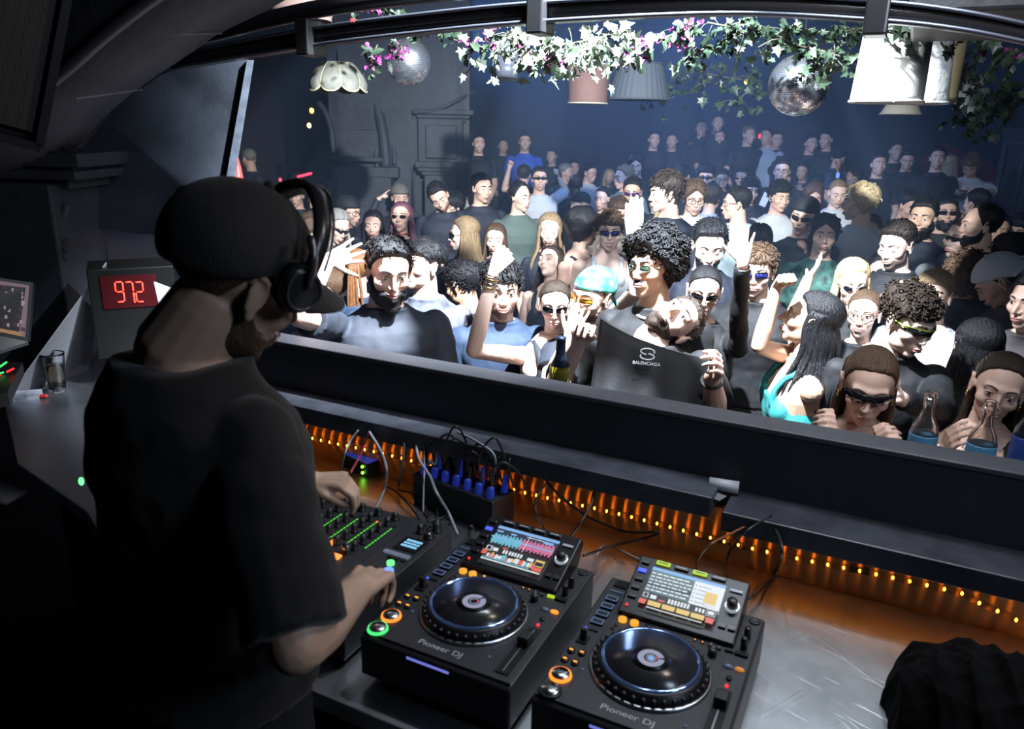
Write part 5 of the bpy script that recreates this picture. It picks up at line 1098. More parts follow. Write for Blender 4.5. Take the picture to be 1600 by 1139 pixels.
def person(px, py, h, yaw=0, pitch=0, roll=0, sex='m', hair='short', hc='db', skin='fair', top='K', sleeve='short', face='', gl=None, beard=None, arms=(), label='', byaw=None, lean=(0, 0), floor=None, hat=None, extra=(), dist=None, shoulders=None, fullbody=True, cat='person', grp=GROUP, headshift=None, s=None, neck=None, quality=None, tilt=0, wshift=None, slv=None):
    seed = abs(hash((round(px), round(py)))) % 9999; rr = np.random.default_rng(int(px*7+py*13) % 99991)
    d = dist or FPX*.232/h
    if CAM[1]+ray(px, py)[1]*d > 11.2: d = 11.2/ray(px, py)[1]
    hi = h >= 60; H = Dp(px, py, d); vd = ray(px, py)*[1, 1, 0]; tc_ = -nrm(vd); rt_ = nrm(np.cross(np.array([0, 0, 1.0]), tc_)); rt_ = -rt_ if rt_@CR < 0 else rt_
    ya = math.radians(yaw); fw = tc_*math.cos(ya)+rt_*math.sin(ya); pa = math.radians(pitch)
    yv = fw*math.cos(pa)-np.array([0, 0, 1])*math.sin(pa); xv = np.cross(yv, [0, 0, 1.0]); xv = nrm(xv); zv = np.cross(xv, yv)
    ra = math.radians(roll)      # clockwise in the image for a face turned to the camera
    if roll:
        ax = vd/np.linalg.norm(vd); K = np.array([[0, -ax[2], ax[1]], [ax[2], 0, -ax[0]], [-ax[1], ax[0], 0]]); Rr = np.eye(3)+math.sin(ra)*K+(1-math.cos(ra))*K@K; xv, yv, zv = Rr@xv, Rr@yv, Rr@zv
    if tilt:
        ta = math.radians(tilt); xv, zv = xv*math.cos(ta)-zv*math.sin(ta), zv*math.cos(ta)+xv*math.sin(ta)
    R = np.stack([xv, yv, zv], 1); s = s or (1.0 if sex == 'm' else .965); fem = sex == 'f'
    by = math.radians(yaw*.45 if byaw is None else byaw); bf = tc_*math.cos(by)+rt_*math.sin(by); bx = nrm(np.cross(bf, [0, 0, 1.0])); up = np.array([0, 0, 1.0])
    N = H-zv*.098-yv*.026-up*.042
    if headshift is not None: N = N+bx*headshift[0]+bf*headshift[1]+up*headshift[2]
    if wshift is not None: N = N+np.array(wshift)
    ln = bf*lean[1]+bx*lean[0]      # where the pelvis sits relative to straight below the neck
    gz = floor if floor is not None else (FLOOR_Z if N[1] < 7.3 else .10)
    if N[2]-gz < 1.12: gz = N[2]-1.30 if False else gz
    foot = np.array([N[0]+ln[0], N[1]+ln[1], gz])
    jaw = float(rr.choice([.92, 1.0, 1.08])) if not fem else .9; nose = float(rr.choice([.9, 1.0, 1.15])) if hi else 1.0; mo = 1.0 if 'o' in face else 0.0; full = float(rr.choice([0, .5])) if hi else 0.
    key = 'hi' if hi else 'lo'; rh = head_mesh(key, fem, jaw, nose, mo, full); Dg, Fg = GRID[key]; sd = lambda P: head_sdf(P, fem, jaw, nose, mo, full)
    T = lambda P: H+(np.asarray(P)*s)@R.T
    mb = MB(); mb.add(T(HC+Dg*rh[:, None]), Fg)
    for sg in (-1, 1):      # ears
        Re = R@np.stack([[1, 0, 0], [0, math.cos(.2), math.sin(.2)], [0, -math.sin(.2), math.cos(.2)]], 1)@np.stack([[math.cos(.35*sg), math.sin(.35*sg), 0], [-math.sin(.35*sg), math.cos(.35*sg), 0], [0, 0, 1]], 1)
        c = T((sg*.077, -.008, -.006)); mb.ell(c, (.0062*s, .0165*s, .030*s), Re, 12, 8); mb.ell(T((sg*.0775, -.004, -.030)), (.006*s, .010*s, .012*s), Re, 8, 6)
        if hi: mb.tube([T((sg*(.083+.003*math.cos(t)), -.012+.016*math.sin(t)*1.0, .0+.026*math.cos(t))) for t in np.linspace(-.4, 3.0, 12)], .0042*s, 6)
    nr = (.056, .060) if not fem else (.046, .050)
    if neck: nr = neck
    mb.tcap(T((0, -.016, -.055)), N, nr[0]*s, nr[1]*s, 16); mb.tcap(N-up*.02, N-up*.10, nr[1]*s, .09*s, 14)
    sw = (shoulders or (.200 if not fem else .170)); f = 1.0 if not fem else .88; L0 = N[2]-gz
    hips = .50
    prof = [(0.0, .062, .058, 0), (-.028, .088, .068, -.008), (-.058, sw*.66, .080, -.01), (-.095, sw*.86, .100, .0), (-.16, sw*.90, .118, .012), (-.24, sw*.84, .118, .012), (-.34, .145*f, .104, 0), (-.44, .160*f*(1.08 if fem else 1), .112, -.005), (-.54, .165*f*(1.1 if fem else 1), .118, -.01), (-.60, .15*f, .11, -.01)]
    cen = lambda z, yo: N+up*z+ln*min(1, -z/.5)+bf*yo
    def torso(m_, e=0.0, z0=9, z1=-9, sc=1.0):
        rg = [ring(cen(z, yo), bx*(rx+e), bf*(ry+e)) for z, rx, ry, yo in prof if z1 <= z <= z0]; m_.loft(rg)
        if fem:
            for sg in (-1, 1): m_.ell(cen(-.215, .085)+bx*sg*.068, (.062+e, .050+e, .058+e), np.stack([bx, bf, up], 1), 12, 8)
        return rg
    torso(mb)
    S = {}
    for sg, nm in ((1, 'R'), (-1, 'L')): S[nm] = cen(-.104, 0)+bx*sg*(sw-.022)
    # arms
    A = {a[0]: a for a in arms}; arm = {}; k_ = 1.0 if not fem else .93; ar = 1.0 if not fem else .84
    for nm, sg in (('R', 1), ('L', -1)):
        s0 = S[nm]
        if nm in A:
            _, e_, w_, t_, pose, pn = A[nm][:6]; opt = A[nm][6] if len(A[nm]) > 6 else {}; raised = opt.get('lift', 0)
            s0 = s0+up*raised; El = solve_px(s0, e_[0], e_[1], .285*k_*opt.get('l', 1), e_[2]); Wr = solve_px(El, w_[0], w_[1], .255*k_*opt.get('l', 1), w_[2]); Ti = solve_px(Wr, t_[0], t_[1], .17, t_[2])
            if 'E' in opt: El = opt['E']
            if 'W' in opt: Wr = opt['W']
            dh = nrm(Ti-Wr)
            if 'Td' in opt: dh = nrm(opt['Td'])
            nn_ = {'cam': -ray(*w_[:2]), 'away': ray(*w_[:2]), 'down': -up, 'up': up, 'left': -CR, 'right': CR}[pn] if isinstance(pn, str) else np.array(pn)
        else:
            jj = rr.uniform(-.02, .03, 3); El = s0+bx*sg*.055-up*.275*k_-bf*.02+jj; Wr = El+bf*.16-bx*sg*.06-up*.18*k_+jj; dh = nrm(Wr-El+bf*.3); nn_ = -bx*sg; pose = 'relaxed'; opt = {}
        arm[nm] = (s0, El, Wr, dh)
        mb.tcap(s0, El, .050*ar, .038*ar, 14); mb.tcap(s0+(El-s0)*.3, El*.6+s0*.4, .050*ar, .043*ar, 12); m1 = El+(Wr-El)*.28; mb.tcap(El, m1, .038*ar, .041*ar, 12); mb.tcap(m1, Wr, .041*ar, .026*ar, 12)
        mb.ell(s0, (.054*ar,)*3, None, 12, 8); hand(mb, Wr, dh, nn_, sg, pose, (.96 if not fem else .86)*opt.get('hs', 1)); mb.tcap(Wr, Wr+dh*.02, .026*ar, .024*ar, 10)
    # legs down to the floor
    hipz = N+up*(-.56)+ln; hh = hipz[2]-gz; lr = 1.0*f
    if hh > .1:
        for sg in (1, -1):
            hp_ = hipz+bx*sg*.085*f; kn_ = np.array([hp_[0], hp_[1], gz+hh*.52])+bx*sg*.02+bf*.03; an = np.array([hp_[0], hp_[1], gz+.08])+bx*sg*.03; mb.tcap(hp_, kn_, .085*lr, .055*lr, 12); mb.tcap(kn_, an, .054*lr, .036*lr, 12); mb.tcap(an+up*(-.03)-bf*.02, an+bf*.15-up*.045, .042, .034, 10)
    vox = .0040 if h >= 80 else .0046 if h >= 62 else .0062 if h >= 46 else .0085
    if quality: vox = quality
    b = mb.obj('person', SKIN[skin], origin=tuple(foot)); tag(b, label, cat, grp); remesh(b, vox, 2 if vox < .007 else 2)
    # ---- clothes
    cm = cmat(top)
    sh = MB()
    if sleeve in ('short', 'long', 'loose'):
        e = .016 if sleeve != 'loose' else .026
        pr = [(-.010, .072, .066, 0)]+[p_ for p_ in prof[1:9]]; rg = [ring(cen(z, yo), bx*(rx+e), bf*(ry+e)) for z, rx, ry, yo in pr]; sh.loft(rg)
        if fem:
            for sg in (-1, 1): sh.ell(cen(-.215, .085)+bx*sg*.068, (.062+e*.7, .050+e*.7, .058+e*.7), np.stack([bx, bf, up], 1), 12, 8)
        for nm in 'RL':
            s0, El, Wr, dh = arm[nm]; sh.ell(s0, (.062*ar,)*3, None, 12, 8)
            if sleeve == 'long': sh.tcap(s0, El, .062*ar, .052*ar, 14); sh.tcap(El, El+(Wr-El)*.93, .052*ar, .038*ar, 14)
            else:
                q1 = s0+(El-s0)*(slv or (.68 if sleeve == 'short' else .85)); rr1 = .064 if sleeve == 'short' else .068; sh.tcap(s0, s0+(El-s0)*.3, .062*ar, rr1*ar, 14); sh.tube([s0+(El-s0)*.2, q1], [rr1*ar, rr1*1.05*ar], 16)
    elif sleeve == 'tank':
        e = .012; rg = [ring(cen(z, yo), bx*(rx*w2+e), bf*(ry+e)) for (z, rx, ry, yo), w2 in zip(prof[4:9], (.80, 1, 1, 1, 1))]; sh.loft(rg)
        if fem:
            for sg in (-1, 1): sh.ell(cen(-.215, .085)+bx*sg*.068, (.066+e*.6, .056, .062), np.stack([bx, bf, up], 1), 12, 8)
        for sg in (-1, 1): sh.tube([cen(-.19, .128)+bx*sg*.085, cen(-.13, .125)+bx*sg*.088, cen(-.075, .088)+bx*sg*.088, cen(-.038, .01)+bx*sg*.088, cen(-.075, -.092)+bx*sg*.085, cen(-.13, -.118)+bx*sg*.085, cen(-.19, -.118)+bx*sg*.085], .015 if fem else .024, 8)
    if sh.n:
        o = sh.obj('shirt', cm, b); remesh(o, .0075 if h >= 60 else .011, 3, .016 if h >= 45 else .01)
    # trousers (simple, out of the light)
    if hh > .1:
        tr = MB(); tr.loft([ring(cen(z, -.005), bx*rx, bf*ry) for z, rx, ry in ((-.50, .175*f, .128), (-.58, .172*f, .128), (-.66, .16*f, .12))])
        for sg in (1, -1):
            hp_ = hipz+bx*sg*.085*f; kn_ = np.array([hp_[0], hp_[1], gz+hh*.52])+bx*sg*.02+bf*.03; an = np.array([hp_[0], hp_[1], gz+.08])+bx*sg*.03; tr.tcap(hp_, kn_, .098*lr, .070*lr, 12); tr.tcap(kn_, an, .068*lr, .055*lr, 12)
        tr.obj('trousers', cmat('K'), b)
    # ---- hair, beard, hats
    if hair not in ('bald', None):
        base = {'tail': 'slick', 'slicklong': 'slick', 'bun': 'slick', 'longwave': 'long', 'afro': 'bigcurly'}.get(hair, hair)
        V = T(hair_shell(rh, Dg, base, seed, hi)); hm = MB().add(V, Fg)
        loc = MB(); L_ = {'long': .34, 'longwave': .36, 'bob': .14, 'slicklong': .33}.get(hair, 0)
        if hair in ('long', 'longwave'):
            nS = 64 if hi else 34; wv = .006 if hair == 'long' else .013
            hair_sheet(loc, math.radians(78), math.radians(282), L_*.93); strands(loc, None, math.radians(80), math.radians(280), nS, L_, seed+1, .0095, wv*.7); strands(loc, None, math.radians(68), math.radians(100), 6, L_*.95, seed+2, .012, wv, fwd=.25); strands(loc, None, math.radians(-68), math.radians(-100), 6, L_*.95, seed+3, .012, wv, fwd=.25)
        if hair == 'slicklong': hair_sheet(loc, math.radians(112), math.radians(248), .30); strands(loc, None, math.radians(108), math.radians(252), 60, .33, seed+1, .0085, .012)
        if hair == 'bob': strands(loc, None, math.radians(75), math.radians(285), 24, .15, seed+1, .013, .004)
        if hair == 'tail':
            for i in range(10): a = rr.uniform(-.5, .5); loc.tube(bez([(a*.02, -.105, .05), (a*.05, -.15, .03), (a*.08, -.15, -.10), (a*.10, -.13, -.28)], 12), [.012]*5+[.009]*(len(bez([(0, 0, 0)]*4, 12))-5), 6)
        if hair == 'bun': loc.ell((0, -.118, .045), (.034, .030, .032)); loc.ell((.006, -.125, .052), (.028, .026, .026))
        Ls = hair_shell(rh, Dg, base, seed, hi)-HC; Rs = np.linalg.norm(Ls, axis=1); rb = lambda d_: Rs[np.argmax(Dg@d_)]
        if hair == 'afro': curls(loc, 950, seed, rb, -.35, .42)
        if hair == 'curly' and hi: curls(loc, 420, seed, rb, .02, .55, .0028)
        if h >= 28 and hair in ('messy', 'quiff', 'short', 'back', 'fade', 'curtain', 'curly', 'receding') and not (hi and hair == 'curly') and not hat:
            ok = np.where(Rs > rh+.004)[0]; nt_ = {'messy': 420, 'quiff': 300, 'short': 240, 'back': 220, 'fade': 260}.get(hair, 260); ln_ = {'messy': .026, 'quiff': .018, 'short': .011, 'back': .020, 'fade': .013, 'curly': .024}.get(hair, .016); tk = 1.0 if hi else 1.7; nt_ = nt_ if hi else int(nt_*.55); ln_ *= 1 if hi else 1.25
            for i in rr.choice(ok, nt_):
                d_ = Dg[i]; flow = np.array([d_[0]*.6, .9 if hair != 'back' else -1, -.1])+rr.normal(0, .45, 3); flow = nrm(flow-d_*(flow@d_)); p = HC+d_*Rs[i]*.985
                if hair in ('messy', 'fade', 'curly') and rr.random() < .6: flow = nrm(flow+np.cross(d_, flow)*rr.uniform(-1.2, 1.2))
                l_ = ln_*rr.uniform(.6, 1.3); loc.tube([p, p+flow*l_*.5+d_*l_*.30, p+flow*l_+d_*l_*.12], [.0032*tk, .0026*tk, .0008*tk], 4)
        if loc.n:
            lv = np.concatenate(loc.v); tv = T(lv)
            if L_:      # loose lengths hang straight down whatever the tilt of the head
                Rf = np.stack([nrm(np.cross(nrm(fw), up)), nrm(fw), up], 1); g_ = ss(.05, -.07, lv[:, 2])[:, None]; tv = tv*(1-g_)+(H+(lv*s)@Rf.T)*g_
            hm.add(tv, loc.f)
        hm.obj('hair', HC_[hc], b)
    elif hair == 'bald' and False: pass
    P0 = HC+Dg*rh[:, None]
    if beard:
        az = np.degrees(np.abs(np.arctan2(P0[:, 0], P0[:, 1]+.02))); z = P0[:, 2]; N_ = Noise(seed+9)
        top_ = np.interp(az, [0, 18, 30, 50, 66, 80, 92], [-.048, -.046, -.052, -.046, -.018, .004, -.02]); m_ = ss(.0, .012, top_-z)*ss(94, 84, az)
        lip = np.exp(-((P0[:, 0]/.023)**4))*np.exp(-(((z+.066)/.0095)**4)); m_ = m_*(1-lip)
        t = {'full': .016, 'short': .006, 'stubble': .0022, 'mus': .006}[beard]; t = t*(1+.35*N_(P0, 160)+(.9*ss(-.08, -.11, z) if beard == 'full' else 0))
        if beard == 'mus': m_ = ss(.024, .018, np.abs(P0[:, 0]))*ss(-.060, -.054, z)*ss(-.040, -.046, z)*(P0[:, 1] > 0)
        MB().add(T(P0+Dg*(m_*t-(1-m_)*.010)[:, None]), Fg).obj('beard', HC_[hc] if beard != 'stubble' else mat('stubble', (.14, .09, .07), .8), b)
    if hat:
        az = np.arctan2(P0[:, 0], P0[:, 1]+.02); zl = hair_cover('', 'cap', az, P0[:, 2]); z = P0[:, 2]; m_ = ss(-.003, .004, z-zl)
        kind, col = hat; t = .020 if kind != 'bandana' else .012
        hm = MB().add(T(P0+Dg*(m_*t-(1-m_)*.014)[:, None]), Fg); mt = cmat(col) if len(col) == 1 else MATS[col]
        ho = hm.obj('cap' if kind != 'bandana' else 'bandana', mt, b)
        if kind in ('cap', 'capback'):
            sg = 1 if kind == 'cap' else -1; bm_ = MB(); N2 = 16; V = []
            for i in range(N2+1):
                a = -1.15+2.3*i/N2
                for rr2, dz in ((.078, 0), (.158-.030*abs(a)**1.6, -.016-.010*0)):
                    for th in (.003, -.002): V.append(T((math.sin(a)*rr2*.92, sg*(math.cos(a)*rr2+.012), .043+dz-(.016*abs(a)**2)+th)))
            F = []
            for i in range(N2): o_ = i*4; F += [(o_, o_+4, o_+6, o_+2), (o_+1, o_+3, o_+7, o_+5), (o_+2, o_+6, o_+7, o_+3)]
            F += [(0, 2, 3, 1), (N2*4, N2*4+1, N2*4+3, N2*4+2)]; bm_.add(V, F); bm_.obj('brim', mt, ho); MB().ell(T((0, -.02, .137)), (.008*s,)*3, n=8, m=5).obj('button', mt, ho)
        if kind == 'bandana': kb = MB(); kb.ell(T((0, -.118, .0)), (.022*s, .016*s, .018*s)); [kb.tcap(T((0, -.12, -.005)), T((x, -.15, -.07)), .014*s, .007*s) for x in (-.02, .025)]; kb.obj('knot', mt, ho)
        if kind == 'flat': MB().cyl((0, 0, 0), .01, .01)
    # ---- face
    front = abs(((yaw+180) % 360)-180) < 125
    if h >= 24 and front:
        br = MB()
        for sg in (-1, 1):
            xs = np.linspace(.012, .049, 8)*sg; z = .0215+.006*np.sin(np.linspace(.2, 2.6, 8)); y = surf_y(sd, xs, z); br.tube([T((x, y_+.0008, z_)) for x, y_, z_ in zip(xs, y, z)], np.array([.0022, .0032, .0034, .0032, .0028, .0024, .0018, .001])*s*(1 if not fem else .75)*(1 if hi else 1.15), 6)
        br.obj('eyebrows', HC_[hc] if hc not in ('bl',) else HC_['br'], b)
    if h >= 34 and front and not (gl and gl not in ('clear', 'amber', 'roundm')):
        closed = 'c' in face
        if closed:
            la = MB()
            for sg in (-1, 1):
                xs = np.linspace(.018, .045, 8)*sg; z = -.004-.0035*np.sin(np.linspace(0, PI, 8)); y = surf_y(sd, xs, z); la.tube([T((x, y_+.0006, z_)) for x, y_, z_ in zip(xs, y, z)], .0014*s*(1 if hi else 1.3), 5)
            la.obj('eyelashes', m_frame, b)
        else:
            for sg in (-1, 1):
                ey = MB(); c = np.array([sg*.031, .0755, .001]); ey.cur = 0; ey.ell(T(c), (.0122*s, .0122*s, .0066*s), R, 14, 9); ey.cur = 1; ey.ell(T(c+[.0 if True else 0, .0098, -.0006]), (.0058*s, .0038*s, .0056*s), R, 12, 6); e_o = ey.obj('eye', m_eye, b)
                if hi:
                    la = MB(); xs = np.linspace(.018, .045, 8)*sg; z = .0045+.0030*np.sin(np.linspace(0, PI, 8)); y = surf_y(sd, xs, z); la.tube([T((x, max(y_, .083)+.0012, z_)) for x, y_, z_ in zip(xs, y, z)], .0015*s, 5); la.obj('upper_lid_line', m_frame, e_o)
    if h >= 34 and front:
        lm = m_lipr if 'r' in face else (m_lipd if skin == 'dark' else m_lip); lp = MB(); sm = .006 if 's' in face else 0; wd = .024+(.006 if 's' in face else 0); mo_ = .006*mo
        for zz, rr_, wz in ((-.0605+mo_*.3, .0034, wd), (-.0710-mo_*1.6, .0042, wd*.86)):
            xs = np.linspace(-wz, wz, 11); z = zz+sm*(xs/wz)**2*(1.0 if zz > -.065 else 1.5)+(-.0035*(xs/wz)**2 if zz > -.065 and not sm else 0)*1.0; y = surf_y(sd, xs, z); lp.tube([T((x, y_-.0008, z_)) for x, y_, z_ in zip(xs, y, z)], rr_*s*np.sqrt(np.maximum(.12, 1-(xs/wz)**2)), 7)
        lo = lp.obj('lips', lm, b)
        if 't' in face:
            xs = np.linspace(-.018, .018, 9); z = -.0655+.004*(xs/.018)**2; y = surf_y(sd, xs, z); MB().tube([T((x, y_+.001, z_)) for x, y_, z_ in zip(xs, y, z)], .0032*s, 6).obj('teeth', m_teeth, b)
        if mo: MB().ell(T((0, .088, -.067)), (.013*s, .006*s, .009*s), R, 12, 8).obj('mouth_inner', m_mouth, b)
    if gl and front: glasses(gl, sd, H, R, s, b, hi)
    info = dict(H=H, R=R, T=T, N=N, bx=bx, bf=bf, up=up, cen=cen, arm=arm, S=S, b=b, sd=sd, s=s)
    for ex in extra:
        if ex == 'earring':
            for sg in (-1, 1): MB().tube([T((sg*.081, -.004+.009*math.cos(t), -.048+.010*math.sin(t))) for t in np.linspace(0, 2*PI, 14, endpoint=False)], .0022*s, 6, closed=True).obj('earring', m_goldm, b)
        if ex == 'stud':
            for sg in (-1, 1): MB().ell(T((sg*.083, -.002, -.038)), (.0045*s,)*3, n=8, m=6).obj('earring', m_jewel, b)
        if ex == 'necklace':
            mb2 = MB(); P = [N+bx*math.sin(a)*.082+bf*(math.cos(a)*.088+.012)+up*(-.035-.030*max(0, math.cos(a))) for a in np.linspace(-1.7, 1.7, 30)]
            for p in P: mb2.ell(p, (.0038,)*3, n=6, m=5)
            mb2.obj('necklace', m_jewel, b)
        if ex == 'pearls':
            mb2 = MB()
            for a in np.linspace(-1.9, 1.9, 34): mb2.ell(N+bx*math.sin(a)*.074+bf*(math.cos(a)*.078+.01)+up*(-.020-.030*max(0, math.cos(a))), (.0062,)*3, n=8, m=6)
            mb2.obj('necklace', mat('pearl', (.8, .8, .82), .2), b)
        if ex == 'choker':
            MB().tube([N+up*.025+bx*math.sin(a)*.053+bf*math.cos(a)*.057 for a in np.linspace(0, 2*PI, 28, endpoint=False)], .006, 6, closed=True).obj('choker', mat('choker_red', (.35, .03, .04), .4), b)
        if ex[:5] == 'watch' or ex[:6] == 'bangle':
            nm = ex[-1]; s0, El, Wr, dh = arm[nm]; ax = nrm(Wr-El); e1 = nrm(np.cross(ax, up)); e2 = np.cross(ax, e1); cnt = 1 if ex[:5] == 'watch' else 4
            for q_ in range(cnt):
                cc = Wr-ax*(.018+.016*q_); MB().tube([cc+e1*.033*math.cos(t)*ar+e2*.030*math.sin(t)*ar for t in np.linspace(0, 2*PI, 20, endpoint=False)], .0065 if cnt == 1 else .003, 6, closed=True).obj('watch_strap' if cnt == 1 else 'bangle', m_rubber if cnt == 1 else (m_goldm if q_ % 2 else m_jewel), b)
    return info
def bake_all():
    dg = bpy.context.evaluated_depsgraph_get(); out = []
    for o in BAKE:
        me = bpy.data.meshes.new_from_object(o.evaluated_get(dg)); out.append((o, me))
    for o, me in out:
        o.modifiers.clear(); o.data = me
        me.polygons.foreach_set('use_smooth', [True]*len(me.polygons))
# ================================================================ the crowd: one row per person (position of the head, its height in the frame, how it is turned)
p = person
# --- people along the parapet
p(608, 423, 96, yaw=12, pitch=10, roll=4, hair='quiff', hc='bk', beard='full', skin='fair', top='D', face='s', byaw=18, label='bearded man in navy t-shirt with one arm raised, beside the dj cap', arms=[('R', (466, 494, -1), (512, 408, 1), (566, 388, 1), 'wide', 'cam', {'lift': .03}), ('L', (705, 640, -1), (690, 700, -1), (690, 740, -1), 'relaxed', 'down')], shoulders=.225, neck=(.062, .068))
p(662, 415, 74, yaw=-55, pitch=-8, hair='fade', hc='bk', skin='fair', top='X', label='shaven sided man in black and white patterned shirt behind the bearded man', byaw=-20)
p(514, 452, 64, yaw=-100, pitch=8, sex='f', hair='bun', hc='br', skin='fair', top='D', gl='rect', extra=('stud',), label='woman in profile with pearl ear stud beside the dj cap')
p(560, 420, 64, yaw=170, sex='f', hair='tail', hc='rd', skin='fair', top='B', label='reddish blond person seen from behind, left of the bearded man')
p(783, 452, 88, dist=3.5, s=1.06, yaw=8, pitch=6, hair='messy', hc='bk', skin='fair', top='B', face='s', beard='stubble', byaw=10, label='smiling man with dark hair and denim top behind the raised forearm')
p(722, 445, 64, yaw=-120, pitch=15, hair='messy', hc='bk', skin='tan', top='K', label='dark haired man turned away left of the raised forearm')
p(867, 476, 66, dist=3.38, s=.87, yaw=0, pitch=6, sex='f', hair='slick', hc='db', skin='pale', top='D', sleeve='tank', gl='rect', byaw=15, label='slick haired woman with bare shoulders and one forearm raised', arms=[('R', (738, 545, -1), (772, 420, -1), (790, 372, 1), 'droop', 'away', {'E': Dp(740, 548, 3.08), 'W': Dp(772, 422, 2.95), 'Td': Dp(818, 366, 2.98)-Dp(772, 422, 2.95), 'hs': 1.05}), ('L', (880, 640, -1), (860, 590, -1), (850, 560, 1), 'relaxed', 'down')], extra=('bangle R',), floor=FLOOR_Z)
bp = mat('bandana_print', (.10, .40, .50), .7, var=.0)
def bandana():
    nt = bp.node_tree; b = nt.nodes['Principled BSDF']; tc = nt.nodes.new('ShaderNodeTexCoord'); v = nt.nodes.new('ShaderNodeTexVoronoi'); v.inputs['Scale'].default_value = 26; cr = nt.nodes.new('ShaderNodeValToRGB')
    cr.color_ramp.elements[0].position = .22; cr.color_ramp.elements[0].color = (.75, .8, .82, 1); cr.color_ramp.elements[1].position = .3; cr.color_ramp.elements[1].color = (.10, .38, .50, 1); e = cr.color_ramp.elements.new(.75); e.color = (.02, .28, .10, 1)
    nt.links.new(tc.outputs['Object'], v.inputs['Vector']); nt.links.new(v.outputs['Distance'], cr.inputs['Fac']); nt.links.new(cr.outputs[0], b.inputs['Base Color'])
bandana()
p(926, 462, 84, yaw=-38, pitch=8, roll=6, hair='buzz', hc='db', skin='fair', top='D', gl='amber', beard='stubble', hat=('bandana', 'bandana_print'), byaw=-10, label='man in blue green bandana and amber glasses with hand before his face', arms=[('R', (858, 600, -1), (893, 520, -1), (912, 470, -1), 'open', 'away', {'l': .85})], shoulders=.19)
p(1020, 418, 92, yaw=-38, pitch=-6, roll=-4, hair='afro', hc='bk', skin='tan', top='K', gl='roundm', beard='mus', byaw=-15, extra=('pearls',), label='man with big black curls, small round glasses and pearl necklace')
# man whose head is thrown back, pulling his shirt
HB = p(1052, 503, 84, yaw=-30, pitch=-35, roll=48, hair='short', hc='db', skin='fair', top='K', sleeve='loose', beard='short', byaw=0, label='man with head thrown back pulling his black logo t-shirt wide', arms=[('R', (868, 600, -1), (905, 535, -1), (922, 480, -1), 'pinch', 'cam', {'l': .95, 'lift': .03}), ('L', (1118, 640, -1), (1112, 590, -1), (1140, 548, -1), 'pinch', 'left', {'l': .8, 'lift': .02})], extra=('watch L',), headshift=(-.0, .03, .03), floor=FLOOR_Z, dist=2.85, shoulders=.22)
p(1100, 455, 76, dist=3.45, s=.93, yaw=4, pitch=8, roll=4, sex='f', hair='slick', hc='bk', skin='fair', top='K', sleeve='long', gl='cat', byaw=10, label='slick haired woman with narrow dark glasses and black sleeved arm raised', arms=[('L', (1150, 520, 1), (1158, 400, -1), (1165, 335, -1), 'wide', 'cam', {'E': Dp(1152, 545, 3.35), 'W': Dp(1160, 412, 3.0), 'Td': Dp(1164, 340, 3.0)-Dp(1160, 412, 3.0)})], extra=('bangle L',))
p(1183, 424, 74, yaw=-8, pitch=4, hair='messy', hc='br', skin='fair', top='K', sleeve='loose', gl='blue', byaw=-5, extra=('necklace',), label='man with brown fringe and blue square sunglasses in oversized black top', shoulders=.22)
p(1266, 500, 92, yaw=-92, pitch=-14, sex='f', hair='long', hc='bk', skin='olive', top='T', sleeve='tank', face='', byaw=-75, extra=('earring',), label='woman in turquoise top in profile with fist and forearm raised', arms=[('R', (1186, 540, -1), (1214, 448, -1), (1248, 408, -1), 'fist', 'down', {'lift': .05, 'l': 1.02}), ('L', (1247, 480, 1), (1262, 436, 1), (1300, 385, 1), 'open', 'left', {'E': Dp(1236, 505, 3.30), 'W': Dp(1262, 436, 3.36), 'Td': Dp(1298, 385, 3.42)-Dp(1262, 436, 3.36)})])
p(1420, 502, 98, yaw=48, pitch=12, roll=8, hair='curly', hc='db', skin='pale', top='K', sleeve='long', gl='sport', byaw=20, label='curly haired man with green sided sport sunglasses in mesh black top', arms=[('L', (1470, 640, -1), (1410, 625, -1), (1392, 600, -1), 'hold', 'left')])
p(1357, 602, 112, yaw=6, pitch=14, roll=4, sex='f', hair='slicklong', hc='br', skin='fair', top='K', sleeve='tank', gl='wrap', byaw=10, extra=('earring', 'necklace'), label='woman with slicked back hair and large black wraparound glasses at the parapet', dist=2.35, arms=[('R', (1270, 720, -1), (1290, 668, -1), (1318, 640, -1), 'hold', 'left', {'l': .8}), ('L', (1400, 730, -1), (1380, 700, -1), (1360, 655, -1), 'hold', 'right', {'l': .8})])
p(1560, 606, 104, yaw=6, pitch=4, roll=10, sex='f', hair='slicklong', hc='db', skin='fair', top='K', sleeve='tank', face='st', byaw=0, extra=('necklace', 'earring'), label='smiling woman in black halter top at the right edge', dist=2.5, arms=[('R', (1470, 740, -1), (1476, 705, -1), (1500, 660, -1), 'relaxed', 'right', {'l': .75})])
p(1525, 545, 92, yaw=-150, pitch=12, sex='f', hair='long', hc='bk', skin='fair', top='K', label='person with long glossy black hair covering the face')
p(1457, 462, 74, dist=3.55, s=.95, yaw=-15, pitch=8, hair='short', hc='lb', skin='fair', top='W', label='short haired man in white tee behind the curly haired man')
p(1508, 446, 88, dist=3.9, s=1.2, yaw=-10, pitch=48, hair='curly', hc='br', skin='olive', top='K', byaw=-10, label='man with brown curls bowing his head down')
p(1560, 440, 76, yaw=-80, pitch=40, hair='buzz', hc='db', skin='fair', top='R', hat=('capback', 'W'), label='man bending forward in backwards white cap and brown tee', byaw=-60)
p(1585, 408, 74, yaw=60, pitch=5, hair='fade', hc='bk', skin='fair', top='K', label='man with curly fade haircut turned right at the right edge')
p(1612, 470, 84, yaw=-30, pitch=5, hair='short', hc='bk', skin='fair', top='R', label='person in brown tee cut by the right edge')
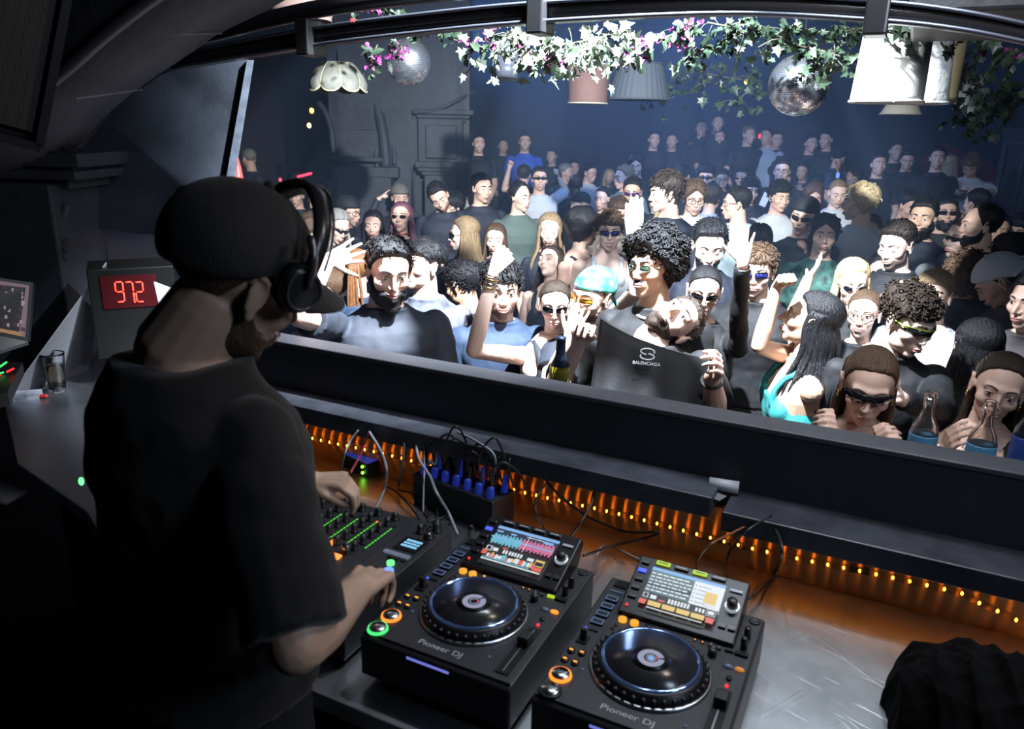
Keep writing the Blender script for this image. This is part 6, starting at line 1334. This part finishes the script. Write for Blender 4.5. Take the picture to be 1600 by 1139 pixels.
# --- second band
p(1332, 442, 72, yaw=10, pitch=10, roll=-3, sex='f', hair='long', hc='bl', skin='pale', top='K', gl='oval', label='blonde woman with small oval black sunglasses')
p(1376, 424, 64, yaw=12, pitch=8, roll=12, sex='f', hair='bun', hc='bk', skin='fair', top='K', gl='rect', label='dark haired woman in sunglasses with tilted head, right of the blonde')
p(1349, 490, 74, yaw=-8, pitch=0, sex='f', hair='slick', hc='br', skin='fair', top='K', gl='clear', label='woman in thin framed glasses between blonde and curly man', arms=[('L', (1372, 478, 1), (1408, 445, -1), (1440, 434, -1), 'flat', 'down', {'lift': .1})])
p(1400, 383, 68, yaw=-28, pitch=14, hair='quiff', hc='db', skin='pale', top='K', face='c', beard='stubble', label='man with brown quiff and closed eyes looking down left')
p(1357, 362, 52, yaw=-4, pitch=6, sex='f', hair='long', hc='br', skin='fair', top='K', sleeve='tank', face='c', label='long brown haired woman in black strap top, eyes lowered')
p(1372, 376, 44, yaw=-20, pitch=4, sex='f', hair='slick', hc='bk', skin='fair', top='K', gl='mirror', face='r', label='woman with violet mirrored sunglasses')
p(1442, 340, 56, yaw=-12, pitch=2, hair='short', hc='bk', skin='olive', top='N', beard='full', label='black bearded man in dark navy tee looking left', shoulders=.235)
p(1478, 334, 46, yaw=10, pitch=-8, hair='short', hc='bk', skin='fair', top='K', beard='full', gl='rect', label='man in sunglasses with dense black beard, chin raised')
p(1502, 372, 60, yaw=-38, pitch=4, roll=6, hair='buzz', hc='br', skin='pale', top='W', gl='shield', label='buzz cut man with black shield sunglasses and white shirt')
p(1530, 352, 62, yaw=-70, pitch=2, hair='back', hc='bk', skin='fair', top='K', beard='short', extra=('stud',), label='man with slicked back dark hair and ear stud in profile')
p(1560, 360, 48, yaw=5, pitch=2, sex='f', hair='long', hc='bk', skin='olive', top='G', label='dark haired woman in grey green tee near the right door')
p(1592, 362, 44, yaw=-15, pitch=3, hair='curly', hc='bk', skin='olive', top='K', label='dark curly haired man cut by the right edge, near the door')
p(1525, 318, 42, yaw=-130, pitch=3, hair='short', hc='bk', skin='fair', top='L', label='dark haired person turned away with fingers raised', arms=[('L', (1500, 372, -1), (1498, 345, -1), (1502, 325, -1), 'open', 'cam')])
p(1508, 402, 44, yaw=-10, pitch=25, hair='curly', hc='bk', skin='fair', top='K', label='black curly haired person half hidden behind the bowing man')
p(1287, 368, 58, yaw=6, pitch=-2, hair='curtain', hc='bk', skin='fair', top='P', beard='mus', label='man with dark hair and moustache in dark green floral shirt')
p(1256, 338, 54, yaw=-12, pitch=8, roll=8, hair='short', hc='bk', skin='fair', top='N', gl='rect', hat=('hat', 'K'), label='man in black brimless cap and sunglasses with fist before his mouth', arms=[('L', (1262, 452, -1), (1258, 398, -1), (1256, 362, -1), 'fist', 'left', {'l': .9})], sleeve='short', shoulders=.225)
p(1262, 404, 50, yaw=175, pitch=20, hair='short', hc='bk', skin='fair', top='D', hat=('capback', 'D'), label='person in dark flat cap half hidden behind raised arms')
p(1186, 378, 56, yaw=175, pitch=0, sex='f', hair='long', hc='bk', skin='fair', top='L', label='person with glossy dark long hair behind the open raised hand')
p(1108, 384, 78, dist=4.15, s=1.1, yaw=6, pitch=16, roll=2, hair='quiff', hc='bk', skin='pale', top='N', face='c', beard='short', label='man with dark swept hair looking down, eyes closed')
p(1041, 342, 50, yaw=14, pitch=22, sex='f', hair='long', hc='bl', skin='pale', top='K', face='c', label='blonde woman with middle parting looking down')
p(1040, 302, 58, yaw=-72, pitch=4, hair='messy', hc='db', skin='fair', top='N', beard='mus', label='tall man with greying dark hair in profile facing left')
p(952, 362, 56, yaw=4, pitch=0, hair='curly', hc='br', skin='pale', top='W', sleeve='tank', gl='blue', face='o', label='man with brown curls, rectangular sunglasses and open mouth')
p(912, 358, 54, yaw=120, pitch=3, sex='f', hair='bigcurly', hc='bk', skin='fair', top='K', sleeve='tank', label='woman with voluminous black curls turned away')
p(859, 360, 52, yaw=-4, pitch=2, sex='f', hair='long', hc='lb', skin='pale', top='D', face='c', label='long haired blonde woman brightly lit, eyes closed')
p(860, 410, 54, yaw=-28, pitch=-30, roll=-12, sex='f', hair='longwave', hc='db', skin='pale', top='D', face='c', sleeve='tank', label='woman with head tilted back and eyes closed, dark hair')
p(966, 424, 54, yaw=150, pitch=5, sex='f', hair='bun', hc='db', skin='fair', top='D', label='woman with tied brown hair turned away behind the bandana')
p(974, 386, 38, yaw=170, hair='bun', sex='f', hc='bk', skin='fair', top='K', label='glossy black hair bun behind the big curls')
p(774, 374, 48, yaw=-6, pitch=2, sex='f', hair='long', hc='br', skin='pale', top='D', face='s', label='smiling woman behind the raised hand with rings')
p(724, 366, 52, yaw=-88, pitch=4, sex='f', hair='long', hc='lb', skin='pale', top='D', gl='rect', face='r', label='woman in profile with dark to blond hair and sunglasses')
p(627, 340, 48, yaw=-14, pitch=-10, sex='f', hair='longwave', hc='pu', skin='fair', top='K', gl='oval', extra=('choker',), face='', label='woman with purple tinted hair, oval black sunglasses and red choker')
p(625, 309, 38, yaw=10, pitch=6, hair='short', hc='bk', skin='fair', top='K', hat=('hat', 'S'), label='person in grey cap behind the purple haired woman')
p(686, 308, 44, yaw=-8, pitch=22, roll=-24, hair='short', hc='bk', skin='fair', top='N', beard='stubble', label='dark haired man with head tilted towards his neighbour')
p(707, 326, 42, yaw=-60, pitch=12, hair='curly', hc='bk', skin='fair', top='N', gl='clear', label='curly haired man with glasses listening in profile')
p(736, 328, 40, yaw=150, pitch=0, sex='f', hair='longwave', hc='gy', skin='fair', top='D', label='person with wavy greyish hair seen from behind')
p(753, 294, 43, yaw=28, pitch=4, hair='short', hc='bk', skin='fair', top='N', label='man with short dark hair in navy tee before the pilaster')
p(813, 308, 43, yaw=42, pitch=3, hair='back', hc='bk', skin='pale', top='G', label='pale man with slick dark hair in grey green tee')
p(837, 310, 33, yaw=15, pitch=8, sex='f', hair='long', hc='bk', skin='fair', top='K', label='dark haired woman right of the man in grey green tee')
p(843, 280, 36, yaw=8, pitch=-6, hair='short', hc='bk', skin='fair', top='W', gl='shield', face='o', label='man in white tee with black shield glasses and open mouth, fist raised', arms=[('L', (884, 300, 1), (872, 277, 1), (869, 258, -1), 'fist', 'left', {'lift': .06, 'l': .85})], extra=('watch L',))
p(819, 274, 30, yaw=165, pitch=2, hair='short', hc='db', skin='fair', top='K', label='brown haired man from behind with raised fist at the left', arms=[('L', (786, 296, 1), (796, 262, 1), (803, 242, -1), 'fist', 'cam', {'lift': .1, 'l': 1.0})])
p(546, 330, 42, yaw=55, pitch=12, hair='short', hc='bk', skin='fair', top='K', gl='clear', hat=('hat', 'K'), label='man in black beanie and glasses near the left pier')
p(528, 354, 50, yaw=32, pitch=14, roll=14, sex='f', hair='long', hc='gy', skin='fair', top='K', gl='shield', label='woman with long ash hair and black shield sunglasses')
p(500, 318, 43, yaw=22, pitch=12, hair='short', hc='lb', skin='fair', top='S', label='short blond haired man in brownish tee at the left')
p(583, 352, 44, yaw=-8, pitch=2, sex='f', hair='long', hc='bk', skin='fair', top='N', sleeve='long', face='r', label='dark haired woman with red lips and long sleeved arm raised', arms=[('R', (572, 352, 1), (596, 300, 1), (618, 288, -1), 'point', 'down', {'lift': .12, 'l': 1.0})])
p(487, 366, 48, yaw=-5, pitch=25, sex='f', hair='bigcurly', hc='br', skin='pale', top='F', label='person in mottled fur top with curly hair beside the dj cap')
p(506, 284, 33, yaw=140, pitch=15, hair='short', hc='bk', skin='fair', top='K', label='dark haired man with bowed head seen from behind at the left')
p(463, 305, 34, yaw=-20, pitch=6, hair='messy', hc='lb', skin='fair', top='K', label='blond person just visible above the dj headphones')
p(463, 283, 28, yaw=-140, pitch=20, hair='buzz', hc='db', skin='fair', top='K', label='man with dark headband looking down at the far left')
p(389, 248, 30, yaw=-150, pitch=10, hair='buzz', hc='gy', skin='fair', top='D', label='short haired man in dark tee far left beside the screen edge', shoulders=.23)
# --- middle band
p(988, 300, 42, yaw=-5, pitch=8, hair='short', hc='bk', skin='fair', top='N', gl='mirror', label='dark haired man with red tinted glasses behind the flat raised hand')
p(994, 258, 33, yaw=-5, pitch=14, hair='curtain', hc='db', skin='fair', top='K', label='man with long dark curtain hair looking down')
p(974, 277, 35, yaw=-60, pitch=5, hair='short', hc='lb', skin='fair', top='G', label='light brown haired man in profile left of the tall man')
p(941, 310, 36, yaw=-28, pitch=4, sex='f', hair='bun', hc='bk', skin='fair', top='D', label='woman with tied dark hair facing left in the middle')
p(922, 270, 28, yaw=45, pitch=12, hair='short', hc='bk', skin='fair', top='W', gl='clear', label='dark haired man with glasses and white top facing right')
p(899, 288, 32, yaw=180, pitch=0, hair='bald', skin='dark', top='K', label='dark skinned man with shaved head seen from behind')
p(885, 270, 27, yaw=60, pitch=4, hair='short', hc='gy', skin='fair', top='B', label='grey haired man turned right left of the shaved head')
p(897, 262, 24, yaw=10, pitch=2, hair='short', hc='bk', skin='fair', top='K', label='dark haired person just behind the grey haired man')
p(905, 320, 36, yaw=-60, pitch=5, sex='f', hair='long', hc='bl', skin='pale', top='K', hat=('hat', 'K'), label='blond person in flat black cap below the shaved head')
p(952, 277, 24, yaw=10, pitch=3, sex='f', hair='long', hc='bl', skin='fair', top='S', label='small blond person between glasses man and flat hand')
p(967, 332, 42, yaw=20, pitch=10, hair='messy', hc='br', skin='fair', top='F', label='person hidden behind the large flat raised hand')
p(1018, 432, 74, yaw=10, pitch=10, hair='short', hc='br', skin='pale', top='K', sleeve='tank', label='person behind the big curls holding up one flat bright hand', arms=[('R', (992, 440, 1), (990, 365, -1), (990, 300, -1), 'flat', 'cam', {'E': Dp(996, 455, 3.35), 'W': Dp(990, 372, 3.3), 'Td': Dp(991, 300, 3.3)-Dp(990, 372, 3.3), 'hs': 1.08})])
p(1085, 309, 48, yaw=12, pitch=14, hair='curtain', hc='br', skin='fair', top='W', gl='clear', label='man with glasses and brown parted hair looking down')
p(1103, 277, 36, yaw=-5, pitch=2, hair='curly', hc='bk', skin='fair', top='K', gl='shield', beard='mus', label='man with shield sunglasses and dark curls in the middle')
p(1150, 318, 48, yaw=-82, pitch=3, hair='short', hc='bk', skin='fair', top='L', gl='clear', label='dark haired man in glasses and pale blue tee in profile')
p(1172, 298, 36, yaw=25, pitch=6, hair='messy', hc='bk', skin='fair', top='K', label='man with tousled black hair right of the profile man')
p(1112, 309, 38, yaw=150, pitch=3, hair='curtain', hc='db', skin='fair', top='Y', label='dark haired person from behind below the shield sunglasses')
p(1128, 280, 30, yaw=5, pitch=10, hair='short', hc='bk', skin='olive', top='K', label='dark haired man right of the shield sunglasses')
p(1158, 278, 30, yaw=-8, pitch=4, sex='f', hair='long', hc='bk', skin='fair', top='K', gl='oval', label='woman with black oval sunglasses in the middle right')
p(1152, 256, 26, yaw=-60, pitch=3, hair='short', hc='db', skin='fair', top='K', label='small profile face above the woman with oval sunglasses')
p(1067, 274, 32, yaw=160, pitch=4, hair='short', hc='bk', skin='fair', top='K', label='dark haired person from behind right of the long haired man')
p(1218, 308, 43, yaw=28, pitch=6, hair='messy', hc='bk', skin='fair', top='W', label='man with black fringe and white tee looking right')
p(1194, 314, 32, yaw=-5, pitch=5, hair='curly', hc='bk', skin='fair', top='K', label='dark haired person holding up a phone')
p(1222, 267, 36, yaw=-4, pitch=4, hair='short', hc='bk', skin='fair', top='K', gl='clear', face='s', label='smiling man with clear glasses in the middle right')
p(1254, 268, 28, yaw=-20, pitch=8, sex='f', hair='long', hc='bk', skin='olive', top='N', label='dark haired woman with raised hands behind the cap man', arms=[('R', (1248, 318, -1), (1250, 300, -1), (1247, 284, -1), 'open', 'cam')])
p(1271, 308, 38, yaw=10, pitch=14, hair='curtain', hc='br', skin='fair', top='K', label='brown haired person just behind the black brimless cap')
p(1279, 288, 28, yaw=160, pitch=4, hair='short', hc='bk', skin='fair', top='K', hat=('hat', 'K'), label='person in round dark cap from behind')
p(1309, 302, 40, yaw=12, pitch=14, hair='buzz', hc='lb', skin='pale', top='W', face='s', label='smiling balding man with white top and black strap')
p(1343, 317, 54, yaw=-78, pitch=2, hair='curtain', hc='bl', skin='fair', top='W', label='blond man with parted hair in profile wearing white')
p(1333, 277, 26, yaw=-80, pitch=5, hair='short', hc='db', skin='fair', top='K', label='small profile face behind the blond man')
p(1421, 322, 42, yaw=40, pitch=20, hair='short', hc='bk', skin='fair', top='D', label='short haired man leaning right beside the bearded man')
# --- back rows
p(1373, 257, 33, yaw=14, pitch=-4, hair='short', hc='bk', skin='fair', top='K', label='man in black tee with small blue print, chin raised')
p(1418, 250, 30, yaw=5, pitch=16, hair='short', hc='bk', skin='fair', top='K', label='man in black tee looking down by the red panel')
p(1465, 247, 33, yaw=4, pitch=-2, hair='short', hc='bk', skin='fair', top='K', label='man in black polo shirt before the red panel')
p(1487, 258, 28, yaw=140, sex='f', hair='long', hc='bl', skin='fair', top='K', label='blond person half hidden behind the polo shirt man')
p(1517, 260, 33, yaw=-8, pitch=32, hair='messy', hc='lb', skin='fair', top='W', sleeve='loose', label='man in loose white tee looking down at his phone', arms=[('R', (1495, 300, -1), (1505, 303, -1), (1515, 298, -1), 'hold', 'up', {'l': .8}), ('L', (1548, 300, -1), (1522, 305, -1), (1512, 300, -1), 'hold', 'up', {'l': .9})], shoulders=.22)
p(1400, 236, 24, yaw=20, hair='short', hc='bk', skin='fair', top='K', label='dim face between the two men by the red panel')
p(1310, 246, 28, yaw=160, pitch=20, hair='short', hc='bk', skin='fair', top='B', label='person in blue shirt with orange lanyard seen from behind')
p(1291, 218, 24, yaw=-30, pitch=5, hair='short', hc='bk', skin='fair', top='K', label='dim man left of the blue shirt in the back row')
p(1267, 224, 27, yaw=25, pitch=3, hair='short', hc='bk', skin='fair', top='K', label='man in black tee in the back row below the mirror ball')
p(1214, 217, 27, yaw=12, pitch=12, hair='short', hc='bk', skin='fair', top='K', label='man in black tee looking down left of the mirror ball')
p(1198, 213, 24, yaw=-30, pitch=2, hair='short', hc='db', skin='fair', top='Y', label='person in pale top beside the small red light')
p(1170, 211, 27, yaw=35, pitch=2, hair='short', hc='lb', skin='fair', top='K', label='man facing right with bright ear in the back row')
p(1124, 215, 25, yaw=5, pitch=2, hair='short', hc='bk', skin='fair', top='K', beard='short', label='dark bearded man in the back row haze')
p(1082, 227, 24, yaw=30, pitch=16, hair='short', hc='bk', skin='fair', top='K', hat=('cap', 'K'), label='person in dark cap looking down in the haze')
p(1050, 220, 23, yaw=-10, pitch=4, hair='short', hc='bk', skin='fair', top='K', label='dim person with dark hair in the haze')
p(1022, 218, 27, yaw=15, pitch=2, hair='short', hc='bk', skin='fair', top='K', label='tall man in black in the haze, leftmost of the back row right half')
p(1096, 200, 21, yaw=0, hair='short', hc='bk', skin='fair', top='K', label='very dim face high in the haze')
p(1122, 192, 18, yaw=0, hair='short', hc='bk', skin='fair', top='K', label='faint face above the bearded man in the haze')
p(820, 221, 28, yaw=5, pitch=4, hair='short', hc='bk', skin='olive', top='U', label='man in vivid blue tee standing high at the back')
p(748, 224, 29, yaw=10, pitch=2, hair='short', hc='bk', skin='fair', top='K', label='dark clothed man standing at the back left of the blue tee')
p(786, 228, 20, yaw=10, hair='short', hc='bk', skin='fair', top='K', label='faint person between dark clothed man and blue tee')
p(862, 244, 22, yaw=-20, hair='short', hc='bk', skin='fair', top='K', label='faint person right of the blue tee')
# the shirt front he stretches between both hands, with its print
def logo():
    b = HB['b']; top = [(938, 498), (962, 512), (990, 526), (1022, 538), (1052, 548), (1084, 556), (1106, 560)]
    bot = [(918, 640), (950, 650), (985, 656), (1022, 660), (1056, 662), (1090, 664), (1118, 664)]; n = 7; M = 8; F_, B_ = [], []
    P = bez([(x, y, 0) for x, y in top], 24); Q = bez([(x, y, 0) for x, y in bot], 24); k = len(P)
    for i in range(M):
        t = i/(M-1)
        for j in range(k):
            u = j/(k-1); x = P[j][0]*(1-t)+Q[j][0]*t; y = P[j][1]*(1-t)+Q[j][1]*t; d = 2.70-.055*math.sin(PI*u)+.012*math.sin(u*21+t*2)*(t+.15)-.05*t
            F_.append(Dp(x, y, d)); B_.append(Dp(x, y, d+.006))
    F = []
    N_ = M*k
    for i in range(M-1):
        for j in range(k-1): a = i*k+j; F += [(a, a+1, a+k+1, a+k), (N_+a, N_+a+k, N_+a+k+1, N_+a+1)]
    for j in range(k-1): F += [(j, N_+j, N_+j+1, j+1)]
    for i in range(M-1): a = i*k; c = i*k+k-1; F += [(a, a+k, N_+a+k, N_+a), (c, N_+c, N_+c+k, c+k)]
    MB().add(np.array(F_+B_), F).obj('stretched_shirt_front', cmat('K'), b)
    ml = mat('white_print', (.75, .77, .8), .6); c = Dp(1010, 568, 2.598); vd = nrm(ray(1010, 568)); xr = nrm(CR+.10*CU*-1.0); xr = nrm(xr-vd*(xr@vd)); upv = np.cross(vd, xr)*-1.0
    if upv@CU < 0: upv = -upv
    R = Matrix((tuple(xr), tuple(upv), tuple(-vd))).transposed().to_4x4(); o0 = np.array(b['_o'])
    t = text('shirt_lettering', 'BALENCIAGA', .0155, ml, b, (0, 0, 0)); t.matrix_local = Matrix.Translation(Vector(c-o0))@R
    mb = MB(); c2 = c+upv*.032
    for dz, a0 in ((.0085, -.5), (-.0085, PI-.5)):
        cc = c2+upv*dz; mb.tube([cc+xr*.023*math.cos(a)+upv*.010*math.sin(a) for a in np.linspace(a0, a0+2*PI-1.2, 26)], .0026, 5)
    mb.obj('shirt_emblem', ml, b)
logo()
# ---------------------------------------------------------------- bottles on and behind the parapet
def bottle(px, py_top, py_bot, d, label, glassc, neckc, labc=None, full=False):
    top = Dp(px, py_top, d); bot = Dp(px, py_bot, d); rt = thing('bottle', label, 'bottle', (top[0], top[1], top[2]-.26)); c = np.array([top[0], top[1], top[2]-.26])
    gm = mat('bottle_'+label[:12], glassc, .06, trans=.97, ior=1.3)
    pr = [(.0, .0), (.030, .0), (.032, .01), (.032, .155), (.029, .172), (.016, .198), (.0135, .215), (.0130, .245), (.0150, .247), (.0150, .258), (.0125, .26), (.011, .258), (.0105, .215), (.013, .199), (.026, .171), (.029, .154), (.029, .012), (.0, .008)]
    MB().lathe(c, pr, 28).obj('glass', gm, rt)
    if neckc: MB().lathe(c, [(.0298, .174), (.0172, .2), (.0146, .216), (.0142, .250), (.0158, .252), (.0158, .2615), (.0, .2625)], 24).obj('neck_foil', mat('foil_'+label[:8], neckc, .3, .3), rt)
    if labc: MB().lathe(c, [(.0325, .03), (.0328, .032), (.0328, .150), (.0325, .152)], 28).obj('paper_label', mat('paper_'+label[:12], labc, .5, var=.3, vscale=30), rt)
bottle(877, 527, 595, 2.27, 'green wine bottle with dark foil neck at the parapet', (.62, .66, .20), (.02, .03, .06))
bottle(1456, 612, 695, 1.855, 'clear glass bottle with blue label, left of the two bottles', (.95, .9, .86), None, (.10, .30, .50))
bottle(1549, 626, 712, 1.80, 'clear glass bottle with blue label, right in front of the smiling woman', (.95, .9, .86), None, (.06, .16, .28))
bottle(1620, 618, 650, 1.89, 'blue labelled bottle cut by the right edge', (.3, .35, .45), None, (.02, .05, .22))
ph = MB().box(Dp(1195, 312, 7.4), (.035, .005, .07), np.array([[.9, 0, .3], [0, 1, 0], [-.3, 0, .9]])); tag(ph.obj('phone', mat('phone_pale', (.4, .45, .55), .2), smooth=False, bevel=.004), 'phone held up in the middle of the crowd', 'phone')
ph = MB().box(Dp(1505, 298, 8.0), (.04, .07, .006)); tag(ph.obj('phone', m_frame, smooth=False, bevel=.003), 'black phone held by the man in the loose white tee', 'phone')
lan = MB(); lan.tube([Dp(1306, 252, 9.2), Dp(1309, 268, 9.1), Dp(1308, 282, 9.1)], .012, 6); tag(lan.obj('lanyard', mat('lanyard_orange', (.6, .2, .04), .6)), 'orange lanyard hanging on the blue shirt', 'lanyard')
tag(MB().box(Dp(1309, 274, 9.0), (.018, .01, .03)).obj('phone', emat('phone_glow', (.1, .25, 1), 1.6), smooth=False), 'small glowing blue screen on the orange lanyard', 'phone')
# ================================================================ the dj
WL = Zp(474, 752, 1.27); SLg = np.array([-1.06, .72, 1.48])
DJ = person(372, 432, 250, yaw=118, pitch=26, roll=0, tilt=14, slv=.95, hair='buzz', hc='br', skin='olive', top='J', sleeve='loose', beard='short', hat=('cap', 'C'), byaw=126, label='dj seen from behind in black t-shirt, black cap and headphones', cat='person', grp='dj behind the counter', floor=0.0, shoulders=.172, headshift=(-.025, 0, 0.01), neck=(.060, .068), quality=.004, face='',
            arms=[('R', (486, 1112, 1), (556, 925, 1), (612, 868, 1), 'pinch', 'down', {'l': 1.0}), ('L', (330, 850, 1), (452, 760, 1), (535, 742, 1), 'pinch', 'down', {'E': (SLg+WL)/2+np.array([-.05, -.06, -.17]), 'W': WL, 'Td': (.92, .38, .06)})])
def headphones():
    T = DJ['T']; R = DJ['R']; c0 = T((0, 0, .03)); rt = thing('headphones', 'black headphones worn over the dj cap', 'headphones', tuple(c0)); mp_ = mat('phones_black', (.02, .02, .023), .28); ms = mat('phones_grey', (.10, .10, .115), .25, .5)
    T0 = T; T = lambda p: T0((p[0]*1.0, p[1]+.028*max(0, 1-max(0, p[2])/.15)+.0, p[2]+.035*max(0, 1-max(0, p[2])/.15)))
    pts = [(.098*math.cos(a), .012+.052*math.sin(a), .005+.155*math.sin(a)) for a in np.linspace(.12, PI-.12, 26)]
    V = []; 
    for i, a in enumerate(np.linspace(.12, PI-.12, 30)):
        for dr, dy in ((.0, -.017), (.0, .017), (.009, .015), (.009, -.015)):
            r = 1+dr/.12; V.append(T((.101*r*math.cos(a), .008+.034*math.sin(a)+dy*(.55+.45*math.sin(a)), .005+.152*r*math.sin(a))))
    MB().loft([V[i*4:i*4+4] for i in range(30)]).obj('headband', mp_, rt)
    MB().tube([T((.1085*math.cos(a), .025+.034*math.sin(a), .006+.163*math.sin(a))) for a in np.linspace(.25, PI-.25, 30)], .0022, 6).obj('headband_trim', ms, rt)
    for sg in (-1, 1):
        def disk(x0, r0, x1, r1, nm, mt, par=rt):
            V = [[T((sg*x, .006+r*math.cos(t)*.92, .004+r*math.sin(t)*1.1)) for t in np.linspace(0, 2*PI, 32, endpoint=False)] for x, r in ((x0, r0*.9), (x0, r0), (x1, r1), (x1+.002, r1*.8))]
            return MB().loft(V).obj(nm, mt, par)
        disk(.074, .036, .094, .040, 'ear_cushion', m_rubber); cp = disk(.095, .038, .112, .034, 'ear_cup', mp_)
        MB().tube([T((sg*.114, .006+.027*math.cos(t), .004+.031*math.sin(t))) for t in np.linspace(0, 2*PI, 32, endpoint=False)], .0022, 6, closed=True).obj('cup_ring', ms, cp)
        MB().tube(bez([T((sg*.100, .0, .095)), T((sg*.118, .004, .060)), T((sg*.119, .006, .010))], 10), .0055, 8).obj('yoke_arm', ms, rt)
    MB().tube(bez([T((-.10, -.02, -.03)), T((-.108, -.09, -.02)), T((-.098, -.108, .04)), T((-.085, -.085, .07))], 24), .0022, 6).obj('lead', c_cable, rt)
headphones()
MB().tcap(DJ['T']((.0, -.112, .035)), DJ['T']((.0, -.118, .035)), .012, .012).obj('cap_buckle', m_chrome, DJ['b'])
# ---------------------------------------------------------------- faint haze in the hall, lit by the stage light and the haze spots
def haze():
    mt = bpy.data.materials.new('haze'); mt.use_nodes = True; nt = mt.node_tree; nt.nodes.remove(nt.nodes['Principled BSDF']); o = nt.nodes['Material Output']
    v = nt.nodes.new('ShaderNodeVolumeScatter'); v.inputs['Color'].default_value = (.42, .62, 1, 1); v.inputs['Density'].default_value = .038; v.inputs['Anisotropy'].default_value = .25
    nt.links.new(v.outputs[0], o.inputs['Volume'])
    h_ = MB().box((-1.6, 7.75, 1.66), (7.6, 4.1, 1.93)).obj('haze', mt, smooth=False); h_['kind'] = 'stuff'; h_['label'] = 'thin bluish haze hanging over the crowd'; h_['category'] = 'haze'
haze()
bake_all()
for o in bpy.data.objects:
    if '_o' in o.keys(): del o['_o']
